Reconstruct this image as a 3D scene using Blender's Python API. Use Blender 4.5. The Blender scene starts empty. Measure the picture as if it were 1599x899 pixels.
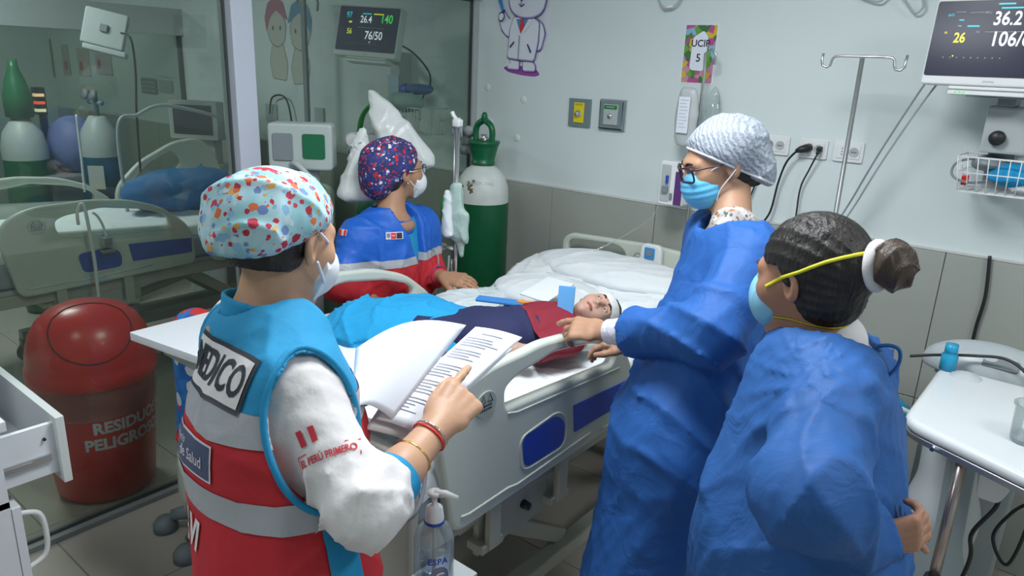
import bpy, bmesh, math, random
import numpy as np
from mathutils import Vector, Matrix
from mathutils.bvhtree import BVHTree
random.seed(7)
C = bpy.context.scene.collection
SC = bpy.context.scene
# ------------------------------------------------------------------ camera, world, lights, exposure
cam = bpy.data.objects.new('camera', bpy.data.cameras.new('camera')); C.objects.link(cam)
cam.data.sensor_width = 36.0; cam.data.sensor_fit = 'HORIZONTAL'; cam.data.lens = 25.67
cam.data.clip_start = 0.05
cam.matrix_world = Matrix([[0.773544, -0.214312, 0.596406, 0.0], [0.632429, 0.200477, -0.748227, 0.0], [0.040788, 0.95597, 0.290615, 1.78], [0, 0, 0, 1]])
SC.camera = cam
SC.view_settings.view_transform = 'Standard'; SC.view_settings.look = 'None'
SC.view_settings.gamma = 1.0; SC.view_settings.use_curve_mapping = False
SC.view_settings.exposure = 0.0
world = bpy.data.worlds.new('world'); SC.world = world; world.use_nodes = True
world.node_tree.nodes['Background'].inputs[0].default_value = (0.80, 0.90, 1.0, 1)
world.node_tree.nodes['Background'].inputs[1].default_value = 0.30

def area(name, loc, size, power, col=(0.93, 0.97, 1.0), rot=(0, 0, 0), sy=None):
    l = bpy.data.lights.new(name, 'AREA'); l.energy = power; l.color = col
    l.shape = 'RECTANGLE'; l.size = size; l.size_y = sy or size
    o = bpy.data.objects.new(name, l); C.objects.link(o); o.location = loc; o.rotation_euler = rot
    return o
area('ceiling_lamp_light', (-0.95, 1.38, 2.60), 0.6, 35, sy=0.6)
area('ceiling_lamp_light_right', (0.95, 1.40, 2.60), 0.6, 17, sy=0.6)
area('ceiling_lamp_light_rear', (-1.9, -0.3, 2.60), 0.6, 12, sy=0.6)
area('ceiling_lamp_light_neighbour', (-4.9, 1.1, 2.60), 0.6, 30, sy=0.6)
area('ceiling_lamp_light_far', (-7.2, 1.6, 2.60), 0.6, 10, sy=0.6)

# ------------------------------------------------------------------ helpers
def tag(o, label=None, cat=None, group=None, kind=None):
    if label: o['label'] = label
    if cat: o['category'] = cat
    if group: o['group'] = group
    if kind: o['kind'] = kind
    return o
def empty(name, loc=(0, 0, 0), rz=0.0, **k):
    o = bpy.data.objects.new(name, None); C.objects.link(o); o.location = loc; o.rotation_euler = (0, 0, rz)
    o.empty_display_size = 0.05
    return tag(o, **k)
def link(name, me, m=None, parent=None, smooth=False, **k):
    o = bpy.data.objects.new(name, me); C.objects.link(o)
    if m is not None:
        for mm in (m if isinstance(m, (list, tuple)) else [m]): me.materials.append(mm)
    if parent is not None: o.parent = parent
    if smooth:
        me.polygons.foreach_set('use_smooth', [True] * len(me.polygons))
    return tag(o, **k)
def mesh_np(name, V, F):
    """V (n,3) float, F (m,3|4) int"""
    me = bpy.data.meshes.new(name); V = np.asarray(V, np.float32); F = np.asarray(F, np.int32)
    me.vertices.add(len(V)); me.vertices.foreach_set('co', V.ravel())
    k = F.shape[1]; me.loops.add(F.size); me.loops.foreach_set('vertex_index', F.ravel())
    me.polygons.add(len(F)); me.polygons.foreach_set('loop_start', np.arange(0, F.size, k, dtype=np.int32))
    me.update(calc_edges=True); me.validate()
    return me
class MB:
    """collects simple solids in one bmesh"""
    def __init__(s): s.b = bmesh.new()
    def box(s, c, d, rot=None, bev=0.0, seg=2):
        r = bmesh.ops.create_cube(s.b, size=1.0); vs = r['verts']
        M = Matrix.Translation(c) @ (rot.to_4x4() if rot is not None else Matrix.Identity(4)) @ Matrix.Diagonal((d[0], d[1], d[2], 1))
        bmesh.ops.transform(s.b, matrix=M, verts=vs)
        if bev > 0:
            es = list({e for v in vs for e in v.link_edges})
            bmesh.ops.bevel(s.b, geom=es, offset=bev, segments=seg, profile=0.6, affect='EDGES', clamp_overlap=True)
        return s
    def bb(s, lo, hi, bev=0.0, seg=2):
        c = [(a + b) / 2 for a, b in zip(lo, hi)]; d = [abs(b - a) for a, b in zip(lo, hi)]
        return s.box(c, d, None, bev, seg)
    def tube(s, pts, r, seg=8, cap=True, closed=False):
        P = [Vector(p) for p in pts]; n = len(P); rr = r if isinstance(r, (list, tuple)) else [r] * n
        rings = []; prev = None
        for i in range(n):
            if closed: t = (P[(i + 1) % n] - P[i - 1])
            else: t = (P[min(i + 1, n - 1)] - P[max(i - 1, 0)])
            t = t.normalized() if t.length > 1e-9 else Vector((0, 0, 1))
            if prev is None:
                a = Vector((0, 0, 1)) if abs(t.z) < 0.9 else Vector((1, 0, 0)); u = t.cross(a).normalized()
            else:
                u = (prev - t * prev.dot(t)); u = u.normalized() if u.length > 1e-6 else t.orthogonal().normalized()
            prev = u; w = t.cross(u)
            rings.append([s.b.verts.new(P[i] + (u * math.cos(2 * math.pi * k / seg) + w * math.sin(2 * math.pi * k / seg)) * rr[i]) for k in range(seg)])
        m = n if closed else n - 1
        for i in range(m):
            A_, B_ = rings[i], rings[(i + 1) % n]
            for k in range(seg):
                s.b.faces.new((A_[k], A_[(k + 1) % seg], B_[(k + 1) % seg], B_[k]))
        if cap and not closed:
            s.b.faces.new(rings[0][::-1]); s.b.faces.new(rings[-1])
        return s
    def lathe(s, prof, c=(0, 0, 0), seg=32, M=None):
        rings = []; M = M or Matrix.Identity(4); c = Vector(c)
        for (r, z) in prof:
            if r < 1e-6: rings.append([s.b.verts.new(c + M @ Vector((0, 0, z)))])
            else: rings.append([s.b.verts.new(c + M @ Vector((r * math.cos(2 * math.pi * k / seg), r * math.sin(2 * math.pi * k / seg), z))) for k in range(seg)])
        for i in range(len(rings) - 1):
            A_, B_ = rings[i], rings[i + 1]
            for k in range(seg):
                j = (k + 1) % seg
                if len(A_) == 1 and len(B_) == 1: continue
                if len(A_) == 1: s.b.faces.new((A_[0], B_[j], B_[k]))
                elif len(B_) == 1: s.b.faces.new((A_[k], A_[j], B_[0]))
                else: s.b.faces.new((A_[k], A_[j], B_[j], B_[k]))
        return s
    def build(s, name, m, parent=None, smooth=False, **k):
        bmesh.ops.recalc_face_normals(s.b, faces=s.b.faces[:])
        me = bpy.data.meshes.new(name); s.b.to_mesh(me); s.b.free()
        return link(name, me, m, parent, smooth, **k)
def children(o): return [c for c in bpy.data.objects if c.parent == o]
def copy_tree(o, parent=None):
    kids = list(o.children)
    c = o.copy(); C.objects.link(c); c.parent = parent
    for ch in kids: copy_tree(ch, c)
    return c
def frame(o, x, y, z=None):
    """4x4 from origin and x / y axes"""
    x = Vector(x).normalized(); y = Vector(y); y = (y - x * y.dot(x)).normalized(); z = x.cross(y)
    M = Matrix.Identity(4)
    for i in range(3): M[i][0] = x[i]; M[i][1] = y[i]; M[i][2] = z[i]; M[i][3] = o[i]
    return M
def rounded(pts, r, seg=5):
    out = []; n = len(pts)
    for i in range(n):
        p = Vector(pts[i][:2]); rr = pts[i][2] if len(pts[i]) > 2 else r
        a = Vector(pts[i - 1][:2]) - p; b = Vector(pts[(i + 1) % n][:2]) - p
        rr = min(rr, a.length * 0.49, b.length * 0.49)
        if rr < 1e-5: out.append((p.x, p.y)); continue
        p0 = p + a.normalized() * rr; p1 = p + b.normalized() * rr
        for k in range(seg + 1):
            t = k / seg; q = p0 * (1 - t) ** 2 + p * 2 * t * (1 - t) + p1 * t * t
            out.append((q.x, q.y))
    return out
def plate_mesh(outlines, thick, bevel=0.0, res=2):
    cu = bpy.data.curves.new('plate', 'CURVE'); cu.dimensions = '2D'; cu.fill_mode = 'BOTH'
    for pts in outlines:
        sp = cu.splines.new('POLY'); sp.points.add(len(pts) - 1); sp.use_cyclic_u = True
        for q, p in zip(sp.points, pts): q.co = (p[0], p[1], 0, 1)
    cu.extrude = max(thick / 2 - bevel, 0.0); cu.bevel_depth = bevel; cu.bevel_resolution = res; cu.offset = -bevel
    o = bpy.data.objects.new('tmp', cu); C.objects.link(o)
    bpy.context.view_layer.update()
    me = bpy.data.meshes.new_from_object(o.evaluated_get(bpy.context.evaluated_depsgraph_get()))
    bpy.data.objects.remove(o); bpy.data.curves.remove(cu)
    return me
def plate(name, outlines, thick, M, m, parent=None, bevel=0.0, res=2, **k):
    me = plate_mesh(outlines, thick, bevel, res); me.transform(M)
    if M.determinant() < 0: me.flip_normals()
    me.materials.clear()
    o = link(name, me, m, parent, False, **k)
    return o
def rect(x0, y0, x1, y1): return [(x0, y0), (x1, y0), (x1, y1), (x0, y1)]
def ellipse(cx, cy, rx, ry, n=28): return [(cx + rx * math.cos(2 * math.pi * i / n), cy + ry * math.sin(2 * math.pi * i / n)) for i in range(n)]
def text_mesh(s, size, bold=0.0, align='CENTER', sx=1.0, shear=0.0):
    cu = bpy.data.curves.new('txt', 'FONT'); cu.body = s; cu.size = size; cu.align_x = align; cu.align_y = 'CENTER'
    cu.resolution_u = 3; cu.offset = bold; cu.shear = shear
    o = bpy.data.objects.new('tmp', cu); C.objects.link(o); bpy.context.view_layer.update()
    me = bpy.data.meshes.new_from_object(o.evaluated_get(bpy.context.evaluated_depsgraph_get()))
    bpy.data.objects.remove(o); bpy.data.curves.remove(cu); me.materials.clear()
    if sx != 1.0: me.transform(Matrix.Diagonal((sx, 1, 1, 1)))
    return me
def text(name, s, size, M, m, parent=None, **kw):
    me = text_mesh(s, size, **kw); me.transform(M)
    return link(name, me, m, parent)
def bez(pts, n=12):
    """Catmull-Rom through points"""
    P = [Vector(p) for p in pts]; out = []
    for i in range(len(P) - 1):
        p0 = P[max(i - 1, 0)]; p1 = P[i]; p2 = P[i + 1]; p3 = P[min(i + 2, len(P) - 1)]
        for k in range(n):
            t = k / n
            out.append(0.5 * ((2 * p1) + (p2 - p0) * t + (2 * p0 - 5 * p1 + 4 * p2 - p3) * t * t + (3 * p1 - p0 - 3 * p2 + p3) * t ** 3))
    out.append(P[-1]); return out

# ------------------------------------------------------------------ materials
def nodes(m): return m.node_tree.nodes, m.node_tree.links
def mat(name, col, rough=0.5, metal=0.0, bump=0.0, bscale=60.0, var=0.0, vscale=3.0, trans=0.0, coat=0.0, sss=0.0, emit=None, estr=1.0, stretch=None, alpha=1.0):
    m = bpy.data.materials.new(name); m.use_nodes = True; N, L = nodes(m); b = N['Principled BSDF']
    c = tuple(col) + (1,)
    b.inputs['Base Color'].default_value = c; b.inputs['Roughness'].default_value = rough; b.inputs['Metallic'].default_value = metal
    if coat: b.inputs['Coat Weight'].default_value = coat; b.inputs['Coat Roughness'].default_value = 0.1
    if sss:
        b.inputs['Subsurface Weight'].default_value = sss; b.inputs['Subsurface Radius'].default_value = (0.02, 0.008, 0.004); b.inputs['Subsurface Scale'].default_value = 0.5
    if trans: b.inputs['Transmission Weight'].default_value = trans
    if alpha < 1: b.inputs['Alpha'].default_value = alpha
    if emit: b.inputs['Emission Color'].default_value = tuple(emit) + (1,); b.inputs['Emission Strength'].default_value = estr
    tc = N.new('ShaderNodeTexCoord'); vec = tc.outputs['Object']
    if stretch:
        mp = N.new('ShaderNodeMapping'); mp.inputs['Scale'].default_value = stretch; L.new(vec, mp.inputs[0]); vec = mp.outputs[0]
    if var:
        n = N.new('ShaderNodeTexNoise'); n.inputs['Scale'].default_value = vscale; n.inputs['Detail'].default_value = 5; L.new(vec, n.inputs['Vector'])
        r = N.new('ShaderNodeMapRange'); r.inputs[1].default_value = 0.3; r.inputs[2].default_value = 0.7; r.inputs[3].default_value = 1 - var; r.inputs[4].default_value = 1 + var
        L.new(n.outputs['Fac'], r.inputs[0])
        x = N.new('ShaderNodeMix'); x.data_type = 'RGBA'; x.blend_type = 'MULTIPLY'; x.inputs[0].default_value = 1; x.inputs[6].default_value = c
        L.new(r.outputs[0], x.inputs[7]); L.new(x.outputs[2], b.inputs['Base Color'])
    if bump:
        n = N.new('ShaderNodeTexNoise'); n.inputs['Scale'].default_value = bscale; n.inputs['Detail'].default_value = 4; L.new(vec, n.inputs['Vector'])
        u = N.new('ShaderNodeBump'); u.inputs['Strength'].default_value = bump; u.inputs['Distance'].default_value = 0.01
        L.new(n.outputs['Fac'], u.inputs['Height']); L.new(u.outputs[0], b.inputs['Normal'])
    return m
def glass_mat(name, tint, refl=0.06, rough=0.0, haze=0.0, hazecol=(0.6, 0.65, 0.62)):
    m = bpy.data.materials.new(name); m.use_nodes = True; N, L = nodes(m); N.remove(N['Principled BSDF']); out = N['Material Output']
    t = N.new('ShaderNodeBsdfTransparent'); t.inputs[0].default_value = tuple(tint) + (1,)
    g = N.new('ShaderNodeBsdfGlossy'); g.inputs['Roughness'].default_value = rough; g.inputs[0].default_value = (1, 1, 1, 1)
    f = N.new('ShaderNodeLayerWeight'); f.inputs[0].default_value = refl * 3
    mr = N.new('ShaderNodeMath'); mr.operation = 'MULTIPLY_ADD'; mr.inputs[1].default_value = 0.6; mr.inputs[2].default_value = refl; mr.use_clamp = True
    L.new(f.outputs['Fresnel'], mr.inputs[0])
    last = t
    if haze:
        d = N.new('ShaderNodeBsdfDiffuse'); d.inputs[0].default_value = tuple(hazecol) + (1,)
        x0 = N.new('ShaderNodeMixShader'); x0.inputs[0].default_value = haze; L.new(t.outputs[0], x0.inputs[1]); L.new(d.outputs[0], x0.inputs[2]); last = x0
    x = N.new('ShaderNodeMixShader'); L.new(mr.outputs[0], x.inputs[0]); L.new(last.outputs[0], x.inputs[1]); L.new(g.outputs[0], x.inputs[2]); L.new(x.outputs[0], out.inputs[0])
    return m
def skin_mat(name, col, dark=0.82):
    return mat(name, col, rough=0.5, sss=0.12, bump=0.06, bscale=220, var=0.08, vscale=14)
def print_mat(name, base, base2, cols, scale=42, size=0.33, rough=0.8):
    """cloth printed with little motifs: two layers of voronoi blobs of several colours"""
    m = bpy.data.materials.new(name); m.use_nodes = True; N, L = nodes(m); b = N['Principled BSDF']; b.inputs['Roughness'].default_value = rough
    tc = N.new('ShaderNodeTexCoord')
    nz = N.new('ShaderNodeTexNoise'); nz.inputs['Scale'].default_value = 22; L.new(tc.outputs['Object'], nz.inputs['Vector'])
    b0 = N.new('ShaderNodeValToRGB'); b0.color_ramp.elements[0].position = 0.42; b0.color_ramp.elements[1].position = 0.58
    b0.color_ramp.elements[0].color = tuple(base) + (1,); b0.color_ramp.elements[1].color = tuple(base2) + (1,)
    L.new(nz.outputs['Fac'], b0.inputs[0]); cur = b0.outputs[0]
    n2 = N.new('ShaderNodeTexNoise'); n2.inputs['Scale'].default_value = 150; L.new(tc.outputs['Object'], n2.inputs['Vector'])
    for li, (sc, sz, off, cl) in enumerate(((scale * 1.7, size * 0.85, 3.1, cols[::-1]), (scale, size, 0.0, cols), (scale * 1.25, size * 0.8, 7.7, cols))):
        mp = N.new('ShaderNodeMapping'); mp.inputs['Location'].default_value = (off, off, off)
        add = N.new('ShaderNodeMix'); add.data_type = 'VECTOR'; add.inputs[0].default_value = 0.006
        L.new(tc.outputs['Object'], add.inputs[4]); L.new(n2.outputs['Color'], add.inputs[5])
        L.new(add.outputs[1], mp.inputs[0])
        v = N.new('ShaderNodeTexVoronoi'); v.inputs['Scale'].default_value = sc; v.inputs['Randomness'].default_value = 0.9; L.new(mp.outputs[0], v.inputs['Vector'])
        ra = N.new('ShaderNodeValToRGB'); ra.color_ramp.interpolation = 'CONSTANT'
        sep = N.new('ShaderNodeSeparateColor'); L.new(v.outputs['Color'], sep.inputs[0]); L.new(sep.outputs[0], ra.inputs[0])
        while len(ra.color_ramp.elements) < len(cl): ra.color_ramp.elements.new(0.5)
        for i, cc in enumerate(cl):
            ra.color_ramp.elements[i].position = i / len(cl); ra.color_ramp.elements[i].color = tuple(cc) + (1,)
        lt = N.new('ShaderNodeMath'); lt.operation = 'LESS_THAN'; L.new(v.outputs['Distance'], lt.inputs[0]); lt.inputs[1].default_value = sz
        x = N.new('ShaderNodeMix'); x.data_type = 'RGBA'; L.new(lt.outputs[0], x.inputs[0]); L.new(cur, x.inputs[6]); L.new(ra.outputs[0], x.inputs[7]); cur = x.outputs[2]
    L.new(cur, b.inputs['Base Color'])
    return m
def tile_mat(name, col, rough=0.4, var=0.05, grime=0.15):
    return mat(name, col, rough=rough, var=var, vscale=1.2, bump=0.03, bscale=90)

# ------------------------------------------------------------------ signed-distance modelling
f32 = np.float32
def V3(p): return np.array(p, f32)
def smin(a, b, k):
    if k <= 0: return np.minimum(a, b)
    h = np.maximum(k - np.abs(a - b), 0) / k
    return np.minimum(a, b) - h * h * k * 0.25
def smax(a, b, k): return -smin(-a, -b, k)
def d_cone(P, a, b, ra, rb):
    a = V3(a); b = V3(b); ab = b - a; t = np.clip(((P - a) @ ab) / max(float(ab @ ab), 1e-9), 0, 1)
    return np.linalg.norm(P - a - t[..., None] * ab, axis=-1) - (ra + (rb - ra) * t)
def d_sph(P, c, r): return np.linalg.norm(P - V3(c), axis=-1) - r
def d_elp(P, c, r, R=None):
    q = P - V3(c)
    if R is not None: q = q @ R
    r = V3(r); k0 = np.linalg.norm(q / r, axis=-1); k1 = np.linalg.norm(q / (r * r), axis=-1)
    return k0 * (k0 - 1) / np.maximum(k1, 1e-6)
def d_tor(P, a, b, wa, wb, rv):
    """elliptical tapering section from a to b; wa, wb = (half width along rv, half depth)"""
    a = V3(a); b = V3(b); ab = b - a; l = float(np.linalg.norm(ab)); ax = ab / l
    rv = V3(rv); rv = rv - ax * (rv @ ax); rv /= np.linalg.norm(rv); fv = np.cross(ax, rv)
    q = P - a; h = q @ ax; t = np.clip(h / l, 0, 1); e = h - t * l
    w = wa[0] + (wb[0] - wa[0]) * t; d = wa[1] + (wb[1] - wa[1]) * t; mn = np.minimum(w, d)
    k = np.sqrt((q @ rv / w) ** 2 + (q @ fv / d) ** 2 + (e / mn) ** 2)
    return (k - 1) * mn
def ridge(x, p=2.0): return (1 - np.abs(np.sin(x))) ** p
def crumple(P, seed=0.0, sc=1.0, st=(1, 1, 1)):
    """cloth-like creases, 0..1"""
    q = P * V3(st) * sc; x, y, z = q[..., 0], q[..., 1], q[..., 2]
    w1 = np.sin(5.1 * y + 3.7 * z + seed) + 0.6 * np.sin(9.3 * x - 6.1 * z + 2 * seed); w2 = np.sin(6.2 * z - 4.4 * x + 1.7 * seed) + 0.5 * np.sin(11 * y + seed)
    a = ridge(9 * x + 7 * z + 1.3 * w1 + seed, 3); b = ridge(11 * y - 8 * z + 1.5 * w2 + 2.1 * seed, 3); c = ridge(-7 * x + 9 * y + 13 * z + 1.2 * w1 * w2, 3)
    m1 = 0.5 + 0.5 * np.sin(4 * x - 5 * y + 6 * z + w2 + seed); m2 = 0.5 + 0.5 * np.sin(-6 * x + 3 * y + 5 * z + w1)
    return (a * m1 + b * m2 + c * (1 - m1) * 0.8) * 0.7 + 0.15 * (w1 * 0.5 + w2 * 0.5)
def sdf_mesh(fn, lo, hi, h, B=8):
    lo = np.array(lo, float); hi = np.array(hi, float)
    nb = np.maximum(np.ceil((hi - lo) / (h * B)).astype(int), 1); n = nb * B
    axs = [lo[i] + h * B * (np.arange(nb[i]) + 0.5) for i in range(3)]
    G = np.stack(np.meshgrid(*axs, indexing='ij'), -1).astype(f32).reshape(-1, 3)
    d0 = fn(G); keep = np.abs(d0) < h * B * 1.35 + 0.006
    D = np.repeat(np.repeat(np.repeat(d0.reshape(nb), B, 0), B, 1), B, 2).astype(f32)
    idx = np.argwhere(keep.reshape(nb)); loc = np.stack(np.meshgrid(*[np.arange(B)] * 3, indexing='ij'), -1).reshape(-1, 3)
    for s in range(0, len(idx), 600):
        I = idx[s:s + 600]; g = (I[:, None, :] * B + loc[None]).reshape(-1, 3)
        P = (lo + (g + 0.0) * h).astype(f32); D[g[:, 0], g[:, 1], g[:, 2]] = fn(P)
    S = (D < 0); n0, n1, n2 = D.shape
    cnt = np.zeros((n0 - 1, n1 - 1, n2 - 1), np.int8)
    for dx in (0, 1):
        for dy in (0, 1):
            for dz in (0, 1): cnt += S[dx:n0 - 1 + dx, dy:n1 - 1 + dy, dz:n2 - 1 + dz]
    cells = np.argwhere((cnt > 0) & (cnt < 8)); vid = -np.ones(cnt.shape, np.int32); vid[cells[:, 0], cells[:, 1], cells[:, 2]] = np.arange(len(cells))
    acc = np.zeros((len(cells), 3)); num = np.zeros(len(cells))
    corners = [(a, b, c) for a in (0, 1) for b in (0, 1) for c in (0, 1)]
    for i, p in enumerate(corners):
        for q in corners[i + 1:]:
            if sum(abs(p[k] - q[k]) for k in range(3)) != 1: continue
            a = D[cells[:, 0] + p[0], cells[:, 1] + p[1], cells[:, 2] + p[2]]; b = D[cells[:, 0] + q[0], cells[:, 1] + q[1], cells[:, 2] + q[2]]
            x = (a < 0) != (b < 0); t = np.where(x, a / np.where(x, a - b, 1), 0)
            acc += np.where(x[:, None], np.array(p) + t[:, None] * (np.array(q) - np.array(p)), 0); num += x
    V = lo + (cells + acc / np.maximum(num, 1)[:, None]) * h
    F = []
    for ax in range(3):
        o1, o2 = [(1, 2), (2, 0), (0, 1)][ax]
        sl0 = [slice(1, -1)] * 3; sl1 = [slice(1, -1)] * 3; sl0[ax] = slice(0, -1); sl1[ax] = slice(1, None)
        sh = [0, 0, 0]; A_ = S[tuple(sl0)]; B_ = S[tuple(sl1)]; e = np.argwhere(A_ != B_)
        off = np.array([1, 1, 1]); off[ax] = 0; g = e + off; flip = A_[e[:, 0], e[:, 1], e[:, 2]]
        def vv(d1, d2):
            c = g.copy(); c[:, o1] -= d1; c[:, o2] -= d2; return vid[c[:, 0], c[:, 1], c[:, 2]]
        q = np.stack([vv(1, 1), vv(0, 1), vv(0, 0), vv(1, 0)], 1); q[~flip] = q[~flip][:, ::-1]; F.append(q)
    F = np.concatenate(F); F = F[(F >= 0).all(1)]
    return V, F
def relax(V, F, n=1, lam=0.5):
    E = np.concatenate([F[:, [0, 1]], F[:, [1, 2]], F[:, [2, 3]], F[:, [3, 0]]]); N_ = len(V)
    for _ in range(n):
        s = np.zeros_like(V); c = np.bincount(E.ravel(), minlength=N_)
        for k in range(3): s[:, k] = np.bincount(E[:, 0], V[E[:, 1], k], N_) + np.bincount(E[:, 1], V[E[:, 0], k], N_)
        V = V + lam * (s / np.maximum(c, 1)[:, None] - V)
    return V
def sdf_obj(name, fn, lo, hi, h, m, parent=None, cuts=(), rel=1, **k):
    """cuts: (point, normal) - everything on the normal's side is removed, leaving an open edge"""
    V, F = sdf_mesh(fn, lo, hi, h); V = relax(V, F, rel); me = mesh_np(name, V, F)
    if cuts: cut_mesh(me, cuts)
    return link(name, me, m, parent, True, **k)
def cut_mesh(me, cuts):
    b = bmesh.new(); b.from_mesh(me)
    for co, no in cuts:
        bmesh.ops.bisect_plane(b, geom=b.verts[:] + b.edges[:] + b.faces[:], plane_co=co, plane_no=no, clear_outer=True)
    b.to_mesh(me); b.free()
def piece(src, name, cuts, m, parent, off=0.0, **k):
    """a region of a mesh cut out by planes, pushed out along its normals"""
    me = src.data.copy(); me.materials.clear(); cut_mesh(me, cuts)
    if off:
        n = len(me.vertices); co = np.zeros(n * 3); me.vertices.foreach_get('co', co); no = np.zeros(n * 3); me.vertices.foreach_get('normal', no)
        me.vertices.foreach_set('co', co + no * off); me.update()
    return link(name, me, m, parent, True, **k)
def bvh_of(*obs):
    vs = []; fs = []
    for o in obs:
        b = len(vs); vs += [v.co.copy() for v in o.data.vertices]; fs += [[b + i for i in p.vertices] for p in o.data.polygons]
    return BVHTree.FromPolygons(vs, fs)
def project(me, bv, o, n, right, up, off=0.002, reach=0.25):
    """lays a flat mesh (x, y) on a surface, along -n"""
    o = Vector(o); n = Vector(n).normalized(); up = Vector(up); up = (up - n * up.dot(n)).normalized(); r = Vector(right); r = (r - n * r.dot(n)); r = (r - up * r.dot(up)).normalized()
    last = None
    for v in me.vertices:
        p = o + r * v.co.x + up * v.co.y; h = bv.ray_cast(p + n * reach, -n, reach * 2)
        if h[0] is not None: last = (h[0] - p).dot(n)
        q = p + n * ((last if last is not None else 0) + off)
        v.co = q
    me.update(); return me
def grid_patch(w, h, nx=14, ny=10):
    V = [(w * (i / nx - 0.5), h * (j / ny - 0.5), 0) for j in range(ny + 1) for i in range(nx + 1)]
    F = [(j * (nx + 1) + i, j * (nx + 1) + i + 1, (j + 1) * (nx + 1) + i + 1, (j + 1) * (nx + 1) + i) for j in range(ny) for i in range(nx)]
    return mesh_np('patch', V, F)

# ================================================================== MATERIALS
M = {}
def grad_wall(name, col):
    return mat(name, col, rough=0.55, var=0.03, vscale=0.9, bump=0.02, bscale=120)
M['wall'] = grad_wall('painted_wall', (0.66, 0.735, 0.735))
M['tile'] = tile_mat('wall_tile', (0.37, 0.39, 0.355), rough=0.35)
M['grout'] = mat('grout', (0.36, 0.34, 0.32), rough=0.9)
M['floor'] = tile_mat('floor_tile', (0.47, 0.43, 0.38), rough=0.25)
M['fgrout'] = mat('floor_grout', (0.30, 0.28, 0.26), rough=0.9)
M['ceil'] = grad_wall('ceiling_paint', (0.75, 0.76, 0.76))
M['alu'] = mat('painted_aluminium', (0.56, 0.59, 0.68), rough=0.4)
M['seal'] = mat('dark_rubber_seal', (0.05, 0.06, 0.06), rough=0.7)
M['pane'] = glass_mat('partition_glass', (0.77, 0.83, 0.79), refl=0.025, haze=0.045, hazecol=(0.30, 0.36, 0.33))
M['white'] = mat('white_plastic', (0.75, 0.77, 0.77), rough=0.35)
M['white_lam'] = mat('white_laminate', (0.72, 0.75, 0.80), rough=0.35)
M['edge'] = mat('laminate_edge', (0.62, 0.66, 0.66), rough=0.5)
M['bed'] = mat('cream_abs_plastic', (0.56, 0.60, 0.535), rough=0.33, bump=0.02, bscale=200)
M['bedmetal'] = mat('cream_steel', (0.42, 0.42, 0.36), rough=0.45, bump=0.02)
M['blue'] = mat('blue_panel', (0.022, 0.065, 0.42), rough=0.35)
M['steel'] = mat('brushed_steel', (0.55, 0.56, 0.56), rough=0.3, metal=0.9)
M['chrome'] = mat('chrome', (0.75, 0.75, 0.75), rough=0.15, metal=1.0)
M['dark'] = mat('black_plastic', (0.015, 0.016, 0.018), rough=0.45)
M['grey'] = mat('grey_plastic', (0.20, 0.23, 0.25), rough=0.45)
M['ltgrey'] = mat('light_grey_plastic', (0.42, 0.46, 0.47), rough=0.4)
M['red'] = mat('red_plastic', (0.78, 0.025, 0.022), rough=0.32, coat=0.15)
M['sheet'] = mat('white_sheet', (0.74, 0.78, 0.80), rough=0.85, bump=0.25, bscale=35)
M['bluecloth'] = mat('bright_blue_blanket', (0.010, 0.31, 0.62), rough=0.85, bump=0.2, bscale=60)
M['green'] = mat('green_cylinder_paint', (0.008, 0.115, 0.045), rough=0.32, var=0.12, vscale=9)
M['green2'] = mat('green_cap', (0.006, 0.13, 0.05), rough=0.35)
M['brightgreen'] = mat('bright_green_plastic', (0.015, 0.20, 0.035), rough=0.35)
M['shoulder'] = mat('white_worn_paint', (0.68, 0.72, 0.69), rough=0.4, var=0.05, vscale=20)
M['rust'] = mat('chipped_paint', (0.16, 0.12, 0.06), rough=0.8)
M['text_white'] = mat('white_print', (0.72, 0.66, 0.72), rough=0.5)
M['text_dark'] = mat('dark_print', (0.02, 0.025, 0.04), rough=0.6)
M['paper'] = mat('paper', (0.76, 0.80, 0.88), rough=0.7)
M['yellow'] = mat('yellow_plastic', (0.75, 0.62, 0.02), rough=0.4)
M['bag'] = None
def scr(n, c, e): return mat(n, c, rough=0.2, emit=c, estr=e)
M['screen'] = mat('monitor_screen', (0.012, 0.014, 0.03), rough=0.18, emit=(0.05, 0.06, 0.12), estr=0.25)
M['scr_white'] = scr('screen_white', (0.75, 0.75, 0.85), 0.9); M['scr_yellow'] = scr('screen_yellow', (0.7, 0.65, 0.03), 0.9)
M['scr_green'] = scr('screen_green', (0.05, 0.6, 0.08), 0.9); M['scr_cyan'] = scr('screen_cyan', (0.02, 0.5, 0.62), 0.9)
M['clear'] = glass_mat('clear_plastic', (0.86, 0.90, 0.90), refl=0.08, rough=0.1, haze=0.16, hazecol=(0.75, 0.8, 0.8))
M['film'] = glass_mat('bag_film', (0.85, 0.80, 0.80), refl=0.05, rough=0.2, haze=0.12, hazecol=(0.8, 0.6, 0.6))
M['bagwhite'] = mat('thin_white_polythene', (0.66, 0.70, 0.69), rough=0.35, bump=0.3, bscale=30, alpha=0.93)
M['screw'] = mat('filler', (0.74, 0.77, 0.76), rough=0.9)

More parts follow.
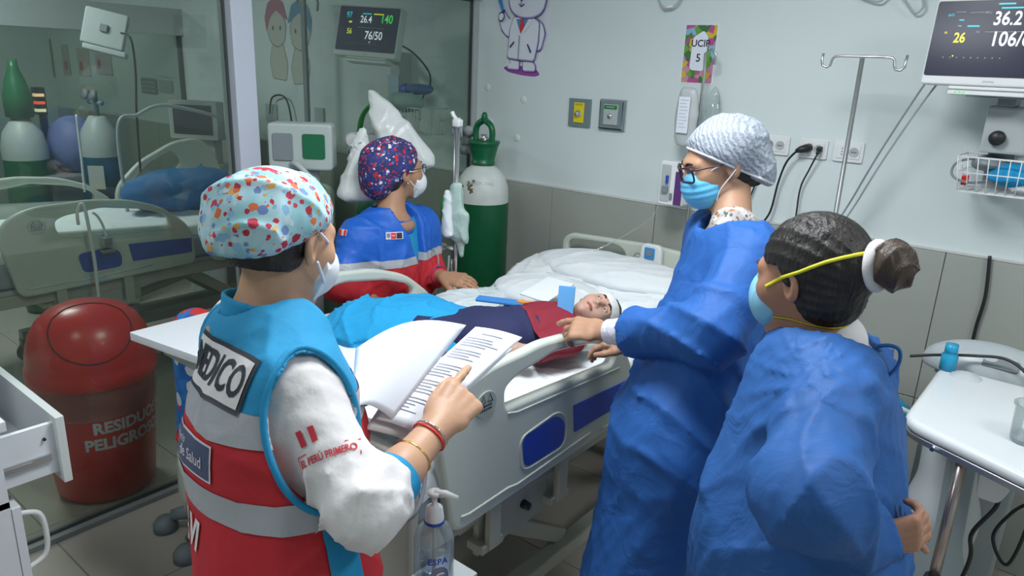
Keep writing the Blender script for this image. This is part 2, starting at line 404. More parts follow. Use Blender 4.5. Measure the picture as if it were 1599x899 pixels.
# ================================================================== ROOM
GX = -2.783; DY = 3.088; CZ = 2.62
def struct(o, **k): return tag(o, kind='structure', **k)
WH = 1.186   # height of the tiled dado
struct(MB().bb((-8.6, DY, 0), (1.9, DY + 0.12, CZ)).build('wall_back', M['wall']), label=None)
wb = bpy.data.objects['wall_back']
wr = struct(MB().bb((1.9, -1.6, 0), (2.0, DY + 0.12, CZ)).build('wall_right', M['wall']))
struct(MB().bb((-8.7, -1.7, 0), (2.0, -1.6, CZ)).build('wall_front', M['wall']))
wl = struct(MB().bb((-8.7, -1.6, 0), (-8.6, DY + 0.12, CZ)).build('wall_left', M['wall']))
struct(MB().bb((-8.7, -1.6, CZ), (2.0, DY + 0.12, CZ + 0.1)).build('ceiling', M['ceil']))
fl = struct(MB().bb((-8.7, -1.6, -0.1), (2.0, DY + 0.12, -0.004)).build('floor', M['fgrout']))
# dado tiles, one by one, a plain piece each, set 8 mm proud of the wall
def tiles_back():
    me = None; W = 0.605; H2 = 0.592
    x = -0.398 - 14 * W
    random.seed(3)
    while x < 1.9:
        x0 = max(x, -8.6); x1 = min(x + W, 1.9)
        for r in range(2):
            MB().bb((x0 + 0.0015, DY - 0.012 - random.random() * 0.001, r * H2 + 0.002), (x1 - 0.0015, DY, (r + 1) * H2 - 0.002), 0.0015, 1).build('tile', M['tile'], wb)
        x += W
    MB().bb((-8.6, DY - 0.013, WH - 0.002), (1.9, DY, WH + 0.006)).build('dado_trim', mat('dado_trim_paint', (0.60, 0.60, 0.58), rough=0.5), wb)
tiles_back()
mf = None
W = 0.60
for i in range(-13, 4):
    for j in range(-2, 6):
        x0 = i * W + 0.12; y0 = j * W + 0.18
        X1 = min(x0 + W, 1.9); Y1 = min(y0 + W, DY); X0 = max(x0, -8.6); Y0 = max(y0, -1.6)
        if X1 - X0 < 0.05 or Y1 - Y0 < 0.05: continue
        MB().bb((X0 + 0.002, Y0 + 0.002, -0.02), (X1 - 0.002, Y1 - 0.002, 0.0), 0.0015, 1).build('tile', M['floor'], fl)
# ceiling lamps
M['lamp'] = mat('lamp_diffuser', (1, 1, 1), emit=(0.95, 0.98, 1.0), estr=4.0)
for i, (x, y) in enumerate(((-0.95, 1.38), (-1.9, -0.3), (-4.9, 1.1), (0.95, 1.40), (-7.2, 1.6))):
    fo = MB().bb((x - 0.33, y - 0.33, CZ - 0.012), (x + 0.33, y + 0.33, CZ - 0.001), 0.004).build('ceiling_lamp', M['white'], None,
        label=['white square ceiling lamp above the bed and the standing staff', 'white square ceiling lamp above the doorway side of the room', 'white square ceiling lamp above the neighbouring cubicle behind glass', 'white square ceiling lamp above the tray table at the right', 'white square ceiling lamp beyond the second glass partition'][i], cat='lamp')
    MB().bb((x - 0.3, y - 0.3, CZ - 0.014), (x + 0.3, y + 0.3, CZ - 0.011)).build('diffuser', M['lamp'], fo)
# glass partition: beam, posts, floor track, panes
MB().bb((GX - 0.05, -1.6, 2.107), (GX + 0.05, DY, 2.30), 0.004).build('trim_1', M['alu'], None, kind='structure')
MB().bb((GX - 0.05, 1.627, 0.0), (GX + 0.05, 1.72, 2.107), 0.004).build('trim_2', M['alu'], None, kind='structure')
MB().bb((GX - 0.02, DY - 0.035, 0.0), (GX + 0.02, DY, 2.107), 0.002).build('trim_3', M['ltgrey'], None, kind='structure')
MB().bb((GX - 0.035, -1.6, 0.0), (GX + 0.035, DY, 0.022), 0.002).build('trim_4', mat('floor_track', (0.25, 0.27, 0.27), rough=0.5), None, kind='structure')
MB().bb((GX - 0.006, -1.6, 0.022), (GX + 0.006, DY, 0.03)).build('trim_5', M['seal'], None, kind='structure')
for n, (a, b) in enumerate(((-1.6, 1.627), (1.72, DY - 0.035))):
    w = MB().bb((GX - 0.004, a, 0.03), (GX + 0.004, b, 2.107)).build('window_%d' % (n + 1), M['pane'], None, kind='structure')
    MB().bb((GX - 0.007, a, 2.095), (GX + 0.007, b, 2.107)).bb((GX - 0.007, a, 0.03), (GX + 0.007, a + 0.008, 2.1)).bb((GX - 0.007, b - 0.008, 0.03), (GX + 0.007, b, 2.1)).build('seal', M['seal'], w)
# second partition, beyond the neighbouring bed
G2 = -5.95
MB().bb((G2 - 0.05, -1.6, 1.90), (G2 + 0.05, DY, 2.10), 0.004).build('trim_6', M['ltgrey'], None, kind='structure')
MB().bb((G2 - 0.015, DY - 0.03, 0.0), (G2 + 0.015, DY, 1.90)).build('trim_7', M['seal'], None, kind='structure')
w = MB().bb((G2 - 0.004, -1.6, 0.03), (G2 + 0.004, DY - 0.03, 1.90)).build('window_3', M['pane'], None, kind='structure')

# ================================================================== WALL OBJECTS
Yw = DY
def on_wall(x, z, dy=0.0):   # frame on the back wall: local x right, local y up, local z towards the room
    return frame((x, Yw - dy, z), (1, 0, 0), (0, 0, 1))
def wallplate(name, x0, z0, x1, z1, th, m, parent=None, r=0.006, dy=0.0, bevel=0.002, **k):
    cx, cz = (x0 + x1) / 2, (z0 + z1) / 2
    return plate(name, [rounded(rect(x0 - cx, z0 - cz, x1 - cx, z1 - cz), r)], th, on_wall(cx, cz, dy + th / 2), m, parent, bevel, **k)
# gas outlets
for i, (x0, z0, x1, z1) in enumerate(((-2.140, 1.505, -2.012, 1.640), (-1.955, 1.506, -1.817, 1.645))):
    if i == 0:
        b = wallplate('gas_outlet', x0, z0, x1, z1, 0.012, M['grey2'] if 'grey2' in M else M.setdefault('grey2', mat('grey_green_steel', (0.20, 0.26, 0.28), rough=0.4, metal=0.2)), None, 0.003, label='grey square wall outlet with yellow centre plate, left of the pair', cat='wall outlet')
        wallplate('centre_plate', x0 + 0.035, z0 + 0.02, x1 - 0.034, z1 - 0.018, 0.006, M['yellow'], b, 0.002, 0.012, label='yellow centre plate')
        text('lettering', 'VACIO', 0.014, on_wall((x0 + x1) / 2, z1 - 0.028, 0.0186), M['text_dark'], b)
    else:
        b = wallplate('gas_outlet', x0 - 0.004, z0 - 0.004, x1 + 0.004, z1 + 0.004, 0.006, M['ltgrey'], None, 0.003, label='grey wall outlet with green-labelled steel centre plate, right of the yellow one', cat='wall outlet')
        wallplate('bezel', x0, z0, x1, z1, 0.018, M['grey2'], b, 0.003, 0.006, 0.008)
        wallplate('centre_plate', x0 + 0.03, z0 + 0.024, x1 - 0.03, z1 - 0.02, 0.008, M['ltgrey'], b, 0.002, 0.022)
        wallplate('green_label', x0 + 0.034, z1 - 0.042, x1 - 0.034, z1 - 0.024, 0.002, M['brightgreen'], b, 0.003, 0.030, 0.0005)
        text('lettering', 'OXIGENO', 0.010, on_wall((x0 + x1) / 2, z1 - 0.033, 0.0325), M['text_white'], b)
    c = ((x0 + x1) / 2, Yw - 0.02, (z0 + z1) / 2 - 0.004)
    mb = MB(); R90 = Matrix.Rotation(math.pi / 2, 4, 'X')
    mb.lathe([(0, 0.02), (0.010, 0.02), (0.012, 0.014), (0.012, 0.004), (0.018, 0.002), (0.018, -0.004)], c, 20, R90).build('socket', M['chrome'], b, True)
# wall anchors left by removed fixtures
for (u, lab) in (((-2.69, 1.665), 'small plugged screw hole, by the glass partition corner'), ((-2.437, 1.613), 'small plugged screw hole below the bear sticker'),
                 ((-2.47, 1.415), 'small plugged screw hole in the lowest place, above the tiles'), ((-2.66, 1.48), 'small plugged screw hole above the oxygen cylinder cap')):
    MB().lathe([(0, 0.003), (0.004, 0.003), (0.015, 0.002), (0.02, 0.0), (0.02, -0.001)], (u[0], Yw, u[1]), 12, Matrix.Rotation(math.pi / 2, 4, 'X')).build('wall_patch', M['screw'], None, True, label=lab, cat='wall patch')
# electrical sockets
def wsock(x0, z0, x1, z1, lab, kind):
    b = wallplate('power_socket', x0, z0, x1, z1, 0.010, M['white'], None, 0.008, label=lab, cat='power socket', group=None)
    cx, cz = (x0 + x1) / 2, (z0 + z1) / 2
    wallplate('faceplate', x0 + 0.012, cz - 0.026, x1 - 0.012, cz + 0.026, 0.003, M['white'], b, 0.004, 0.010, 0.001)
    for dx in (-0.022, 0.022):
        M2 = Matrix.Rotation(math.pi / 2, 4, 'X')
        mb = MB()
        if kind == 0 or dx > 0:
            mb.lathe([(0.0, 0.0135), (0.012, 0.0135), (0.0165, 0.014), (0.018, 0.0155), (0.018, 0.012)], (cx + dx, Yw, cz), 20, M2).build('outlet_recess', M['ltgrey'], b, True)
        for dd in (-0.007, 0.0, 0.007):
            if kind == 0 or dx > 0: wallplate('pin_hole', cx + dx + dd - 0.002, cz - 0.002, cx + dx + dd + 0.002, cz + 0.002, 0.0006, M['dark'], b, 0.001, 0.0140, 0)
            else: wallplate('pin_hole', cx + dx - 0.002, cz + dd * 1.6 - 0.002, cx + dx + 0.002, cz + dd * 1.6 + 0.002, 0.0006, M['dark'], b, 0.001, 0.0136, 0)
    return b
wsock(-1.150, 1.472, -1.032, 1.550, 'white wall socket with one small plug in, nearest the hairnet', 0)
wsock(-0.992, 1.472, -0.880, 1.548, 'white wall socket with two black plugs in, middle of the row', 0)
wsock(-0.857, 1.472, -0.745, 1.552, 'white wall socket behind the steel drip pole, empty', 1)
def cable(name, pts, r, m, lab, cat='cable', n=10, seg=8, **k):
    return MB().tube(bez(pts, n), r, seg).build(name, m, None, True, label=lab, cat=cat, **k)
def plug(c, big, lab):
    mb = MB(); x, y, z = c
    if big: mb.tube([(x + 0.006, y, z + 0.004), (x, y - 0.022, z), (x - 0.018, y - 0.034, z - 0.006), (x - 0.034, y - 0.036, z - 0.014)], [0.015, 0.017, 0.014, 0.008], 14)
    else: mb.box((x, y - 0.012, z), (0.018, 0.028, 0.02), None, 0.004).tube([(x, y - 0.02, z - 0.004), (x - 0.002, y - 0.03, z - 0.02)], [0.009, 0.005], 10)
    return mb
pc = plug((-1.113, Yw - 0.014, 1.513), False, ''); pc.tube(bez([(-1.115, Yw - 0.044, 1.49), (-1.125, Yw - 0.03, 1.43), (-1.15, Yw - 0.02, 1.33), (-1.18, Yw - 0.03, 1.16), (-1.17, Yw - 0.03, 0.9)], 8), 0.0035, 8)
pc.build('power_cable', M['dark'], None, True, label='thin black plug and cable hanging from the socket nearest the hairnet', cat='cable')
pc = plug((-0.955, Yw - 0.014, 1.512), True, ''); pc.tube(bez([(-0.985, Yw - 0.05, 1.50), (-1.02, Yw - 0.05, 1.45), (-1.045, Yw - 0.04, 1.36), (-1.06, Yw - 0.04, 1.24), (-1.10, Yw - 0.05, 1.12), (-1.11, Yw - 0.05, 0.8)], 8), 0.0045, 8)
pc.build('power_cable', M['dark'], None, True, label='thick black cable with a round angled plug, in the middle socket', cat='cable')
pc = plug((-0.905, Yw - 0.014, 1.513), False, ''); pc.tube(bez([(-0.907, Yw - 0.044, 1.49), (-0.93, Yw - 0.035, 1.43), (-0.955, Yw - 0.03, 1.35), (-0.955, Yw - 0.03, 1.22), (-0.95, Yw - 0.03, 0.9)], 8), 0.0035, 8)
pc.build('power_cable', M['dark'], None, True, label='thin black cable with a square plug, at the right of the middle socket', cat='cable')

# bed number poster
po = wallplate('bed_number_poster', -1.555, 1.738, -1.403, 1.985, 0.002, M['paper'], None, 0.001, label='printed floral poster reading UCIP 5 on the back wall', cat='poster', bevel=0)
def poster_mat():
    m = bpy.data.materials.new('floral_print'); m.use_nodes = True; N, L = nodes(m); b = N['Principled BSDF']; b.inputs['Roughness'].default_value = 0.5
    tc = N.new('ShaderNodeTexCoord'); v = N.new('ShaderNodeTexVoronoi'); v.inputs['Scale'].default_value = 38; L.new(tc.outputs['Object'], v.inputs['Vector'])
    s = N.new('ShaderNodeSeparateColor'); L.new(v.outputs['Color'], s.inputs[0]); r = N.new('ShaderNodeValToRGB'); r.color_ramp.interpolation = 'CONSTANT'
    cl = [(0.06, 0.22, 0.04), (0.12, 0.35, 0.05), (0.65, 0.45, 0.03), (0.45, 0.08, 0.25), (0.25, 0.45, 0.6), (0.05, 0.16, 0.05), (0.55, 0.25, 0.35)]
    while len(r.color_ramp.elements) < len(cl): r.color_ramp.elements.new(0.5)
    for i, c in enumerate(cl): r.color_ramp.elements[i].position = i / len(cl); r.color_ramp.elements[i].color = c + (1,)
    L.new(s.outputs[0], r.inputs[0]); L.new(r.outputs[0], b.inputs['Base Color']); return m
wallplate('flower_border', -1.551, 1.742, -1.407, 1.981, 0.0004, poster_mat(), po, 0.001, 0.0021, 0)
plate('centre_panel', [rounded([(-0.038, -0.075), (0.034, -0.078), (0.038, 0.06), (0.015, 0.09), (-0.008, 0.075), (-0.034, 0.06)], 0.02)], 0.0004, on_wall(-1.480, 1.870, 0.0029), M['paper'], po)
text('lettering', 'UCIP', 0.040, on_wall(-1.476, 1.905, 0.0033), M['text_dark'], po, bold=0.0008)
text('lettering', '5', 0.046, on_wall(-1.480, 1.845, 0.0033), M['text_dark'], po, bold=0.0008)

# ---- cartoon bear doctor sticker (flat on the wall)
def sticker(name, ox, oz, layers, lab, cat='sticker', s=1.0):
    root = empty(name, (ox, Yw, oz), label=lab, cat=cat)
    for i, (nm, pts, m, r) in enumerate(layers):
        o = plate(nm, [rounded([(p[0] * s, p[1] * s) for p in pts], r * s)], 0.0005, frame((0, -0.0006 - 0.0005 * i, 0), (1, 0, 0), (0, 0, 1)), m, root)
    return root
M['st_out'] = mat('sticker_purple_line', (0.06, 0.03, 0.14), rough=0.5); M['st_w'] = mat('sticker_white', (0.72, 0.75, 0.82), rough=0.5)
M['st_lav'] = mat('sticker_lavender', (0.36, 0.30, 0.60), rough=0.5); M['st_pur'] = mat('sticker_magenta', (0.30, 0.06, 0.36), rough=0.5)
M['st_red'] = mat('sticker_red', (0.55, 0.04, 0.04), rough=0.5); M['st_blue'] = mat('sticker_blue', (0.04, 0.25, 0.55), rough=0.5)
def BP(*pts):  # photo-measured outline of the sticker in metres relative to its feet centre
    return [((x - 232) / 3.0 * 0.00370, (310 - y) / 3.0 * 0.00370) for x, y in pts]
def off(pts, d):
    cx = sum(p[0] for p in pts) / len(pts); cy = sum(p[1] for p in pts) / len(pts)
    return [(p[0] + d * (p[0] - cx) / max(math.hypot(p[0] - cx, p[1] - cy), 1e-6), p[1] + d * (p[1] - cy) / max(math.hypot(p[0] - cx, p[1] - cy), 1e-6)) for p in pts]
head = BP((268, -75), (200, -55), (172, -5), (170, 50), (192, 85), (235, 103), (300, 104), (345, 85), (362, 45), (360, -10), (335, -55))
earl = BP((178, -90), (215, -92), (222, -50), (190, -35), (170, -60)); earr = BP((320, -92), (358, -88), (362, -55), (340, -35), (312, -55))
coat = BP((196, 100), (178, 150), (170, 262), (230, 268), (312, 272), (330, 200), (332, 120), (300, 102))
arml = BP((196, 102), (178, 112), (158, 92), (150, 80), (125, 85), (118, 112), (132, 150), (160, 176), (180, 176))
armr = BP((318, 104), (350, 130), (362, 165), (345, 225), (325, 232), (308, 205), (322, 180), (305, 150))
legl = BP((182, 262), (232, 266), (232, 308), (168, 306), (168, 290), (184, 284)); legr = BP((252, 268), (302, 272), (320, 292), (318, 312), (252, 312))
lay = [('cut_margin', off(BP((136, 300), (185, 322), (300, 334), (345, 324), (330, 296), (380, 160), (372, 60), (355, -95), (170, -98), (160, 60), (105, -5), (100, 30), (106, 120), (165, 200), (160, 280)), 0.004), M['st_w'], 0.02),
       ('ground_patch', BP((138, 300), (170, 318), (240, 328), (310, 332), (342, 324), (325, 305), (240, 290), (170, 292)), M['st_pur'], 0.02)]
for nm, sh, sc_ in (('ear', earl, 0.02), ('ear', earr, 0.02), ('leg', legl, 0.012), ('leg', legr, 0.012), ('arm', arml, 0.014), ('arm', armr, 0.014), ('coat', coat, 0.014), ('head', head, 0.04)):
    lay.append((nm + '_outline', off(sh, 0.0045), M['st_out'], sc_)); lay.append((nm + '_shade', off(sh, 0.0), M['st_lav'], sc_))
    lay.append((nm, [(p[0] * 1.0 - 0.002, p[1] + 0.004) for p in off(sh, -0.003)], M['st_w'], sc_))
lay += [('shirt', BP((210, 106), (275, 108), (240, 165)), M['st_blue'], 0.004), ('tie', BP((228, 106), (255, 106), (252, 122), (262, 140), (238, 164), (228, 140), (236, 122)), M['st_red'], 0.003),
        ('lapel', BP((200, 106), (214, 108), (234, 166), (212, 146)), M['st_w'], 0.003), ('lapel', BP((300, 106), (276, 108), (238, 166), (272, 146)), M['st_w'], 0.003),
        ('coat_seam', BP((231, 170), (234, 170), (232, 268), (229, 268)), M['st_out'], 0.0), ('pocket', BP((182, 214), (205, 192), (207, 200), (185, 222)), M['st_out'], 0.002), ('pocket', BP((274, 205), (280, 203), (300, 236), (293, 239)), M['st_out'], 0.002),
        ('nose', BP((226, 20), (250, 18), (246, 34), (236, 40), (230, 32)), M['st_out'], 0.006), ('mouth', BP((222, 48), (226, 47), (238, 56), (252, 47), (256, 50), (238, 61)), M['st_out'], 0.002), ('mouth_line', BP((236, 38), (239, 38), (239, 56), (236, 56)), M['st_out'], 0.0),
        ('eye', BP((206, -12), (222, -12), (224, 14), (214, 22), (205, 12)), M['st_out'], 0.008), ('wink', BP((270, -4), (298, 2), (296, 6), (284, 6), (292, 16), (288, 18), (272, 4)), M['st_out'], 0.001),
        ('syringe', BP((106, -10), (112, -12), (118, 18), (130, 16), (150, 78), (140, 84), (112, 26), (116, 20)), M['st_blue'], 0.002), ('syringe_grip', BP((132, 78), (152, 68), (156, 76), (137, 88)), M['st_out'], 0.002),
        ('paw', off(BP((122, 84), (145, 78), (152, 96), (140, 116), (122, 112)), 0.004), M['st_out'], 0.012), ('paw', BP((122, 86), (144, 82), (149, 96), (139, 112), (124, 110)), M['st_w'], 0.012)]
sticker('bear_sticker', -2.472, 1.758, lay, 'wall sticker of a cartoon bear in a white coat holding a syringe')

# ---- monitors
def monitor(name, w, h, d, lab):
    root = empty(name, label=lab, cat='monitor')
    plate('casing', [rounded(rect(-w / 2, -h / 2, w / 2, h / 2), 0.012)], d, frame((0, 0, 0), (1, 0, 0), (0, 0, 1)), M['white'], root, 0.006)
    plate('screen', [rounded(rect(-w / 2 + 0.007, -h / 2 + 0.028, w / 2 - 0.007, h / 2 - 0.007), 0.008)], 0.003, frame((0, -d / 2 - 0.001, 0), (1, 0, 0), (0, 0, 1)), M['screen'], root, 0.0005)
    MB().bb((-w / 2 + 0.09, -d / 2 - 0.004, -h / 2 - 0.028), (w / 2 - 0.05, d / 2, -h / 2 - 0.002), 0.003).build('control_strip', M['white'], root)
    MB().bb((-w / 2 + 0.09, -d / 2 - 0.006, -h / 2 - 0.014), (w / 2 - 0.05, -d / 2 - 0.001, -h / 2 - 0.011)).build('seam', M['grey'], root)
    for k in range(3): MB().bb((-w / 2 + 0.11 + 0.012 * k, -d / 2 - 0.006, -h / 2 - 0.022), (-w / 2 + 0.116 + 0.012 * k, -d / 2 - 0.004, -h / 2 - 0.018)).build('indicator_light', M['scr_green'], root)
    text('maker_mark', 'mindray', 0.010, frame((0.01, -d / 2 - 0.0005, -h / 2 + 0.014), (1, 0, 0), (0, 0, 1)), M['grey'], root)
    return root
def scr_items(root, w, h, d, items):
    for (s, x, z, size, m, b) in items:
        if s.startswith('#'):
            bw = float(s[1:]); plate('screen_bar', [rect(x, z, x + bw, z + size)], 0.0003, frame((0, -d / 2 - 0.0028, 0), (1, 0, 0), (0, 0, 1)), M[m], root)
        else: text('screen_reading', s, size, frame((x, -d / 2 - 0.0031, z), (1, 0, 0), (0, 0, 1)), M[m], root, bold=b, align='LEFT', sx=0.8)
mw, mh = 0.375, 0.262
mon = monitor('patient_monitor', mw, mh, 0.05, 'white patient monitor with dark screen reading 36.2, above the wire basket')
scr_items(mon, mw, mh, 0.05, [('36.2', -0.015, 0.068, 0.056, 'scr_white', 0.0008), ('106/65', -0.012, 0.008, 0.060, 'scr_white', 0.0008), ('26', -0.115, 0.012, 0.042, 'scr_yellow', 0.0008),
    ('#.060', 0.0, 0.098, 0.004, 'scr_cyan', 0), ('#.045', -0.01, 0.110, 0.004, 'scr_cyan', 0), ('#.034', -0.083, 0.046, 0.004, 'scr_cyan', 0), ('#.014', -0.110, 0.065, 0.003, 'scr_cyan', 0), ('#.010', -0.110, 0.048, 0.002, 'scr_cyan', 0),
    ('#.13', -0.03, 0.030, 0.0012, 'ltgrey', 0), ('#.03', -0.125, 0.090, 0.0012, 'ltgrey', 0), ('#.05', -0.085, 0.088, 0.0012, 'ltgrey', 0), ('ADU', -0.04, 0.088, 0.010, 'ltgrey', 0), ('SpO2', -0.145, 0.082, 0.010, 'scr_cyan', 0), ('FR', -0.145, 0.028, 0.010, 'scr_yellow', 0), ('PNI', -0.055, 0.030, 0.009, 'ltgrey', 0),
    ('#.004', -0.108, -0.044, 0.004, 'scr_yellow', 0)] + [('#.003', -0.135 + 0.02 * k, -0.048, 0.003, 'ltgrey', 0) for k in range(9)])
mon.location = (-0.352, 2.80, 1.908); mon.rotation_euler = (math.radians(-4), math.radians(0), math.radians(-8))
br = empty('monitor_bracket', (-0.30, 2.90, 1.62), label='grey wall bracket carrying the large patient monitor and its cables', cat='bracket')
MB().bb((-0.03, 0.10, -0.18), (0.05, 0.186, 0.26), 0.004).build('wall_rail', M['ltgrey'], br)
MB().bb((-0.02, -0.05, 0.10), (0.03, 0.11, 0.14), 0.006).bb((-0.10, -0.13, 0.125), (0.10, 0.01, 0.138), 0.004).build('arm', M['grey'], br)
MB().bb((-0.045, -0.02, -0.05), (0.09, 0.11, 0.10), 0.01).build('joint_box', M['ltgrey'], br)
MB().lathe([(0, 0.03), (0.02, 0.028), (0.024, 0.02), (0.024, 0)], (0.0, -0.02, 0.0), 16, Matrix.Rotation(math.pi / 2, 4, 'X')).build('knob', M['dark'], br, True)
def basket(w, d, h, name, lab, m, nw=12):
    root = empty(name, label=lab, cat='basket'); mb = MB()
    mb.tube([(-w / 2, -d / 2, h), (w / 2, -d / 2, h), (w / 2, d / 2, h), (-w / 2, d / 2, h)], 0.003, 8, closed=True)
    mb.tube([(-w / 2 * .96, -d / 2 * .96, h * .55), (w / 2 * .96, -d / 2 * .96, h * .55), (w / 2 * .96, d / 2 * .96, h * .55), (-w / 2 * .96, d / 2 * .96, h * .55)], 0.002, 6, closed=True)
    mb.tube([(-w / 2 * .9, -d / 2 * .9, 0), (w / 2 * .9, -d / 2 * .9, 0), (w / 2 * .9, d / 2 * .9, 0), (-w / 2 * .9, d / 2 * .9, 0)], 0.0025, 8, closed=True)
    mb.build('rim_frame', m, root, True)
    for k in range(nw + 1):
        x = -w / 2 + w * k / nw
        MB().tube([(x, -d / 2, h), (x * .9, -d / 2 * .9, 0), (x * .9, d / 2 * .9, 0), (x, d / 2, h)], 0.0017, 6).build('wire', m, root, True)
    for k in range(1, 6):
        y = -d / 2 + d * k / 6
        MB().tube([(-w / 2, y, h), (-w / 2 * .9, y * .9, 0), (w / 2 * .9, y * .9, 0), (w / 2, y, h)], 0.0017, 6).build('wire', m, root, True)
    return root
bk = basket(0.36, 0.20, 0.115, 'wire_basket', 'white wire basket under the large monitor, holding cuffs and cables', M['white'])
bk.location = (-0.215, 2.94, 1.44)
def bundle(name, c, r, m, lab, cat, seed=1, flat=1.0):
    return sdf_obj(name, lambda P: d_elp(P, (0, 0, 0), r) - 0.010 * crumple(P, seed, 3.0), (-r[0] - .03, -r[1] - .03, -r[2] - .03), (r[0] + .03, r[1] + .03, r[2] + .03), 0.005, m, None, label=lab, cat=cat)
o = bundle('pressure_cuff', None, (0.075, 0.05, 0.035), M['bluecloth'], 'rolled blue pressure cuff lying in the wire basket under the large monitor', 'pressure cuff', 2); o.location = (-0.235, 2.92, 1.500)
o = bundle('plastic_pouch', None, (0.07, 0.05, 0.018), M['bagwhite'], 'crumpled clear white pouch in the wire basket below the cuff', 'pouch', 5); o.location = (-0.17, 2.92, 1.462)
o = bundle('folded_tubing', None, (0.05, 0.07, 0.02), M['grey'], 'grey folded tubing on top in the wire basket', 'tubing', 8); o.location = (-0.31, 2.95, 1.53)
cable('sensor_cable', [(-0.33, 2.95, 1.55), (-0.40, 2.91, 1.53), (-0.405, 2.87, 1.49), (-0.36, 2.86, 1.47), (-0.30, 2.9, 1.475)], 0.004, M['grey'], 'grey sensor cable looping over the left end of the wire basket')
MB().bb((-0.375, 2.87, 1.458), (-0.355, 2.89, 1.492), 0.003).build('medicine_vial', M['red'], None, label='small red capped vial at the left end of the wire basket', cat='vial')
for i, dx in enumerate((0.0, 0.014)):
    cable('monitor_cable', [(-0.50 + dx, 2.86, 1.86 - 0.05 * i), (-0.56 + dx, 2.88, 1.74 - 0.04 * i), (-0.66 + dx, 2.93, 1.52 - 0.03 * i), (-0.735 + dx, 2.96, 1.33 - 0.02 * i), (-0.80 + dx, 2.95, 1.17), (-0.86, 2.95, 0.98)], 0.0035, mat('grey_cable_%d' % i, (0.26 + 0.1 * i, 0.28 + 0.1 * i, 0.33 + 0.08 * i), rough=0.4),
          ['upper of two grey cables slanting down from the large monitor', 'lower of two grey cables slanting down from the large monitor'][i])
cable('coiled_tube', [(-0.87, Yw - 0.02, 2.085), (-0.78, Yw - 0.03, 2.06), (-0.74, Yw - 0.03, 2.10), (-0.70, Yw - 0.04, 2.07), (-0.655, Yw - 0.03, 2.02), (-0.63, Yw - 0.03, 2.04), (-0.64, Yw - 0.03, 2.09), (-0.60, Yw - 0.03, 2.13), (-0.55, Yw - 0.03, 2.12), (-0.68, Yw - 0.03, 2.16)], 0.004, M['ltgrey'], 'grey looped tube hanging high on the wall left of the large monitor')
cable('sensor_loop', [(-1.71, Yw - 0.02, 2.14), (-1.675, Yw - 0.03, 2.07), (-1.64, Yw - 0.03, 2.05), (-1.60, Yw - 0.03, 2.06), (-1.575, Yw - 0.03, 2.10), (-1.575, Yw - 0.03, 2.15)], 0.004, M['ltgrey'], 'white looped probe hanging at the top of the wall above the poster')
MB().tube([(-1.655, Yw - 0.034, 2.052), (-1.61, Yw - 0.034, 2.056)], 0.007, 8).build('probe_sleeve', M['white'], bpy.data.objects['sensor_loop'], True)

# ---- steel drip pole with two hooks, at the bed head
dp = empty('drip_pole', (-0.735, 2.80, 0.0), label='slim steel drip pole with a double hook bar, in front of the sockets', cat='drip pole')
top = (0.0, 0.0, 1.855)
MB().tube([(0, 0, 0.03), (0, 0, 1.855)], 0.008, 14).build('pole', mat('dull_steel', (0.30, 0.32, 0.32), rough=0.4, metal=0.6), dp, True)
hk = [(-0.132, 0, 1.868), (-0.134, 0, 1.842), (-0.128, 0, 1.826), (-0.114, 0, 1.821), (-0.103, 0, 1.828), (-0.099, 0, 1.848), (-0.092, 0, 1.858), (-0.07, 0, 1.860), (0.07, 0, 1.860), (0.096, 0, 1.858), (0.103, 0, 1.850), (0.105, 0, 1.832), (0.112, 0, 1.820), (0.126, 0, 1.818), (0.136, 0, 1.828), (0.140, 0, 1.868)]
MB().tube(hk, 0.0045, 10).build('hook_bar', M['steel'], dp, True)
MB().lathe([(0, 0.05), (0.02, 0.05), (0.03, 0.03), (0.05, 0.01), (0.05, 0)], (0, 0, 0), 20).build('floor_foot', M['dark'], dp, True)
# infusion bag set behind the hairnet and its pump
ib = empty('infusion_bag_holder', (-1.405, 3.0, 1.18), label='grey pressure bag with a printed label hanging under the floral poster', cat='infusion bag')
MB().bb((-0.02, -0.01, -0.24), (0.02, 0.085, -0.18), 0.004).build('wall_clamp', M['grey'], ib)
MB().tube([(0.0, 0.0, -0.25), (0.0, 0.0, 0.62), (-0.005, 0, 0.68), (0.022, 0, 0.70), (0.045, 0, 0.68), (0.04, 0, 0.64)], 0.006, 10).build('pole', M['steel'], ib, True)
sdf_obj('bag', lambda P: smax(d_elp(P, (-0.045, -0.03, 0.42), (0.052, 0.022, 0.16)), np.abs(P[..., 2] - 0.42) - 0.125, 0.02) - 0.006 * crumple(P, 1, 2), (-0.12, -0.08, 0.24), (0.03, 0.02, 0.6), 0.005, mat('bag_grey', (0.50, 0.53, 0.54), rough=0.35), ib)
plate('bag_label', [rounded(rect(-0.026, -0.075, 0.026, 0.075), 0.004)], 0.001, frame((-0.045, -0.062, 0.43), (1, 0, 0), (0, 0, 1)), M['paper'], ib)
for k in range(9): plate('printed_line', [rect(-0.020, 0.06 - 0.014 * k, -0.020 + (0.04, 0.03, 0.036)[k % 3], 0.0625 - 0.014 * k)], 0.0003, frame((-0.045, -0.0630, 0.43), (1, 0, 0), (0, 0, 1)), M['ltgrey'], ib)
sdf_obj('second_bag', lambda P: d_elp(P, (0.045, 0.03, 0.40), (0.035, 0.02, 0.15)) - 0.006 * crumple(P, 4, 2), (0.0, 0.0, 0.22), (0.1, 0.07, 0.58), 0.006, M['clear'], ib)
pu = empty('infusion_pump', (-1.455, 2.93, 1.30), label='white infusion pump with blue clip, on the wall behind the glasses', cat='infusion pump')
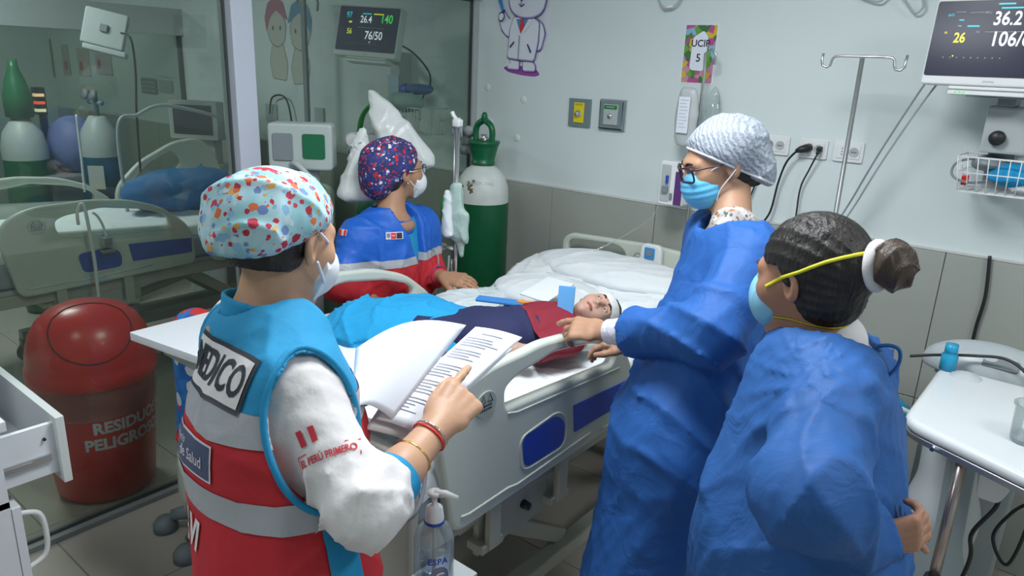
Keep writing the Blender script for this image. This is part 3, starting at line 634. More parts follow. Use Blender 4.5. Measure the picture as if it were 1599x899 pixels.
plate('casing', [rounded(rect(-0.055, -0.075, 0.06, 0.115), 0.012)], 0.07, frame((0, 0, 0), (1, 0, 0), (0, 0, 1)), M['white'], pu, 0.006)
plate('window', [rounded(rect(-0.045, -0.06, 0.0, 0.10), 0.006)], 0.004, frame((0, -0.036, 0), (1, 0, 0), (0, 0, 1)), M['ltgrey'], pu, 0.001)
plate('purple_panel', [rounded(rect(0.022, -0.07, 0.058, 0.075), 0.004)], 0.004, frame((0, -0.036, 0), (1, 0, 0), (0, 0, 1)), mat('purple', (0.10, 0.03, 0.16), rough=0.4), pu, 0.001, label='dark purple front panel')
MB().bb((-0.018, -0.05, 0.02), (-0.008, -0.036, 0.055), 0.003).build('blue_clip', M['blue'], pu, label='blue clip')
MB().bb((-0.032, -0.052, -0.02), (-0.006, -0.036, 0.008), 0.003).bb((0.005, -0.045, -0.05), (0.015, -0.036, -0.02), 0.002).build('clamp', M['grey'], pu)
MB().bb((-0.02, 0.03, -0.03), (0.02, 0.155, 0.05), 0.004).build('wall_mount', M['ltgrey'], pu)
cable('infusion_line', [(-1.50, 2.90, 1.24), (-1.53, 2.87, 1.15), (-1.68, 2.75, 1.02), (-1.80, 2.6, 0.95), (-1.72, 2.45, 0.93)], 0.0022, M['clear'], 'thin clear infusion line running from the pump down to the bed')

# ================================================================== BEDS
# bed frame: origin on the floor under the middle of the foot end, +y towards the head
BX, BY = -1.56, 1.02
def pts_rail(l): return [(p[0] - BY, p[1]) for p in l]
RAIL = pts_rail([(1.162, 0.633), (1.105, 0.920), (1.132, 0.994), (1.202, 1.041), (1.290, 1.061), (1.432, 1.063), (1.50, 1.068), (1.70, 1.048), (1.86, 0.995), (1.98, 0.900), (2.02, 0.84), (2.035, 0.655)])
HOLE = pts_rail([(1.354, 0.940), (1.350, 0.980), (1.396, 1.002), (1.478, 1.010), (1.56, 1.022), (1.76, 0.992), (1.87, 0.955), (1.90, 0.925), (1.887, 0.890), (1.36, 0.925)])
def mirror_frame(x, side):   # side=+1: outer face towards +x, -1 towards -x
    return frame((x, 0, 0), (0, 1, 0), (0, 0, 1)) if side > 0 else Matrix(((-1, 0, 0, x), (0, 1, 0, 0), (0, 0, 1, 0), (0, 0, 0, 1))) @ frame((0, 0, 0), (0, 1, 0), (0, 0, 1))
def strip(name, pts, r, Mx, m, parent, n=6):
    p = bez([(a, b, 0) for a, b in pts], n) if n > 1 else [Vector((a, b, 0)) for a, b in pts]
    return MB().tube([Mx @ q for q in p], r, 6).build(name, m, parent, True)
def dial(Mx, parent, c, rx, ry):
    d = plate('control_dial', [ellipse(c[0], c[1], rx, ry)], 0.004, Mx @ Matrix.Translation((0, 0, 0.020)), M['ltgrey'] if False else mat('dial_grey', (0.36, 0.42, 0.37), rough=0.4), parent, 0.001)
    mb = MB()
    for k in range(6):
        for j in range(2): mb.bb((c[0] - rx * .62 + k * rx * .2, c[1] - ry * (.15 + .28 * j), 0.0215), (c[0] - rx * .62 + k * rx * .2 + rx * .10, c[1] - ry * (.0 + .28 * j), 0.0235))
    for s in (-1, 1):
        mb.tube([(c[0] + s * rx * .6, c[1] + ry * .15, 0.022), (c[0] + s * rx * .3, c[1] + ry * .75, 0.022), (c[0] + s * rx * .1, c[1] + ry * .2, 0.022), (c[0] + s * rx * .6, c[1] + ry * .15, 0.022)], 0.0016, 5)
    o = mb.build('dial_marks', M['text_dark'], parent); o.data.transform(Mx)
def foot_rail(bed, side, nm='side_rail'):
    Mx = mirror_frame(0.46 * side, side)
    r = plate(nm, [rounded(RAIL, 0.05), rounded(HOLE, 0.03)], 0.036, Mx, M['bed'], bed, 0.012, 3)
    # blue panels standing in their raised surrounds
    p1 = pts_rail([(1.468, 0.748), (1.464, 0.865), (1.55, 0.878), (1.595, 0.86), (1.60, 0.80), (1.585, 0.77), (1.54, 0.755)])
    p1 = pts_rail([(1.446, 0.707), (1.428, 0.807), (1.590, 0.820), (1.636, 0.782), (1.633, 0.709)])
    p2 = pts_rail([(1.688, 0.726), (1.674, 0.821), (2.012, 0.802), (2.009, 0.723)])
    plate('blue_panel', [rounded(p1, 0.03)], 0.004, Mx @ Matrix.Translation((0, 0, 0.0185)), M['blue'], r, 0.001, label='blue inset panel')
    plate('blue_panel', [rounded(p2, 0.006)], 0.004, Mx @ Matrix.Translation((0, 0, 0.0185)), M['blue'], r, 0.001, label='blue inset panel')
    ring = rounded(off(p1, 0.014), 0.04)
    MB().tube([Mx @ Vector((a, b, 0.018)) for a, b in ring], 0.0035, 6, closed=True).build('moulding', M['bed'], r, True)
    T = Matrix.Translation((0, 0, 0.018))
    strip('moulding', [(a - BY, b) for a, b in ((1.189, 0.680), (1.220, 0.674), (1.375, 0.678), (1.417, 0.671), (1.636, 0.682), (1.784, 0.689))], 0.004, Mx @ T, M['bed'], r, 1)
    strip('moulding', [(a - BY, b) for a, b in ((1.841, 0.676), (1.938, 0.677), (2.008, 0.675))], 0.003, Mx @ T, M['bed'], r, 1)
    strip('moulding', [(a - BY, b) for a, b in ((1.362, 0.908), (1.402, 0.897), (1.930, 0.864))], 0.003, Mx @ T, M['bed'], r, 1)
    dial(Mx, r, ((1.270, 0.966)[0] - BY, (1.270, 0.966)[1]), 0.040, 0.036)
    # linkage brackets under the rail
    for y in (0.30, 0.62):
        MB().bb((0.46 * side - 0.012, y, 0.50), (0.46 * side + 0.010, y + 0.045, 0.68), 0.004).bb((0.46 * side - 0.06, y - 0.02, 0.49), (0.46 * side, y + 0.07, 0.515), 0.003).build('rail_bracket', M['bedmetal'], r)
    return r
def head_rail(bed, side, tilt=0.0):
    Mx = mirror_frame(0.46 * side, side) @ Matrix.Translation((1.12, 0.66, 0)) @ Matrix.Rotation(tilt, 4, 'Z') @ Matrix.Translation((-1.12, -0.66, 0))
    P = [(1.10, 0.64), (1.09, 0.88), (1.16, 0.98), (1.36, 1.04), (1.62, 1.04), (1.78, 0.98), (1.83, 0.86), (1.80, 0.64)]
    Hh = [(1.22, 0.86), (1.26, 0.96), (1.40, 1.0), (1.58, 1.0), (1.60, 0.90), (1.50, 0.86)]
    r = plate('side_rail', [rounded(P, 0.06), rounded(Hh, 0.03)], 0.036, Mx, M['bed'], bed, 0.012, 3)
    plate('blue_panel', [rounded([(1.20, 0.70), (1.20, 0.80), (1.50, 0.80), (1.50, 0.70)], 0.01)], 0.004, Mx @ Matrix.Translation((0, 0, 0.0185)), M['blue'], r, 0.001, label='blue inset panel')
    dial(Mx, r, (1.70, 0.90), 0.05, 0.045)
    return r
def make_bed(lab, sides):
    bed = empty('hospital_bed', (0, 0, 0), label=lab, cat='hospital bed')
    for s in sides: foot_rail(bed, s)
    # headboard with a hand slot
    Mh = frame((0, 1.95, 0), (1, 0, 0), (0, 0, 1))
    hb = plate('headboard', [rounded([(-0.485, 0.62), (-0.485, 0.965), (-0.44, 1.0), (0.0, 1.02), (0.44, 1.0), (0.485, 0.965), (0.485, 0.62)], 0.05), rounded([(-0.455, 0.90), (-0.445, 0.965), (-0.38, 0.975), (-0.17, 0.985), (-0.12, 0.96), (-0.12, 0.90), (-0.17, 0.875)], 0.03)], 0.035, Mh, M['bed'], bed, 0.012, 3)
    MB().bb((-0.46, 1.925, 0.30), (0.46, 1.95, 0.64), 0.004).build('head_bracket', M['bedmetal'], bed)
    Mf = frame((0, 0.02, 0), (1, 0, 0), (0, 0, 1))
    plate('footboard', [rounded([(-0.47, 0.46), (-0.48, 0.86), (-0.42, 0.905), (0.42, 0.905), (0.47, 0.86), (0.46, 0.46)], 0.05), rounded([(-0.25, 0.80), (-0.25, 0.85), (0.25, 0.85), (0.25, 0.80)], 0.02)], 0.035, Mf, mat('footboard_plastic', (0.36, 0.35, 0.31), rough=0.4), bed, 0.012, 3)
    # mattress platform and mattress
    mb = MB()
    for s in (-1, 1): mb.bb((0.41 * s - 0.02, 0.06, 0.58), (0.41 * s + 0.02, 1.93, 0.64), 0.004)
    mb.build('deck_rail', M['bedmetal'], bed)
    for k in range(4): MB().bb((-0.42, 0.07 + 0.465 * k, 0.64), (0.42, 0.07 + 0.465 * k + 0.455, 0.665), 0.006).build('deck_panel', M['ltgrey'], bed)
    MB().bb((-0.425, 0.06, 0.668), (0.425, 1.92, 0.80), 0.04, 4).build('mattress', mat('mattress_cover', (0.30, 0.36, 0.42), rough=0.6), bed, True)
    # undercarriage: base frame, crossed lift arms, castors
    mb = MB()
    for s in (-1, 1): mb.bb((0.36 * s - 0.03, 0.35, 0.15), (0.36 * s + 0.03, 1.75, 0.20), 0.006)
    mb.bb((-0.36, 0.38, 0.15), (0.36, 0.44, 0.20), 0.006).bb((-0.36, 1.64, 0.15), (0.36, 1.70, 0.20), 0.006).bb((-0.20, 0.42, 0.16), (-0.10, 1.66, 0.21), 0.006)
    mb.build('base_frame', M['bedmetal'], bed)
    for s in (-1, 1):
        for (a, b) in (((0.30, 0.56), (0.85, 0.2)), ((1.05, 0.56), (1.55, 0.2))):
            v = Vector((0, b[0] - a[0], b[1] - a[1])); ang = math.atan2(v.z, v.y)
            MB().box((0.33 * s, (a[0] + b[0]) / 2, (a[1] + b[1]) / 2), (0.05, v.length, 0.055), Matrix.Rotation(ang, 3, 'X'), 0.008).build('lift_arm', M['bedmetal'], bed)
    MB().tube([(-0.33, 0.44, 0.46), (0.33, 0.44, 0.46)], 0.02, 12).tube([(0.33, 0.52, 0.36), (0.10, 0.62, 0.34), (-0.33, 0.60, 0.36)], 0.014, 10).tube([(0.0, 0.60, 0.34), (0.0, 1.5, 0.52)], 0.025, 12).build('actuator', M['ltgrey'], bed, True)
    MB().bb((0.30, 0.46, 0.50), (0.42, 0.72, 0.58), 0.01).bb((0.405, 0.30, 0.46), (0.425, 0.62, 0.60), 0.004).bb((-0.4, 0.25, 0.54), (0.4, 0.33, 0.60), 0.006).build('hinge_plate', M['bedmetal'], bed)
    MB().lathe([(0, 0.02), (0.012, 0.02), (0.014, 0), (0.014, -0.005)], (0.43, 0.50, 0.535), 14, Matrix.Rotation(math.pi / 2, 4, 'Y')).build('hinge_bolt', M['dark'], bed, True)
    for sx in (-1, 1):
        for y in (0.38, 1.68):
            c = MB().lathe([(0, -0.018), (0.035, -0.018), (0.055, -0.012), (0.058, 0), (0.055, 0.012), (0.035, 0.018), (0, 0.018)], (0.38 * sx, y, 0.058), 20, Matrix.Rotation(math.pi / 2, 4, 'Y')).build('castor', M['dark'], bed, True)
            MB().bb((0.38 * sx - 0.028, y - 0.03, 0.09), (0.38 * sx + 0.028, y + 0.03, 0.15), 0.01).build('castor_housing', M['grey'], c)
    return bed
bed = make_bed('cream adjustable hospital bed with blue rail panels, the child lies on it', (-1, 1))
bed.location = (BX, BY, 0)
bed2 = copy_tree(bed); bed2['label'] = 'cream hospital bed with blue rail panels seen through the glass, nearest to it'; bed2.location = (-4.31, BY - 0.06, 0)
bed['group'] = None; del bed['group']
head_rail(bed, 1)
hr = head_rail(bed2, 1, 0.0); 
hr2 = head_rail(bed2, -1, math.radians(26))
# hand controller clipped on the headboard
hc = empty('bed_hand_control', (-1.528, 2.930, 0.976), label='cream bed remote with a blue keypad clipped on the headboard', cat='remote control')
plate('casing', [rounded([(-0.055, -0.05), (-0.05, 0.04), (-0.035, 0.055), (0.035, 0.055), (0.05, 0.04), (0.055, -0.05)], 0.012)], 0.03, frame((0, 0, 0), (1, 0, 0), (0, 0, 1)), M['white'], hc, 0.006)
plate('keypad', [rounded(rect(-0.030, -0.015, 0.022, 0.040), 0.008)], 0.004, frame((0, -0.016, 0), (1, 0, 0), (0, 0, 1)), mat('keypad_blue', (0.05, 0.25, 0.55), rough=0.4), hc, 0.001, label='blue keypad')
plate('key_ring', [ellipse(-0.004, 0.014, 0.016, 0.014)], 0.003, frame((0, -0.019, 0), (1, 0, 0), (0, 0, 1)), M['grey'], hc, 0.001)
MB().tube(bez([(-0.05, 0, -0.01), (-0.075, -0.005, 0.0), (-0.09, -0.01, -0.04), (-0.06, 0, -0.09)], 8), 0.003, 8).build('cord', M['grey'], hc, True)

# ---- sheet over the main bed (open cloth with real rumples, hanging at the far side)
def sheet_h(x, y):
    z = 0.842 + 0.0 * x
    t = np.clip((y - 2.28) / 0.35, 0, 1); z = z + 0.085 * t * t * (3 - 2 * t)
    z = z + 0.035 * np.exp(-((y - 2.66) / 0.16) ** 2) * np.exp(-((x + 1.70) / 0.3) ** 2)
    z = z - 0.03 * np.clip((y - 2.80) / 0.1, 0, 1)
    P = np.stack([x, y, 0 * x], -1).astype(f32)
    z = z + 0.024 * crumple(P, 2.0, 1.5, (1, 1, 1)) + 0.011 * crumple(P, 5.0, 3.0)
    return z
def sheet():
    nx, ny = 110, 220; U = np.linspace(-0.60, 0.50, nx + 1); Vv = np.linspace(1.075, 2.95, ny + 1)
    u, y = np.meshgrid(U, Vv); lim = 0.425
    au = np.clip(u, -lim, lim); ex = np.abs(u) - lim; x = BX + au; z = sheet_h(BX + u, y)
    hang = np.clip(ex, 0, 9); z = z - hang * 1.0 - 0.02 * (1 - np.exp(-hang * 30)); x = x + np.sign(u) * (0.012 * (hang > 0) + 0.01 * np.sin(y * 21 + 2 * np.sin(y * 7)) * np.clip(hang * 9, 0, 1)) + np.sign(u) * 0.012 * np.clip(hang * 30, 0, 1)
    V = np.stack([x, y, z], -1).reshape(-1, 3); i, j = np.meshgrid(np.arange(nx), np.arange(ny)); a = (j * (nx + 1) + i).ravel()
    F = np.stack([a, a + 1, a + nx + 2, a + nx + 1], 1); return mesh_np('bed_sheet', V, F)
sh = link('bed_sheet', sheet(), M['sheet'], None, True, label='rumpled white sheet spread over the bed where the child lies', cat='bed sheet')
# pillow-like folded sheets at the head, and the folded cloth under the child's head
sdf_obj('pillow', lambda P: d_elp(P, (0, 0, 0), (0.40, 0.20, 0.060)) - 0.012 * crumple(P, 3, 1.6) - 0.005 * crumple(P, 9, 3), (-0.46, -0.26, -0.11), (0.46, 0.26, 0.13), 0.009, M['sheet'], None, label='wide rumpled white pillow in front of the headboard', cat='pillow').location = (BX - 0.02, 2.70, 0.935)
def wad(name, c, r, m, lab, cat, seed, amp=0.012, h=0.007, rot=0.0, sc=2.2):
    o = sdf_obj(name, lambda P: smax(d_elp(P, (0, 0, 0), r), -P[..., 2] - r[2] * .8, 0.02) - amp * crumple(P, seed, sc) - amp * .4 * crumple(P, seed + 3, sc * 2), (-r[0] - .04, -r[1] - .04, -r[2] - .03), (r[0] + .04, r[1] + .04, r[2] + .04), h, m, None, label=lab, cat=cat)
    o.location = c; o.rotation_euler = (0, 0, rot); return o
wad('bunched_cloth', (-1.66, 2.32, 0.905), (0.25, 0.17, 0.055), M['sheet'], 'thick white cloth bunched up behind the child\'s head', 'cloth', 4)
wad('crumpled_wrap', (-1.835, 2.02, 0.885), (0.125, 0.20, 0.035), mat('thin_plastic_wrap', (0.66, 0.74, 0.76), rough=0.3, bump=0.5, bscale=45), 'crinkled translucent wrap lying at the far edge of the bed', 'plastic wrap', 6, 0.012, 0.006, 0, 3)
bl = wad('blanket', (-1.703, 1.593) + (0.90,), (0.31, 0.19, 0.115), M['bluecloth'], 'bright blue blanket heaped over the child\'s legs', 'blanket', 8, 0.022, 0.006, math.radians(37), 1.9)
wad('folded_towel', (-1.50, 1.36, 0.885), (0.30, 0.13, 0.04), M['sheet'], 'white folded towel beneath the open papers, at the bed foot', 'towel', 11)
# white pad by the rail under the hand, striped
tr = wad('rolled_nappy', (-1.265, 1.985, 0.905), (0.075, 0.085, 0.045), M['sheet'], 'white pad with pale blue stripes tucked against the rail below the hand', 'pad', 14, 0.005, 0.005, math.radians(20))
# splint boards / blue cards beside the child
sp = empty('blue_splint', (-1.520, 1.955, 0.972), rz=math.radians(24), label='long blue padded splint with an orange tab beside the child', cat='splint')
MB().bb((-0.16, -0.024, -0.006), (0.16, 0.024, 0.006), 0.005).build('board', mat('splint_blue', (0.05, 0.24, 0.62), rough=0.6), sp)
MB().bb((-0.01, -0.012, 0.006), (0.05, 0.012, 0.010), 0.002).build('tab', mat('orange', (0.80, 0.30, 0.03), rough=0.6), sp, label='orange tab')
bc = MB().box((0, 0, 0), (0.055, 0.012, 0.115), None, 0.003).build('blue_card', mat('card_blue', (0.10, 0.33, 0.66), rough=0.6), None, label='blue rectangular padded card standing up beside the child\'s head', cat='card')
bc.location = (-1.295, 1.914, 1.035); bc.rotation_euler = (math.radians(-20), 0, math.radians(30))
gz = MB().box((0, 0, 0), (0.13, 0.16, 0.006), None, 0.003).build('gauze_square', M['sheet'], None, label='flat white gauze square with a drawn mark, left of the blue card', cat='gauze')
gz.location = (-1.501, 2.091, 1.000); gz.rotation_euler = (math.radians(14), 0, math.radians(-5))

# ================================================================== OVERBED TABLE (white board left of the doctor)
ot = empty('overbed_table', (-1.70, 1.02, 0), label='white overbed table reaching across the foot of the bed', cat='table')
bp = [(-2.186 + 1.70, 0.894 - 1.02), (-1.12 + 1.70, 1.045 - 1.02), (-1.15 + 1.70, 1.30 - 1.02), (-2.20 + 1.70, 1.24 - 1.02)]
plate('table_top', [rounded(bp, 0.006)], 0.026, Matrix.Translation((0, 0, 0.95)), M['white_lam'], ot, 0.002)
MB().bb((-0.13, -0.08, 0.06), (-0.07, -0.02, 0.90), 0.004).build('column', M['ltgrey'], ot)
MB().bb((-0.40, -0.07, 0.90), (0.2, -0.03, 0.936), 0.004).build('support_bar', M['steel'], ot)
MB().bb((-0.40, -0.08, 0.02), (0.2, -0.02, 0.06), 0.01).build('base', M['ltgrey'], ot)
# ================================================================== CHILDREN'S PRINT COVERED COLUMN + BASE beside the table
cv = empty('covered_trolley', (-2.400, 1.219, 0.513)[:2] + (0.0,), label='trolley column in a red and blue printed cover beside the overbed table', cat='trolley')
cvM = print_mat('cover_print', (0.02, 0.13, 0.45), (0.03, 0.20, 0.55), [(0.6, 0.03, 0.03), (0.02, 0.1, 0.4), (0.65, 0.68, 0.75), (0.02, 0.16, 0.5), (0.6, 0.03, 0.03)], 9, 0.36)
sdf_obj('printed_cover', lambda P: smax(smin(d_tor(P, (0, 0, 0.30), (0, 0, 0.76), (0.125, 0.095), (0.115, 0.085), (1, 0, 0)), d_elp(P, (0, 0, 0.80), (0.12, 0.085, 0.10)), 0.05), 0.40 - P[..., 2], 0.02) - 0.008 * crumple(P, 3, 1.5), (-0.2, -0.16, 0.34), (0.2, 0.16, 1.12), 0.009, cvM, cv)
MB().tube([(0.128 * math.cos(a) , 0.095 * math.sin(a), 0.405) for a in [i * math.pi / 12 for i in range(24)]], 0.009, 8, closed=True).build('red_hem', M['red'], cv, True, label='red hem')
MB().lathe([(0.0, 0.42), (0.10, 0.42), (0.115, 0.32), (0.12, 0.20), (0.10, 0.10), (0.08, 0.06), (0, 0.06)], (0, 0, 0), 24).build('pedestal', M['bed'], cv, True)
for a in (0.6, 2.2, 3.9, 5.2):
    MB().tube([(0.05 * math.cos(a), 0.05 * math.sin(a), 0.09), (0.16 * math.cos(a), 0.16 * math.sin(a), 0.065)], [0.035, 0.022], 12).lathe([(0, 0.055), (0.03, 0.052), (0.045, 0.03), (0.045, 0.0), (0, 0)], (0.19 * math.cos(a), 0.19 * math.sin(a), 0.0), 16).build('castor_foot', M['grey'], cv, True)

# ================================================================== RED WASTE BIN behind the glass
bn = empty('waste_bin', (-3.060, 1.041, -0.013)[:2] + (0,), label='large red domed waste bin lettered RESIDUOS PELIGROSOS behind the glass', cat='waste bin')
bn.location = (-3.035, 1.085, 0); bn.scale = (0.88, 0.88, 0.86)
MB().lathe([(0, 0.01), (0.20, 0.01), (0.212, 0.03), (0.235, 0.30), (0.252, 0.58), (0.258, 0.60), (0.262, 0.615)], (0, 0, 0), 64).build('body', M['red'], bn, True)
MB().lathe([(0.268, 0.60), (0.272, 0.605), (0.270, 0.66), (0.262, 0.675), (0.262, 0.69), (0.256, 0.74), (0.238, 0.81), (0.205, 0.870), (0.16, 0.912), (0.10, 0.938), (0.05, 0.947), (0, 0.949)], (0, 0, 0), 64).build('lid', M['red'], bn, True)
domeR = lambda P: None
bvl = bvh_of(bpy.data.objects['lid'])
def dome_ring(n, c, r):
    pts = []; nrm = Vector(c).normalized(); u = nrm.orthogonal().normalized(); w = nrm.cross(u)
    for i in range(n):
        a = 2 * math.pi * i / n; o = Vector((0, 0, 0.68)); d = (nrm * math.cos(r) + (u * math.cos(a) + w * math.sin(a)) * math.sin(r))
        h = bvl.ray_cast(o + d * 0.6, -d)
        pts.append(h[0] + d * 0.001)
    return pts
MB().tube(dome_ring(40, (0.55, -0.16, 0.62), 0.62), 0.0035, 6, closed=True).build('flap_seam', mat('dark_red', (0.13, 0.004, 0.004), rough=0.5), bn, True)
MB().lathe([(0.266, 0.60), (0.262, 0.55), (0.257, 0.50), (0.25, 0.46), (0.253, 0.455)], (0, 0, 0), 48).build('liner_bag', M['film'], bn, True)
def wrap_text(s, size, ang, z, rad, parent, m, bold=0.002, sx=1.0):
    me = text_mesh(s, size, bold, sx=sx)
    for v in me.vertices:
        a = ang + v.co.x / rad; zz = z + v.co.y; rr = np.interp(zz, [0.03, 0.30, 0.58], [0.212, 0.235, 0.252]) + 0.0015
        v.co = (rr * math.cos(a), rr * math.sin(a), zz)
    me.update(); return link('lettering', me, m, parent)
wrap_text('RESIDUOS', 0.078, math.radians(12), 0.41, 0.235, bn, M['text_white'], 0.003, 0.92)
wrap_text('PELIGROSOS', 0.078, math.radians(12), 0.328, 0.235, bn, M['text_white'], 0.003, 0.92)

# ================================================================== WHITE CABINET bottom left, with the drawer out
cb = empty('cabinet', (-2.13, 0.27, 0), label='white cabinet with an open drawer at the left edge', cat='cabinet'); cb.location = (-2.195, 0.225, 0); cb.scale = (1, 1, 1.03)
x1, y1 = 0.265, 0.235
MB().bb((-x1, -0.27, 0.86), (x1 + 0.006, y1 + 0.02, 0.885), 0.002).build('top', M['white_lam'], cb)
MB().bb((x1 - 0.018, -0.27, 0.06), (x1, y1, 0.86)).build('side_panel', M['white_lam'], cb)
MB().bb((-x1, -0.27, 0.06), (-x1 + 0.018, y1, 0.86)).build('side_panel', M['white_lam'], cb)
MB().bb((-x1, -0.27, 0.06), (x1, -0.255, 0.86)).bb((-x1, -0.27, 0.04), (x1, y1, 0.078)).bb((-x1, -0.27, 0.66), (x1, y1, 0.676)).build('carcass', M['white_lam'], cb)
dr = MB().bb((-x1 + 0.022, 0.0, 0.70), (x1 - 0.022, 0.36, 0.712)).bb((-x1 + 0.022, 0.0, 0.70), (-x1 + 0.034, 0.36, 0.835)).bb((x1 - 0.034, 0.0, 0.70), (x1 - 0.020, 0.36, 0.835)).build('drawer', M['white_lam'], cb)
MB().bb((-x1, 0.36, 0.675), (x1 + 0.004, 0.38, 0.855), 0.0015).build('drawer_front', M['edge'], dr)
MB().bb((x1 - 0.020, y1 - 0.02, 0.738), (x1 - 0.012, 0.345, 0.758), 0.001).bb((x1 - 0.012, y1 - 0.02, 0.743), (x1 - 0.009, 0.30, 0.753)).build('runner', M['steel'], dr)
MB().tube([(x1 - 0.012, 0.335, 0.80), (x1 - 0.018, 0.335, 0.80)], 0.004, 8).build('screw_hole', M['dark'], dr)
dd = MB().bb((-x1, 0.236, 0.08), (x1 + 0.003, 0.256, 0.655), 0.0015).build('door', M['white_lam'], cb)
MB().tube(bez([(x1 - 0.03, 0.256, 0.62), (x1 - 0.03, 0.30, 0.60), (x1 - 0.03, 0.31, 0.54), (x1 - 0.03, 0.30, 0.48), (x1 - 0.03, 0.256, 0.46)], 6), 0.007, 8).build('handle', M['white'], dd, True)
MB().bb((-x1 + 0.02, -0.25, 0.0), (x1 - 0.02, y1 - 0.03, 0.04)).build('plinth', M['grey'], cb)
wb2 = sdf_obj('plastic_container', lambda P: smin(d_tor(P, (0, 0, 0.02), (0, 0, 0.20), (0.10, 0.10), (0.125, 0.125), (1, 0, 0)), d_elp(P, (0, 0, 0.235), (0.12, 0.12, 0.06)), 0.02) - 0.006 * crumple(P, 2, 2), (-0.16, -0.16, -0.12), (0.16, 0.16, 0.34), 0.008, M['bagwhite'], None, cuts=[((0, 0, 0.0), (0, 0, -1))], label='white lined container standing on the cabinet top at the left edge', cat='container')
wb2.location = (-2.30, 0.39, 0.913)

# ================================================================== RIGHT: white tray table on a pole, machine body, device, cup, bottle
tt = empty('tray_table', (0.0, 2.2, 0), label='white rounded tray table on a steel pole at the right edge', cat='table')
tp = [(-0.285, 0.42), (-0.290, -0.10), (0.0, -0.235), (0.30, -0.375), (0.45, 0.1), (0.30, 0.40)]
plate('tray_top', [rounded(tp, 0.06)], 0.035, Matrix.Translation((0, 0, 0.888)), mat('gloss_white', (0.74, 0.78, 0.80), rough=0.22), tt, 0.016, 4)
plate('metal_rim', [rounded(off(tp, -0.004), 0.06)], 0.018, Matrix.Translation((0, 0, 0.862)), M['steel'], tt, 0.003)
for q in ((-0.20, -0.143), (0.02, -0.235)): MB().tube([(q[0], q[1] - 0.01, 0.862), (q[0], q[1] + 0.03, 0.862)], 0.006, 8).build('rim_screw', M['chrome'], tt)
lp = (-0.129, 2.055); lx, ly = lp[0], lp[1] - 2.2
MB().tube([(lx, ly, 0.42), (lx, ly, 0.855)], 0.014, 16).build('pole', mat('bronze_steel', (0.42, 0.36, 0.34), rough=0.25, metal=0.9), tt, True)
MB().lathe([(0.0, 0.50), (0.022, 0.50), (0.024, 0.49), (0.024, 0.45), (0.02, 0.44)], (lx, ly, 0), 20).build('collar', M['dark'], tt, True)
MB().lathe([(0.022, 0.45), (0.022, 0.06), (0.03, 0.06), (0.03, 0.03), (0, 0.03)], (lx, ly, 0), 20).build('lower_tube', M['bed'], tt, True)
for a in (0.3, 1.9, 3.6, 5.0): MB().tube([(lx, ly, 0.05), (lx + 0.24 * math.cos(a), ly + 0.24 * math.sin(a), 0.03)], [0.02, 0.012], 8).build('foot', M['ltgrey'], tt, True)
# white sculpted machine body behind the tray pole
mc = empty('machine_pedestal', (-0.235, 2.56, 0), label='white glossy curved machine column behind the tray table pole', cat='machine')
def mcf(P):
    d = d_tor(P, (0.0, 0, 0.10), (0.05, 0.0, 0.42), (0.17, 0.14), (0.10, 0.10), (1, 0, 0)); d = smin(d, d_tor(P, (0.05, 0, 0.42), (0.03, 0, 0.84), (0.085, 0.09), (0.08, 0.09), (1, 0, 0)), 0.08)
    return smin(d, d_elp(P, (0.0, -0.02, 0.10), (0.22, 0.18, 0.09)), 0.08)
sdf_obj('shroud', mcf, (-0.28, -0.26, 0.0), (0.3, 0.26, 0.95), 0.009, mat('shroud_white', (0.60, 0.64, 0.66), rough=0.28, coat=0.2), mc)
plate('side_panel', [rounded([(-0.02, 0.14), (-0.03, 0.26), (0.035, 0.42), (0.02, 0.72), (0.10, 0.74), (0.115, 0.40), (0.16, 0.28), (0.15, 0.12)], 0.04)], 0.012, frame((0.02, -0.135, 0), (1, 0, 0), (0, 0, 1)), mat('panel_grey', (0.36, 0.43, 0.45), rough=0.4), mc, 0.004)
for q in ((0.02, 0.20), (0.115, 0.20), (0.06, 0.60)): MB().tube([(0.02 + q[0], -0.145, q[1]), (0.02 + q[0], -0.13, q[1])], 0.006, 8).build('panel_screw', M['grey'], mc)
MB().bb((-0.20, -0.16, 0.0), (0.22, 0.18, 0.05), 0.02).build('foot_plate', M['ltgrey'], mc)
# teal lidded suction jar, grey tubing
jar = empty('suction_jar', (-0.405, 2.58, 0.66), label='clear suction jar with a teal lid beside the machine column', cat='jar')
MB().lathe([(0, -0.22), (0.055, -0.22), (0.062, -0.20), (0.066, 0.0), (0.066, 0.04)], (0, 0, 0), 24).build('jar_body', M['clear'], jar, True)
MB().lathe([(0.0, 0.10), (0.045, 0.095), (0.06, 0.075), (0.075, 0.07), (0.078, 0.03), (0.07, 0.025)], (0, 0, 0), 24).build('jar_lid', mat('teal_plastic', (0.01, 0.33, 0.48), rough=0.35), jar, True)
MB().tube(bez([(0.0, -0.03, 0.09), (0.04, -0.06, 0.10), (0.08, -0.05, 0.09), (0.10, 0.0, 0.09)], 6), 0.008, 8).build('hose', M['white'], jar, True)
MB().bb((-0.02, -0.02, -0.66), (0.02, 0.02, -0.22), 0.005).bb((-0.09, -0.09, -0.66), (0.09, 0.09, -0.63), 0.01).bb((-0.07, -0.07, -0.235), (0.07, 0.07, -0.222), 0.003).build('jar_stand', M['grey'], jar)
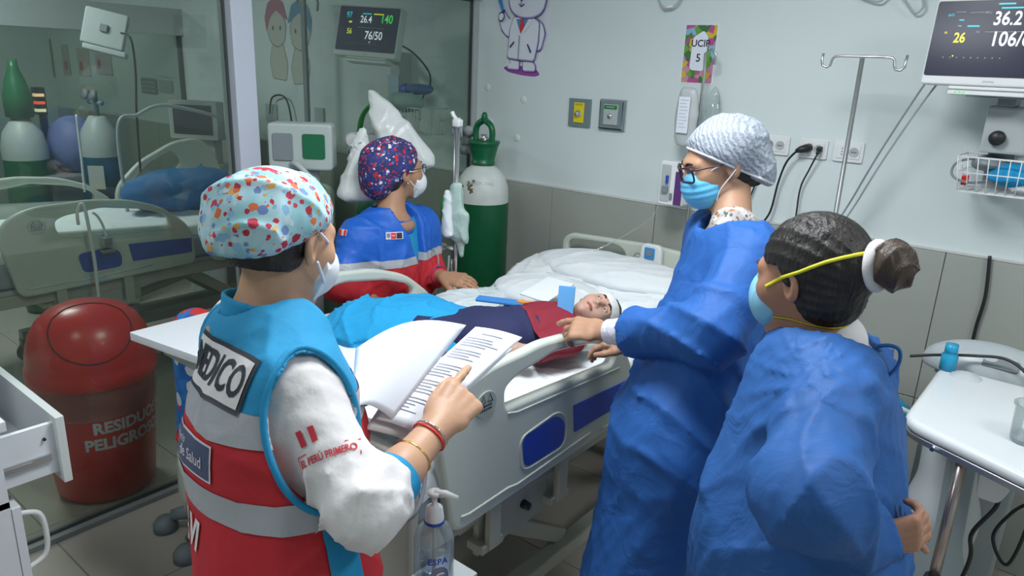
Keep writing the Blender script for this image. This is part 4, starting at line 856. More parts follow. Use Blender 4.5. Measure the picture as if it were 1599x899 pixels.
# grey device on the wall side of the tray
dv = empty('small_pump', (-0.16, 2.75, 0.88), label='low grey rounded device behind the white tray table', cat='medical device')
sdf_obj('casing', lambda P: smax(d_elp(P, (0, 0, 0.0), (0.20, 0.10, 0.095)), -P[..., 2] - 0.02, 0.01), (-0.24, -0.14, -0.06), (0.24, 0.14, 0.13), 0.007, mat('device_grey', (0.45, 0.50, 0.52), rough=0.35), dv)
plate('dark_window', [rounded(rect(-0.05, -0.02, 0.05, 0.02), 0.01)], 0.01, frame((0.03, -0.075, 0.055), (1, 0, 0), (0, 0.7, 0.7)), M['grey'], dv, 0.002)
MB().bb((-0.15, -0.05, -0.86), (0.15, 0.10, -0.02), 0.01).build('stand_body', M['ltgrey'], dv)
cable('black_lead', [(-0.375, 2.60, 0.915), (-0.30, 2.62, 0.935), (-0.2, 2.64, 0.955), (-0.12, 2.63, 0.97), (-0.06, 2.60, 0.95), (-0.03, 2.55, 0.91)], 0.005, M['dark'], 'black lead arching over the grey device behind the tray')
MB().lathe([(0, 0.0), (0.024, 0.0), (0.024, 0.05), (0.016, 0.058), (0.019, 0.06), (0.019, 0.085), (0, 0.087)], (0, 0, 0), 20).build('blue_capped_bottle', mat('cyan_cap', (0.02, 0.35, 0.60), rough=0.35), None, True, label='small bottle with a bright blue cap at the tray corner', cat='bottle').location = (-0.262, 2.585, 0.907)
cp = empty('measuring_cup', (-0.015, 2.17, 0.9075), label='clear plastic cup standing on the white tray table', cat='cup')
MB().lathe([(0, 0.001), (0.034, 0.001), (0.036, 0.006), (0.039, 0.095), (0.044, 0.098), (0.044, 0.103), (0.037, 0.101), (0.033, 0.01), (0, 0.008)], (0, 0, 0), 28).build('cup_body', M['clear'], cp, True)
MB().lathe([(0.0, 0.004), (0.031, 0.004), (0.033, 0.022), (0, 0.022)], (0, 0, 0), 20).build('liquid', mat('pale_blue_liquid', (0.25, 0.35, 0.55), rough=0.3), cp, True)
tg = plate('hanging_tag', [rounded([(-0.03, -0.04), (-0.035, 0.03), (0.02, 0.04), (0.04, 0.0), (0.02, -0.045)], 0.012)], 0.004, frame((-0.055, 2.10, 0.79), (1, 0.2, 0), (0, 0, 1)), M['white'], None, 0.001, label='white rounded tag hanging under the tray table edge', cat='tag')
cable('floor_cable', [(-0.03, 2.30, 0.84), (-0.05, 2.34, 0.70), (-0.04, 2.35, 0.62), (-0.08, 2.32, 0.52), (-0.07, 2.33, 0.42), (-0.10, 2.30, 0.2), (-0.1, 2.3, 0.01)], 0.006, M['dark'], 'black cable hanging straight down beside the tray pole')
cable('looped_cable', [(0.05, 2.36, 0.84), (0.06, 2.37, 0.70), (0.0, 2.38, 0.60), (-0.03, 2.38, 0.50), (0.02, 2.36, 0.44), (0.04, 2.35, 0.6), (0.02, 2.34, 0.72), (0.08, 2.35, 0.84)], 0.005, M['dark'], 'black cable looping in a knot right of the tray pole')
cable('wall_cable', [(-0.26, Yw - 0.03, 1.20), (-0.245, Yw - 0.03, 1.05), (-0.25, Yw - 0.03, 0.88), (-0.22, Yw - 0.04, 0.6)], 0.006, M['dark'], 'thick black cable hanging down the tiles at the far right')

# ================================================================== OXYGEN CYLINDER in the corner
cy = empty('oxygen_cylinder', (-2.505, 2.86, 0), label='tall dark green oxygen cylinder with white shoulder, in the room corner', cat='gas cylinder')
cr = 0.138
MB().lathe([(0, 0.005), (cr - 0.02, 0.005), (cr, 0.03), (cr, 1.098)], (0, 0, 0), 48).build('cylinder_body', M['green'], cy, True)
MB().lathe([(cr, 1.098), (cr, 1.14), (cr * 0.96, 1.18), (cr * 0.84, 1.225), (cr * 0.64, 1.262), (cr * 0.42, 1.282), (0.05, 1.288), (0, 1.288)], (0, 0, 0), 48).build('shoulder', M['shoulder'], cy, True, label='white shoulder with chipped paint')
cap = MB().lathe([(0.045, 1.285), (0.06, 1.288), (0.062, 1.302), (0.056, 1.306), (0.062, 1.33), (0.073, 1.375), (0.078, 1.392), (0.083, 1.395), (0.083, 1.408), (0.05, 1.41), (0, 1.40)], (0, 0, 0), 36).build('valve_guard', M['green2'], cy, True)
for s in (-1, 1): MB().tube(bez([(0.052 * s, 0, 1.405), (0.056 * s, 0, 1.45), (0.045 * s, 0, 1.485), (0.015 * s, 0, 1.505), (0, 0, 1.51)], 6), [0.016] * 25, 10).build('guard_arch', M['green2'], cap, True)
MB().tube([(0, 0, 1.50), (0, 0, 1.535), (0, 0, 1.55)], [0.017, 0.016, 0.009], 12).build('guard_knob', M['green2'], cap, True)
MB().tube([(-0.02, 0.0, 1.40), (0.02, 0.0, 1.42)], 0.014, 10).tube([(0, 0, 1.40), (0, 0, 1.44)], 0.016, 12).build('valve', M['steel'], cap, True)
bvs = bvh_of(bpy.data.objects['shoulder'])
for (ax, az, s) in ((-0.01, 1.18, 0.016), (0.0, 1.155, 0.014), (-0.055, 1.165, 0.010), (-0.062, 1.15, 0.008), (0.012, 1.20, 0.009), (0.008, 1.145, 0.01)):
    me = plate_mesh([[(s * math.cos(t) * (1 + .4 * math.sin(3 * t + s * 900)), s * .9 * math.sin(t) * (1 + .5 * math.cos(2 * t + s * 500))) for t in [i * math.pi / 8 for i in range(16)]]], 0.0)
    project(me, bvs, (ax, -0.05, az), (0.35, -0.9, 0.2), (1, 0.3, 0), (0, 0, 1), 0.0012); link('paint_chip', me, M['rust'], cy)
text_m = text_mesh('O2 MEDICINAL', 0.022, 0.0002); project(text_m, bvs, (0.03, -0.05, 1.19), (0.55, -0.8, 0.25), (1, 0.6, 0), (0, 0, 1), 0.0012); link('lettering', text_m, M['ltgrey'], cy)
# regulator/flow set mounted by the corner behind the drip pole
rg = empty('wall_regulator', (-2.68, 2.93, 1.39), label='grey cluster of gas fittings between the pole and the oxygen cylinder cap', cat='regulator')
MB().tube([(0, 0, -0.05), (0, 0, 0.06)], 0.02, 14).tube([(-0.05, 0, 0.03), (0.05, 0, 0.035)], 0.013, 12).tube([(-0.03, -0.01, -0.02), (0.11, -0.02, 0.0)], 0.010, 10).lathe([(0, 0.02), (0.02, 0.02), (0.024, 0.0), (0.02, -0.02), (0, -0.02)], (0.01, -0.03, -0.05), 16, Matrix.Rotation(math.pi / 2, 4, 'X')).build('fitting_body', M['grey'], rg, True)
for q in ((-0.04, -0.03, 0.06), (0.035, -0.03, 0.055)): MB().lathe([(0, 0.014), (0.024, 0.014), (0.026, 0.0), (0.02, -0.014), (0, -0.014)], q, 18, Matrix.Rotation(math.pi / 2, 4, 'X')).build('gauge', M['ltgrey'], rg, True)
MB().tube([(-0.03, 0.0, 0.0), (-0.09, 0.03, 0.0)], 0.008, 8).build('wall_stub', M['grey'], rg, True)

# ================================================================== MOBILE DRIP STAND at the left of the cylinder
ds = empty('drip_stand', (-2.140, 2.274, 1.254)[:2] + (-0.142,), label='chrome drip stand with a wrapped pouch and flow tube, left of the cylinder', cat='drip stand')
dx_, dy_ = 0.0, 0.0
ds.scale = (1.08, 1.08, 1.08)
MB().tube([(0, 0, 0.18), (0, 0, 1.56)], 0.009, 14).build('pole', M['chrome'], ds, True)
MB().tube([(-0.014, 0, 1.0), (-0.014, 0, 1.55)], 0.004, 8).build('second_rod', M['steel'], ds, True)
MB().tube(bez([(-0.03, 0, 1.60), (-0.02, 0, 1.585), (0, 0, 1.57), (0.012, 0, 1.575)], 5), 0.008, 10).bb((-0.018, -0.014, 1.545), (0.018, 0.014, 1.575), 0.006).build('top_hook', M['white'], ds, True)
MB().tube([(0.018, 0, 1.55), (0.022, 0, 1.51)], 0.005, 8).tube([(-0.02, 0, 1.55), (-0.026, 0, 1.51)], 0.005, 8).build('hook', M['grey'], ds, True)
for k in range(5):
    a = k * 2 * math.pi / 5 + 0.3; MB().tube([(0, 0, 0.20), (0.20 * math.cos(a), 0.20 * math.sin(a), 0.185)], 0.012, 8).lathe([(0, 0.05), (0.02, 0.045), (0.025, 0.025), (0.02, 0), (0, 0)], (0.21 * math.cos(a), 0.21 * math.sin(a), 0.132), 12).build('foot', M['grey'], ds, True)
wp = sdf_obj('wrapped_pouch', lambda P: smin(d_tor(P, (0.0, 0, 1.31), (0.0, 0, 1.12), (0.022, 0.02), (0.058, 0.028), (1, 0, 0)), d_tor(P, (0.01, 0, 1.20), (0.035, 0.0, 1.04), (0.05, 0.02), (0.012, 0.012), (1, 0, 0)), 0.02) - 0.012 * crumple(P, 6, 2.6, (1.2, 1.2, 0.5)), (-0.10, -0.08, 0.98), (0.12, 0.08, 1.38), 0.005, mat('pale_green_film', (0.42, 0.56, 0.50), rough=0.4, bump=0.4, bscale=50), ds)
sdf_obj('tissue', lambda P: d_tor(P, (-0.02, -0.03, 1.29), (-0.015, -0.035, 1.13), (0.012, 0.012), (0.032, 0.02), (1, 0, 0)) - 0.008 * crumple(P, 2, 4), (-0.09, -0.09, 1.06), (0.05, 0.03, 1.34), 0.005, M['sheet'], ds)
MB().tube([(-0.035, -0.04, 1.15), (-0.03, -0.04, 1.27)], 0.009, 10).build('green_tube', M['brightgreen'], ds, True)
MB().bb((-0.115, -0.012, 1.045), (-0.06, 0.012, 1.07), 0.004).tube([(-0.13, 0, 1.058), (-0.115, 0, 1.058)], 0.012, 8).tube([(-0.07, 0, 1.058), (0, 0, 1.058)], 0.007, 8).build('side_clamp', M['white'], ds, True)
fm = MB().tube([(0.0, -0.02, 0.90), (0.0, -0.02, 1.02)], 0.004, 8).lathe([(0, 0.905), (0.012, 0.905), (0.022, 0.895), (0.022, 0.78), (0.014, 0.77), (0, 0.77)], (0, -0.02, 0), 20).build('flow_chamber', M['clear'], ds, True)
MB().lathe([(0, 0.91), (0.022, 0.91), (0.024, 0.90), (0.024, 0.885), (0, 0.885)], (0, -0.02, 0), 20).lathe([(0, 0.775), (0.018, 0.775), (0.022, 0.74), (0.015, 0.70), (0, 0.70)], (0, -0.02, 0), 20).build('white_cap', M['white'], ds, True)
MB().lathe([(0, 0.765), (0.025, 0.765), (0.025, 0.745), (0, 0.745)], (0, -0.02, 0), 20).build('red_band', M['red'], ds, True, label='red band')
cable('clear_tube_loop', [(-2.03, 2.12, 1.02), (-2.02, 2.10, 0.95), (-2.08, 2.10, 0.90), (-2.12, 2.10, 0.96), (-2.13, 2.10, 1.02), (-2.09, 2.11, 1.03), (-2.07, 2.10, 0.92), (-2.07, 2.08, 0.80), (-2.02, 2.05, 0.72)], 0.004, M['clear'], 'clear tube looping beside the drip stand, left of the flow chamber', seg=8)

# ================================================================== SECOND CYLINDER WITH BAGS behind nurse B
gc = empty('regulator_cylinder', (-2.59, 2.25, -0.125), label='green cylinder with arched guard and gauges behind the printed-cap nurse', cat='gas cylinder')
gc.scale = (1.07, 1.07, 1.07)
MB().lathe([(0, 0.118), (0.10, 0.118), (0.115, 0.14), (0.115, 1.14), (0.10, 1.20), (0.06, 1.25), (0.04, 1.27), (0, 1.27)], (0, 0, 0), 40).build('cylinder_body', M['green'], gc, True)
arch = [(-0.095, -0.02, 1.36), (-0.095, -0.02, 1.46), (-0.08, -0.02, 1.55), (-0.035, -0.02, 1.605), (0.01, -0.02, 1.61), (0.055, -0.02, 1.57), (0.078, -0.02, 1.50), (0.085, -0.02, 1.40), (0.07, -0.02, 1.30)]
def strap_mesh(pts, wdir, w, t):
    mb = MB(); P = bez(pts, 6); wd = Vector(wdir).normalized(); rings = []
    for i, p in enumerate(P):
        tt = (P[min(i + 1, len(P) - 1)] - P[max(i - 1, 0)]).normalized(); nn = tt.cross(wd).normalized()
        rings.append([mb.b.verts.new(p + wd * (a * w / 2) + nn * (b * t / 2)) for a, b in ((-1, -1), (1, -1), (1, 1), (-1, 1))])
    for a, b in zip(rings, rings[1:]):
        for k in range(4): mb.b.faces.new((a[k], a[(k + 1) % 4], b[(k + 1) % 4], b[k]))
    mb.b.faces.new(rings[0][::-1]); mb.b.faces.new(rings[-1]); return mb
fw = Vector((0.62, -0.78, 0)); sd = Vector((0.78, 0.62, 0))
A2 = [sd * p[0] + Vector((0, 0, p[2])) for p in arch]
gd = strap_mesh(A2, fw, 0.06, 0.012).build('guard_arch', M['brightgreen'], gc, True)
MB().lathe([(0.04, 1.26), (0.075, 1.27), (0.08, 1.30), (0.05, 1.31), (0, 1.31)], (0, 0, 0), 24).build('valve_collar', M['brightgreen'], gc, True)
MB().tube([sd * -0.14 + Vector((0, 0, 1.40)), sd * 0.04 + Vector((0, 0, 1.40))], 0.017, 12).tube([Vector((0, 0, 1.28)), Vector((0, 0, 1.46))], 0.02, 12).build('regulator_body', M['grey'], gc, True)
for a, r_ in ((-0.11, 0.034), (-0.03, 0.034)):
    c = sd * a + fw * 0.05 + Vector((0, 0, 1.455)); Mr = frame((0, 0, 0), sd, (0, 0, 1)).to_3x3().to_4x4()
    MB().lathe([(0, 0.012), (r_ * .85, 0.012), (r_, 0.010), (r_, -0.012), (0, -0.014)], c, 24, Mr).build('gauge', M['ltgrey'], gc, True)
    MB().lathe([(0, 0.0135), (r_ * .8, 0.0130)], c, 24, Mr).build('gauge_face', M['white'], bpy.data.objects['gauge'] if False else gc, True)
MB().lathe([(0, 0.03), (0.022, 0.028), (0.026, 0.0), (0.02, -0.02), (0, -0.02)], sd * -0.01 + fw * 0.09 + Vector((0, 0, 1.33)), 18, frame((0, 0, 0), sd, (0, 0, 1)).to_3x3().to_4x4()).build('flow_knob', M['white'], gc, True)
MB().box(sd * 0.075 + fw * 0.032 + Vector((0, 0, 1.36)), (0.04, 0.004, 0.05), frame((0, 0, 0), sd, (0, 0, 1)).to_3x3() @ Matrix.Rotation(-math.pi / 2, 3, 'X'), 0.001).build('white_label', M['paper'], gc)
MB().bb((-0.02, 0.10, 1.0), (0.02, 0.16, 1.03)).build('cart_clamp', M['grey'], gc)
def bagf(top, bot, w, seed):
    def f(P):
        b2 = np.array(bot) - np.array((0, 0, w * .5)); d = d_tor(P, top, b2, (0.010, 0.010), (w, w * .6), (0.78, 0.62, 0)); d = smax(d, -((P[..., 2] - b2[2] + w * .35)), 0.03)
        ax = (P - V3(top)) @ V3((0.78, 0.62, 0)); h = np.clip((top[2] - P[..., 2]) / (top[2] - bot[2]), 0.05, 2)
        return d - 0.012 * ridge(ax / h * 55 + seed + np.sin(P[..., 2] * 20), 1.5) * np.clip(1.3 - h, 0.0, 1) - 0.012 * crumple(P, seed, 1.6)
    return f
b1t = (-2.404, 1.984, 1.499); b1b = (-2.367, 1.936, 1.298)
def mk_bag(name, t, b, w, seed, lab, extra=None):
    f = bagf(t, b, w, seed); lo = (min(t[0], b[0]) - w - .08, min(t[1], b[1]) - w - .08, b[2] - w * 1.5); hi = (max(t[0], b[0]) + w + .08, max(t[1], b[1]) + w + .08, t[2] + .05)
    return sdf_obj(name, f, lo, hi, 0.008, M['bagwhite'], None, label=lab, cat='plastic bag')
mk_bag('hanging_bag', b1t, b1b, 0.095, 2, 'white plastic bag knotted on the regulator, left of the dark printed cap')
def bag2(P):
    a, b, c = (-2.498, 2.122, 1.634), (-2.298, 2.086, 1.543), (-2.226, 2.100, 1.432)
    d = d_tor(P, a, (-2.314, 2.157, 1.347), (0.012, 0.012), (0.115, 0.05), (0.78, 0.62, 0.0)); d = smin(d, d_tor(P, a, (-2.415, 2.112, 1.507), (0.012, 0.012), (0.03, 0.02), (0.78, 0.62, 0)), 0.02)
    u = (P - V3(a)) @ V3((0.5, 0.4, 0.75)); return d - 0.012 * ridge(u * 34 + np.sin(P[..., 2] * 15), 1.4) - 0.008 * crumple(P, 3, 1.8)
sdf_obj('draped_bag', bag2, (-2.74, 1.85, 1.12), (-2.05, 2.55, 1.82), 0.008, M['bagwhite'], None, label='white plastic bag draped from the green arched guard over the nurse\'s cap', cat='plastic bag')
# ventilator beside it
vt = empty('ventilator', (-2.62, 1.86, 0), label='pale ventilator with white water chamber left of the hanging bags', cat='ventilator')
Mv = frame((0, 0, 0), (0.72, 0.69, 0), (0, 0, 1))
plate('head_unit', [rounded(rect(-0.14, 1.33, 0.12, 1.52), 0.02)], 0.12, Mv, mat('vent_grey', (0.42, 0.48, 0.46), rough=0.4), vt, 0.01)
plate('display', [rounded(rect(-0.12, 1.37, -0.04, 1.48), 0.01)], 0.01, Mv @ Matrix.Translation((0, 0, 0.062)), M['grey'], vt, 0.002)
plate('green_display', [rounded(rect(0.0, 1.38, 0.09, 1.48), 0.01)], 0.01, Mv @ Matrix.Translation((0, 0, 0.062)), M['green2'], vt, 0.002)
MB().bb((-0.04, -0.04, 0.1), (0.04, 0.04, 1.33), 0.01).bb((-0.13, -0.15, 0.03), (0.13, 0.15, 0.10), 0.02).build('stand', M['ltgrey'], vt)
MB().lathe([(0, 1.08), (0.05, 1.08), (0.062, 1.12), (0.062, 1.20), (0.05, 1.235), (0.03, 1.245), (0, 1.25)], (0.11, -0.03, 0), 28).build('water_chamber', M['white'], vt, True)
MB().lathe([(0, 1.0), (0.05, 1.0), (0.055, 1.03), (0.055, 1.09), (0, 1.09)], (0.11, -0.03, 0), 24).build('chamber_base', M['ltgrey'], vt, True)
for k, pp_ in enumerate((((0.11, -0.03, 1.25), (0.09, -0.06, 1.32), (0.04, -0.08, 1.36), (-0.04, -0.06, 1.34)), ((-0.08, -0.06, 1.33), (-0.12, -0.10, 1.24), (-0.10, -0.14, 1.10), (-0.02, -0.16, 1.0)))):
    MB().tube(bez(pp_, 8), 0.012, 10).build('breathing_hose', M['ltgrey'], vt, True)
for q in ((-0.02, -0.08, 1.31), (0.03, -0.07, 1.30)): MB().lathe([(0, 0.015), (0.026, 0.012), (0.026, -0.012), (0, -0.015)], q, 18, Mv.to_3x3().to_4x4()).build('valve_knob', M['grey'], vt, True)

# ================================================================== GEL BOTTLE by the bed foot
gb = empty('gel_bottle', (-0.922, 0.932, 0.722), label='clear pump bottle of gel with white pump at the bed foot', cat='bottle')
MB().lathe([(0, 0.0), (0.036, 0.0), (0.042, 0.006), (0.042, 0.11), (0.036, 0.135), (0.018, 0.150), (0.016, 0.158)], (0, 0, 0), 32).build('bottle_body', M['clear'], gb, True)
MB().lathe([(0.0, 0.003), (0.034, 0.003), (0.039, 0.008), (0.039, 0.06), (0, 0.06)], (0, 0, 0), 28).build('gel', glass_mat('gel_fluid', (0.72, 0.78, 0.88), refl=0.05, haze=0.12, hazecol=(0.6, 0.7, 0.85)), gb, True)
MB().lathe([(0.0, 0.153), (0.020, 0.153), (0.0205, 0.158), (0.017, 0.185), (0.009, 0.190), (0.006, 0.192), (0.006, 0.212), (0.013, 0.214), (0.014, 0.222), (0, 0.224)], (0, 0, 0), 24).tube([(0, 0, 0.217), (0.02, 0.012, 0.219), (0.042, 0.026, 0.213)], [0.009, 0.008, 0.004], 10).build('pump', M['white'], gb, True)
MB().lathe([(0.0208, 0.151), (0.0215, 0.153), (0.0215, 0.157), (0.0208, 0.158)], (0, 0, 0), 24).build('neck_ring', M['blue'], gb, True)
MB().tube([(0, 0, 0.02), (0, 0, 0.155)], 0.0045, 8).build('dip_tube', M['ltgrey'], gb, True)
def wrap_on(me, r, ang, z):
    for v in me.vertices:
        a = ang + v.co.x / r; v.co = (r * math.cos(a), r * math.sin(a), z + v.co.y)
    me.update(); return me
angc = math.atan2(-0.935, 0.925)
link('lettering', wrap_on(text_mesh('ESPA', 0.020, 0.0006), 0.0425, angc + 0.2, 0.082), M['blue'], gb)
link('logo', wrap_on(plate_mesh([ellipse(0, 0, 0.020, 0.024)], 0.0), 0.0427, angc + 0.3, 0.045), M['blue'], gb)
link('logo_mark', wrap_on(text_mesh('C', 0.028, 0.001), 0.0430, angc + 0.3, 0.045), M['text_white'], gb)
bs = empty('bottle_shelf', (-0.925, 0.935, 0), label='small grey shelf bracket carrying the gel bottle at the bed foot', cat='shelf')
MB().bb((-0.05, -0.05, 0.709), (0.05, 0.085, 0.721), 0.003).build('shelf_plate', M['ltgrey'], bs)
MB().tube([(0.0, 0.075, 0.71), (0.0, 0.075, 0.02)], 0.010, 12).lathe([(0, 0.02), (0.08, 0.02), (0.09, 0.01), (0.09, 0), (0, 0)], (0, 0.075, 0), 24).build('stand', M['steel'], bs, True)
cable('grey_hose_loop', [(-1.052, 1.013, 0.975), (-1.054, 0.986, 0.906), (-1.047, 0.942, 0.849), (-1.028, 0.946, 0.820), (-1.012, 0.966, 0.837), (-1.023, 1.000, 0.880), (-1.048, 1.035, 0.952)], 0.005, M['grey'], 'grey hose hanging in a loop at the bed foot beside the gel bottle')

# ================================================================== PEOPLE
SK_A = skin_mat('skin_warm', (0.52, 0.30, 0.185)); SK_B = skin_mat('skin_tan', (0.40, 0.215, 0.125)); SK_C = skin_mat('skin_olive', (0.43, 0.24, 0.15)); SK_D = skin_mat('skin_brown', (0.40, 0.20, 0.125)); SK_K = skin_mat('skin_child', (0.55, 0.33, 0.25))
EYEW = mat('eye_white', (0.6, 0.6, 0.58), rough=0.2); IRIS = mat('iris', (0.02, 0.01, 0.006), rough=0.1); LIP = mat('lips', (0.36, 0.12, 0.10), rough=0.45)
def hair_mat(n, c, r=0.52): return mat(n, c, rough=r, bump=0.9, bscale=70, stretch=(1, 1, 0.12))
HAIR = hair_mat('black_hair', (0.012, 0.009, 0.008)); HAIRB = hair_mat('brown_bun_hair', (0.05, 0.032, 0.022), 0.5)
def fabric(n, c, rough=0.8, b=0.35, sc=22, var=0.07): return mat(n, c, rough=rough, bump=b, bscale=sc, var=var, vscale=6)
def crinkle_mat(name, col, rough=0.62):
    """non-woven gown: fine crinkle relief at two scales"""
    m = mat(name, col, rough=rough, var=0.05, vscale=5); N, L = nodes(m); b = N['Principled BSDF']; tc = N.new('ShaderNodeTexCoord')
    b.inputs['Specular IOR Level'].default_value = 0.3
    n = N.new('ShaderNodeTexNoise'); n.inputs['Scale'].default_value = 9; n.inputs['Detail'].default_value = 6; n.inputs['Distortion'].default_value = 1.2; L.new(tc.outputs['Object'], n.inputs['Vector'])
    v = N.new('ShaderNodeTexVoronoi'); v.feature = 'DISTANCE_TO_EDGE'; v.inputs['Scale'].default_value = 11
    mx = N.new('ShaderNodeMix'); mx.data_type = 'VECTOR'; mx.inputs[0].default_value = 0.18; L.new(tc.outputs['Object'], mx.inputs[4]); L.new(n.outputs['Color'], mx.inputs[5]); L.new(mx.outputs[1], v.inputs['Vector'])
    ad = N.new('ShaderNodeMath'); ad.operation = 'MULTIPLY_ADD'; ad.inputs[1].default_value = 1.3; L.new(v.outputs['Distance'], ad.inputs[0]); L.new(n.outputs['Fac'], ad.inputs[2])
    u = N.new('ShaderNodeBump'); u.inputs['Strength'].default_value = 0.28; u.inputs['Distance'].default_value = 0.010; L.new(ad.outputs[0], u.inputs['Height']); L.new(u.outputs[0], b.inputs['Normal'])
    return m
GOWN = crinkle_mat('blue_gown', (0.024, 0.106, 0.335)); GOWN2 = crinkle_mat('blue_gown_far', (0.022, 0.110, 0.38))
CYAN = fabric('cyan_cloth', (0.012, 0.26, 0.50)); REDC = fabric('red_cloth', (0.50, 0.018, 0.028)); WHC = fabric('white_cloth', (0.68, 0.66, 0.66)); GREYR = mat('grey_reflective', (0.38, 0.39, 0.42), rough=0.45, bump=0.15, bscale=60)
BLUEJ = fabric('royal_blue_cloth', (0.006, 0.105, 0.50), 0.55); NAVY = fabric('navy_cloth', (0.015, 0.02, 0.08)); MAROON = fabric('maroon_cloth', (0.24, 0.012, 0.03))
MASKW = mat('mask_white', (0.72, 0.74, 0.78), rough=0.85, bump=0.05, bscale=300); MASKB = mat('mask_blue', (0.13, 0.52, 0.82), rough=0.75, bump=0.06, bscale=300)
TEALP = fabric('teal_trousers', (0.03, 0.24, 0.33)); SHOE = mat('shoe_white', (0.55, 0.56, 0.58), rough=0.5); SHOED = mat('shoe_dark', (0.02, 0.02, 0.025), rough=0.5)
def unit(v): v = np.array(v, float); return v / np.linalg.norm(v)
def yp(yaw, pitch=0.0, roll=0.0):
    """columns right, forward, up for a heading in degrees"""
    y = math.radians(yaw); p = math.radians(pitch); f = np.array([math.cos(y) * math.cos(p), math.sin(y) * math.cos(p), math.sin(p)])
    r = unit(np.cross(f, (0, 0, 1))); u = np.cross(r, f); a = math.radians(roll)
    return np.stack([r * math.cos(a) + u * math.sin(a), f, u * math.cos(a) - r * math.sin(a)], 1)
class Head:
    def __init__(s, c, R, sc=1.0): s.c = np.array(c, float); s.R = R; s.s = sc
    def w(s, p): return tuple(s.c + s.R @ (np.array(p, float) * s.s))
    def d(s, v): return tuple(s.R @ np.array(v, float))
    def loc(s, P): return ((P - V3(s.c)) @ s.R.astype(f32)) / s.s
    def M(s, p=(0, 0, 0)):
        M_ = Matrix.Identity(4); o = s.w(p)
        for i in range(3):
            for j in range(3): M_[i][j] = s.R[i, j] * s.s
            M_[i][3] = o[i]
        return M_
def head_d(q, ears=True, young=False):
    d = d_elp(q, (0, -0.018, 0.030), (0.074, 0.092, 0.084)); d = smin(d, d_elp(q, (0, 0.034, -0.028), (0.058, 0.058, 0.080)), 0.035)
    m = q.copy(); m[..., 0] = np.abs(m[..., 0])
    d = smin(d, d_elp(q, (0, 0.052, -0.085), (0.034, 0.032, 0.024)), 0.03); d = smin(d, d_sph(m, (0.034, 0.056, -0.026), 0.026), 0.03)
    d = smin(d, d_cone(m, (0.010, 0.083, 0.022), (0.040, 0.070, 0.020), 0.012, 0.010), 0.02)
    d = smax(d, -d_elp(m, (0.030, 0.096, 0.002), (0.019, 0.020, 0.013)), 0.012)
    d = smin(d, d_sph(m, (0.0305, 0.0725, 0.002), 0.0135), 0.004)
    d = smin(d, d_cone(q, (0, 0.084, 0.008), (0, 0.106, -0.030), 0.008, 0.0105), 0.014); d = smin(d, d_sph(m, (0.011, 0.094, -0.035), 0.0075), 0.008)
    d = smin(d, d_cone(m, (0.0, 0.091, -0.058), (0.020, 0.082, -0.060), 0.0062, 0.004), 0.006); d = smin(d, d_cone(m, (0.0, 0.089, -0.069), (0.016, 0.082, -0.068), 0.0068, 0.004), 0.006)
    d = smin(d, d_sph(q, (0, 0.076, -0.094), 0.015), 0.02)
    if ears:
        R_ = yp(0, 0); e = m - V3((0.077, -0.010, -0.008)); c, s_ = math.cos(0.35), math.sin(0.35)
        e2 = np.stack([e[..., 0] * c + e[..., 1] * s_, -e[..., 0] * s_ + e[..., 1] * c, e[..., 2]], -1)
        ear = d_elp(e2, (0, 0, 0), (0.009, 0.019, 0.031)); ear = smax(ear, -d_elp(e2, (0.008, 0.004, 0.002), (0.008, 0.011, 0.019)), 0.004)
        d = smin(d, ear, 0.008)
    return d
FING = ((0.029, 0.070, 0.0088), (0.0095, 0.078, 0.0090), (-0.0105, 0.073, 0.0086), (-0.029, 0.058, 0.0078))
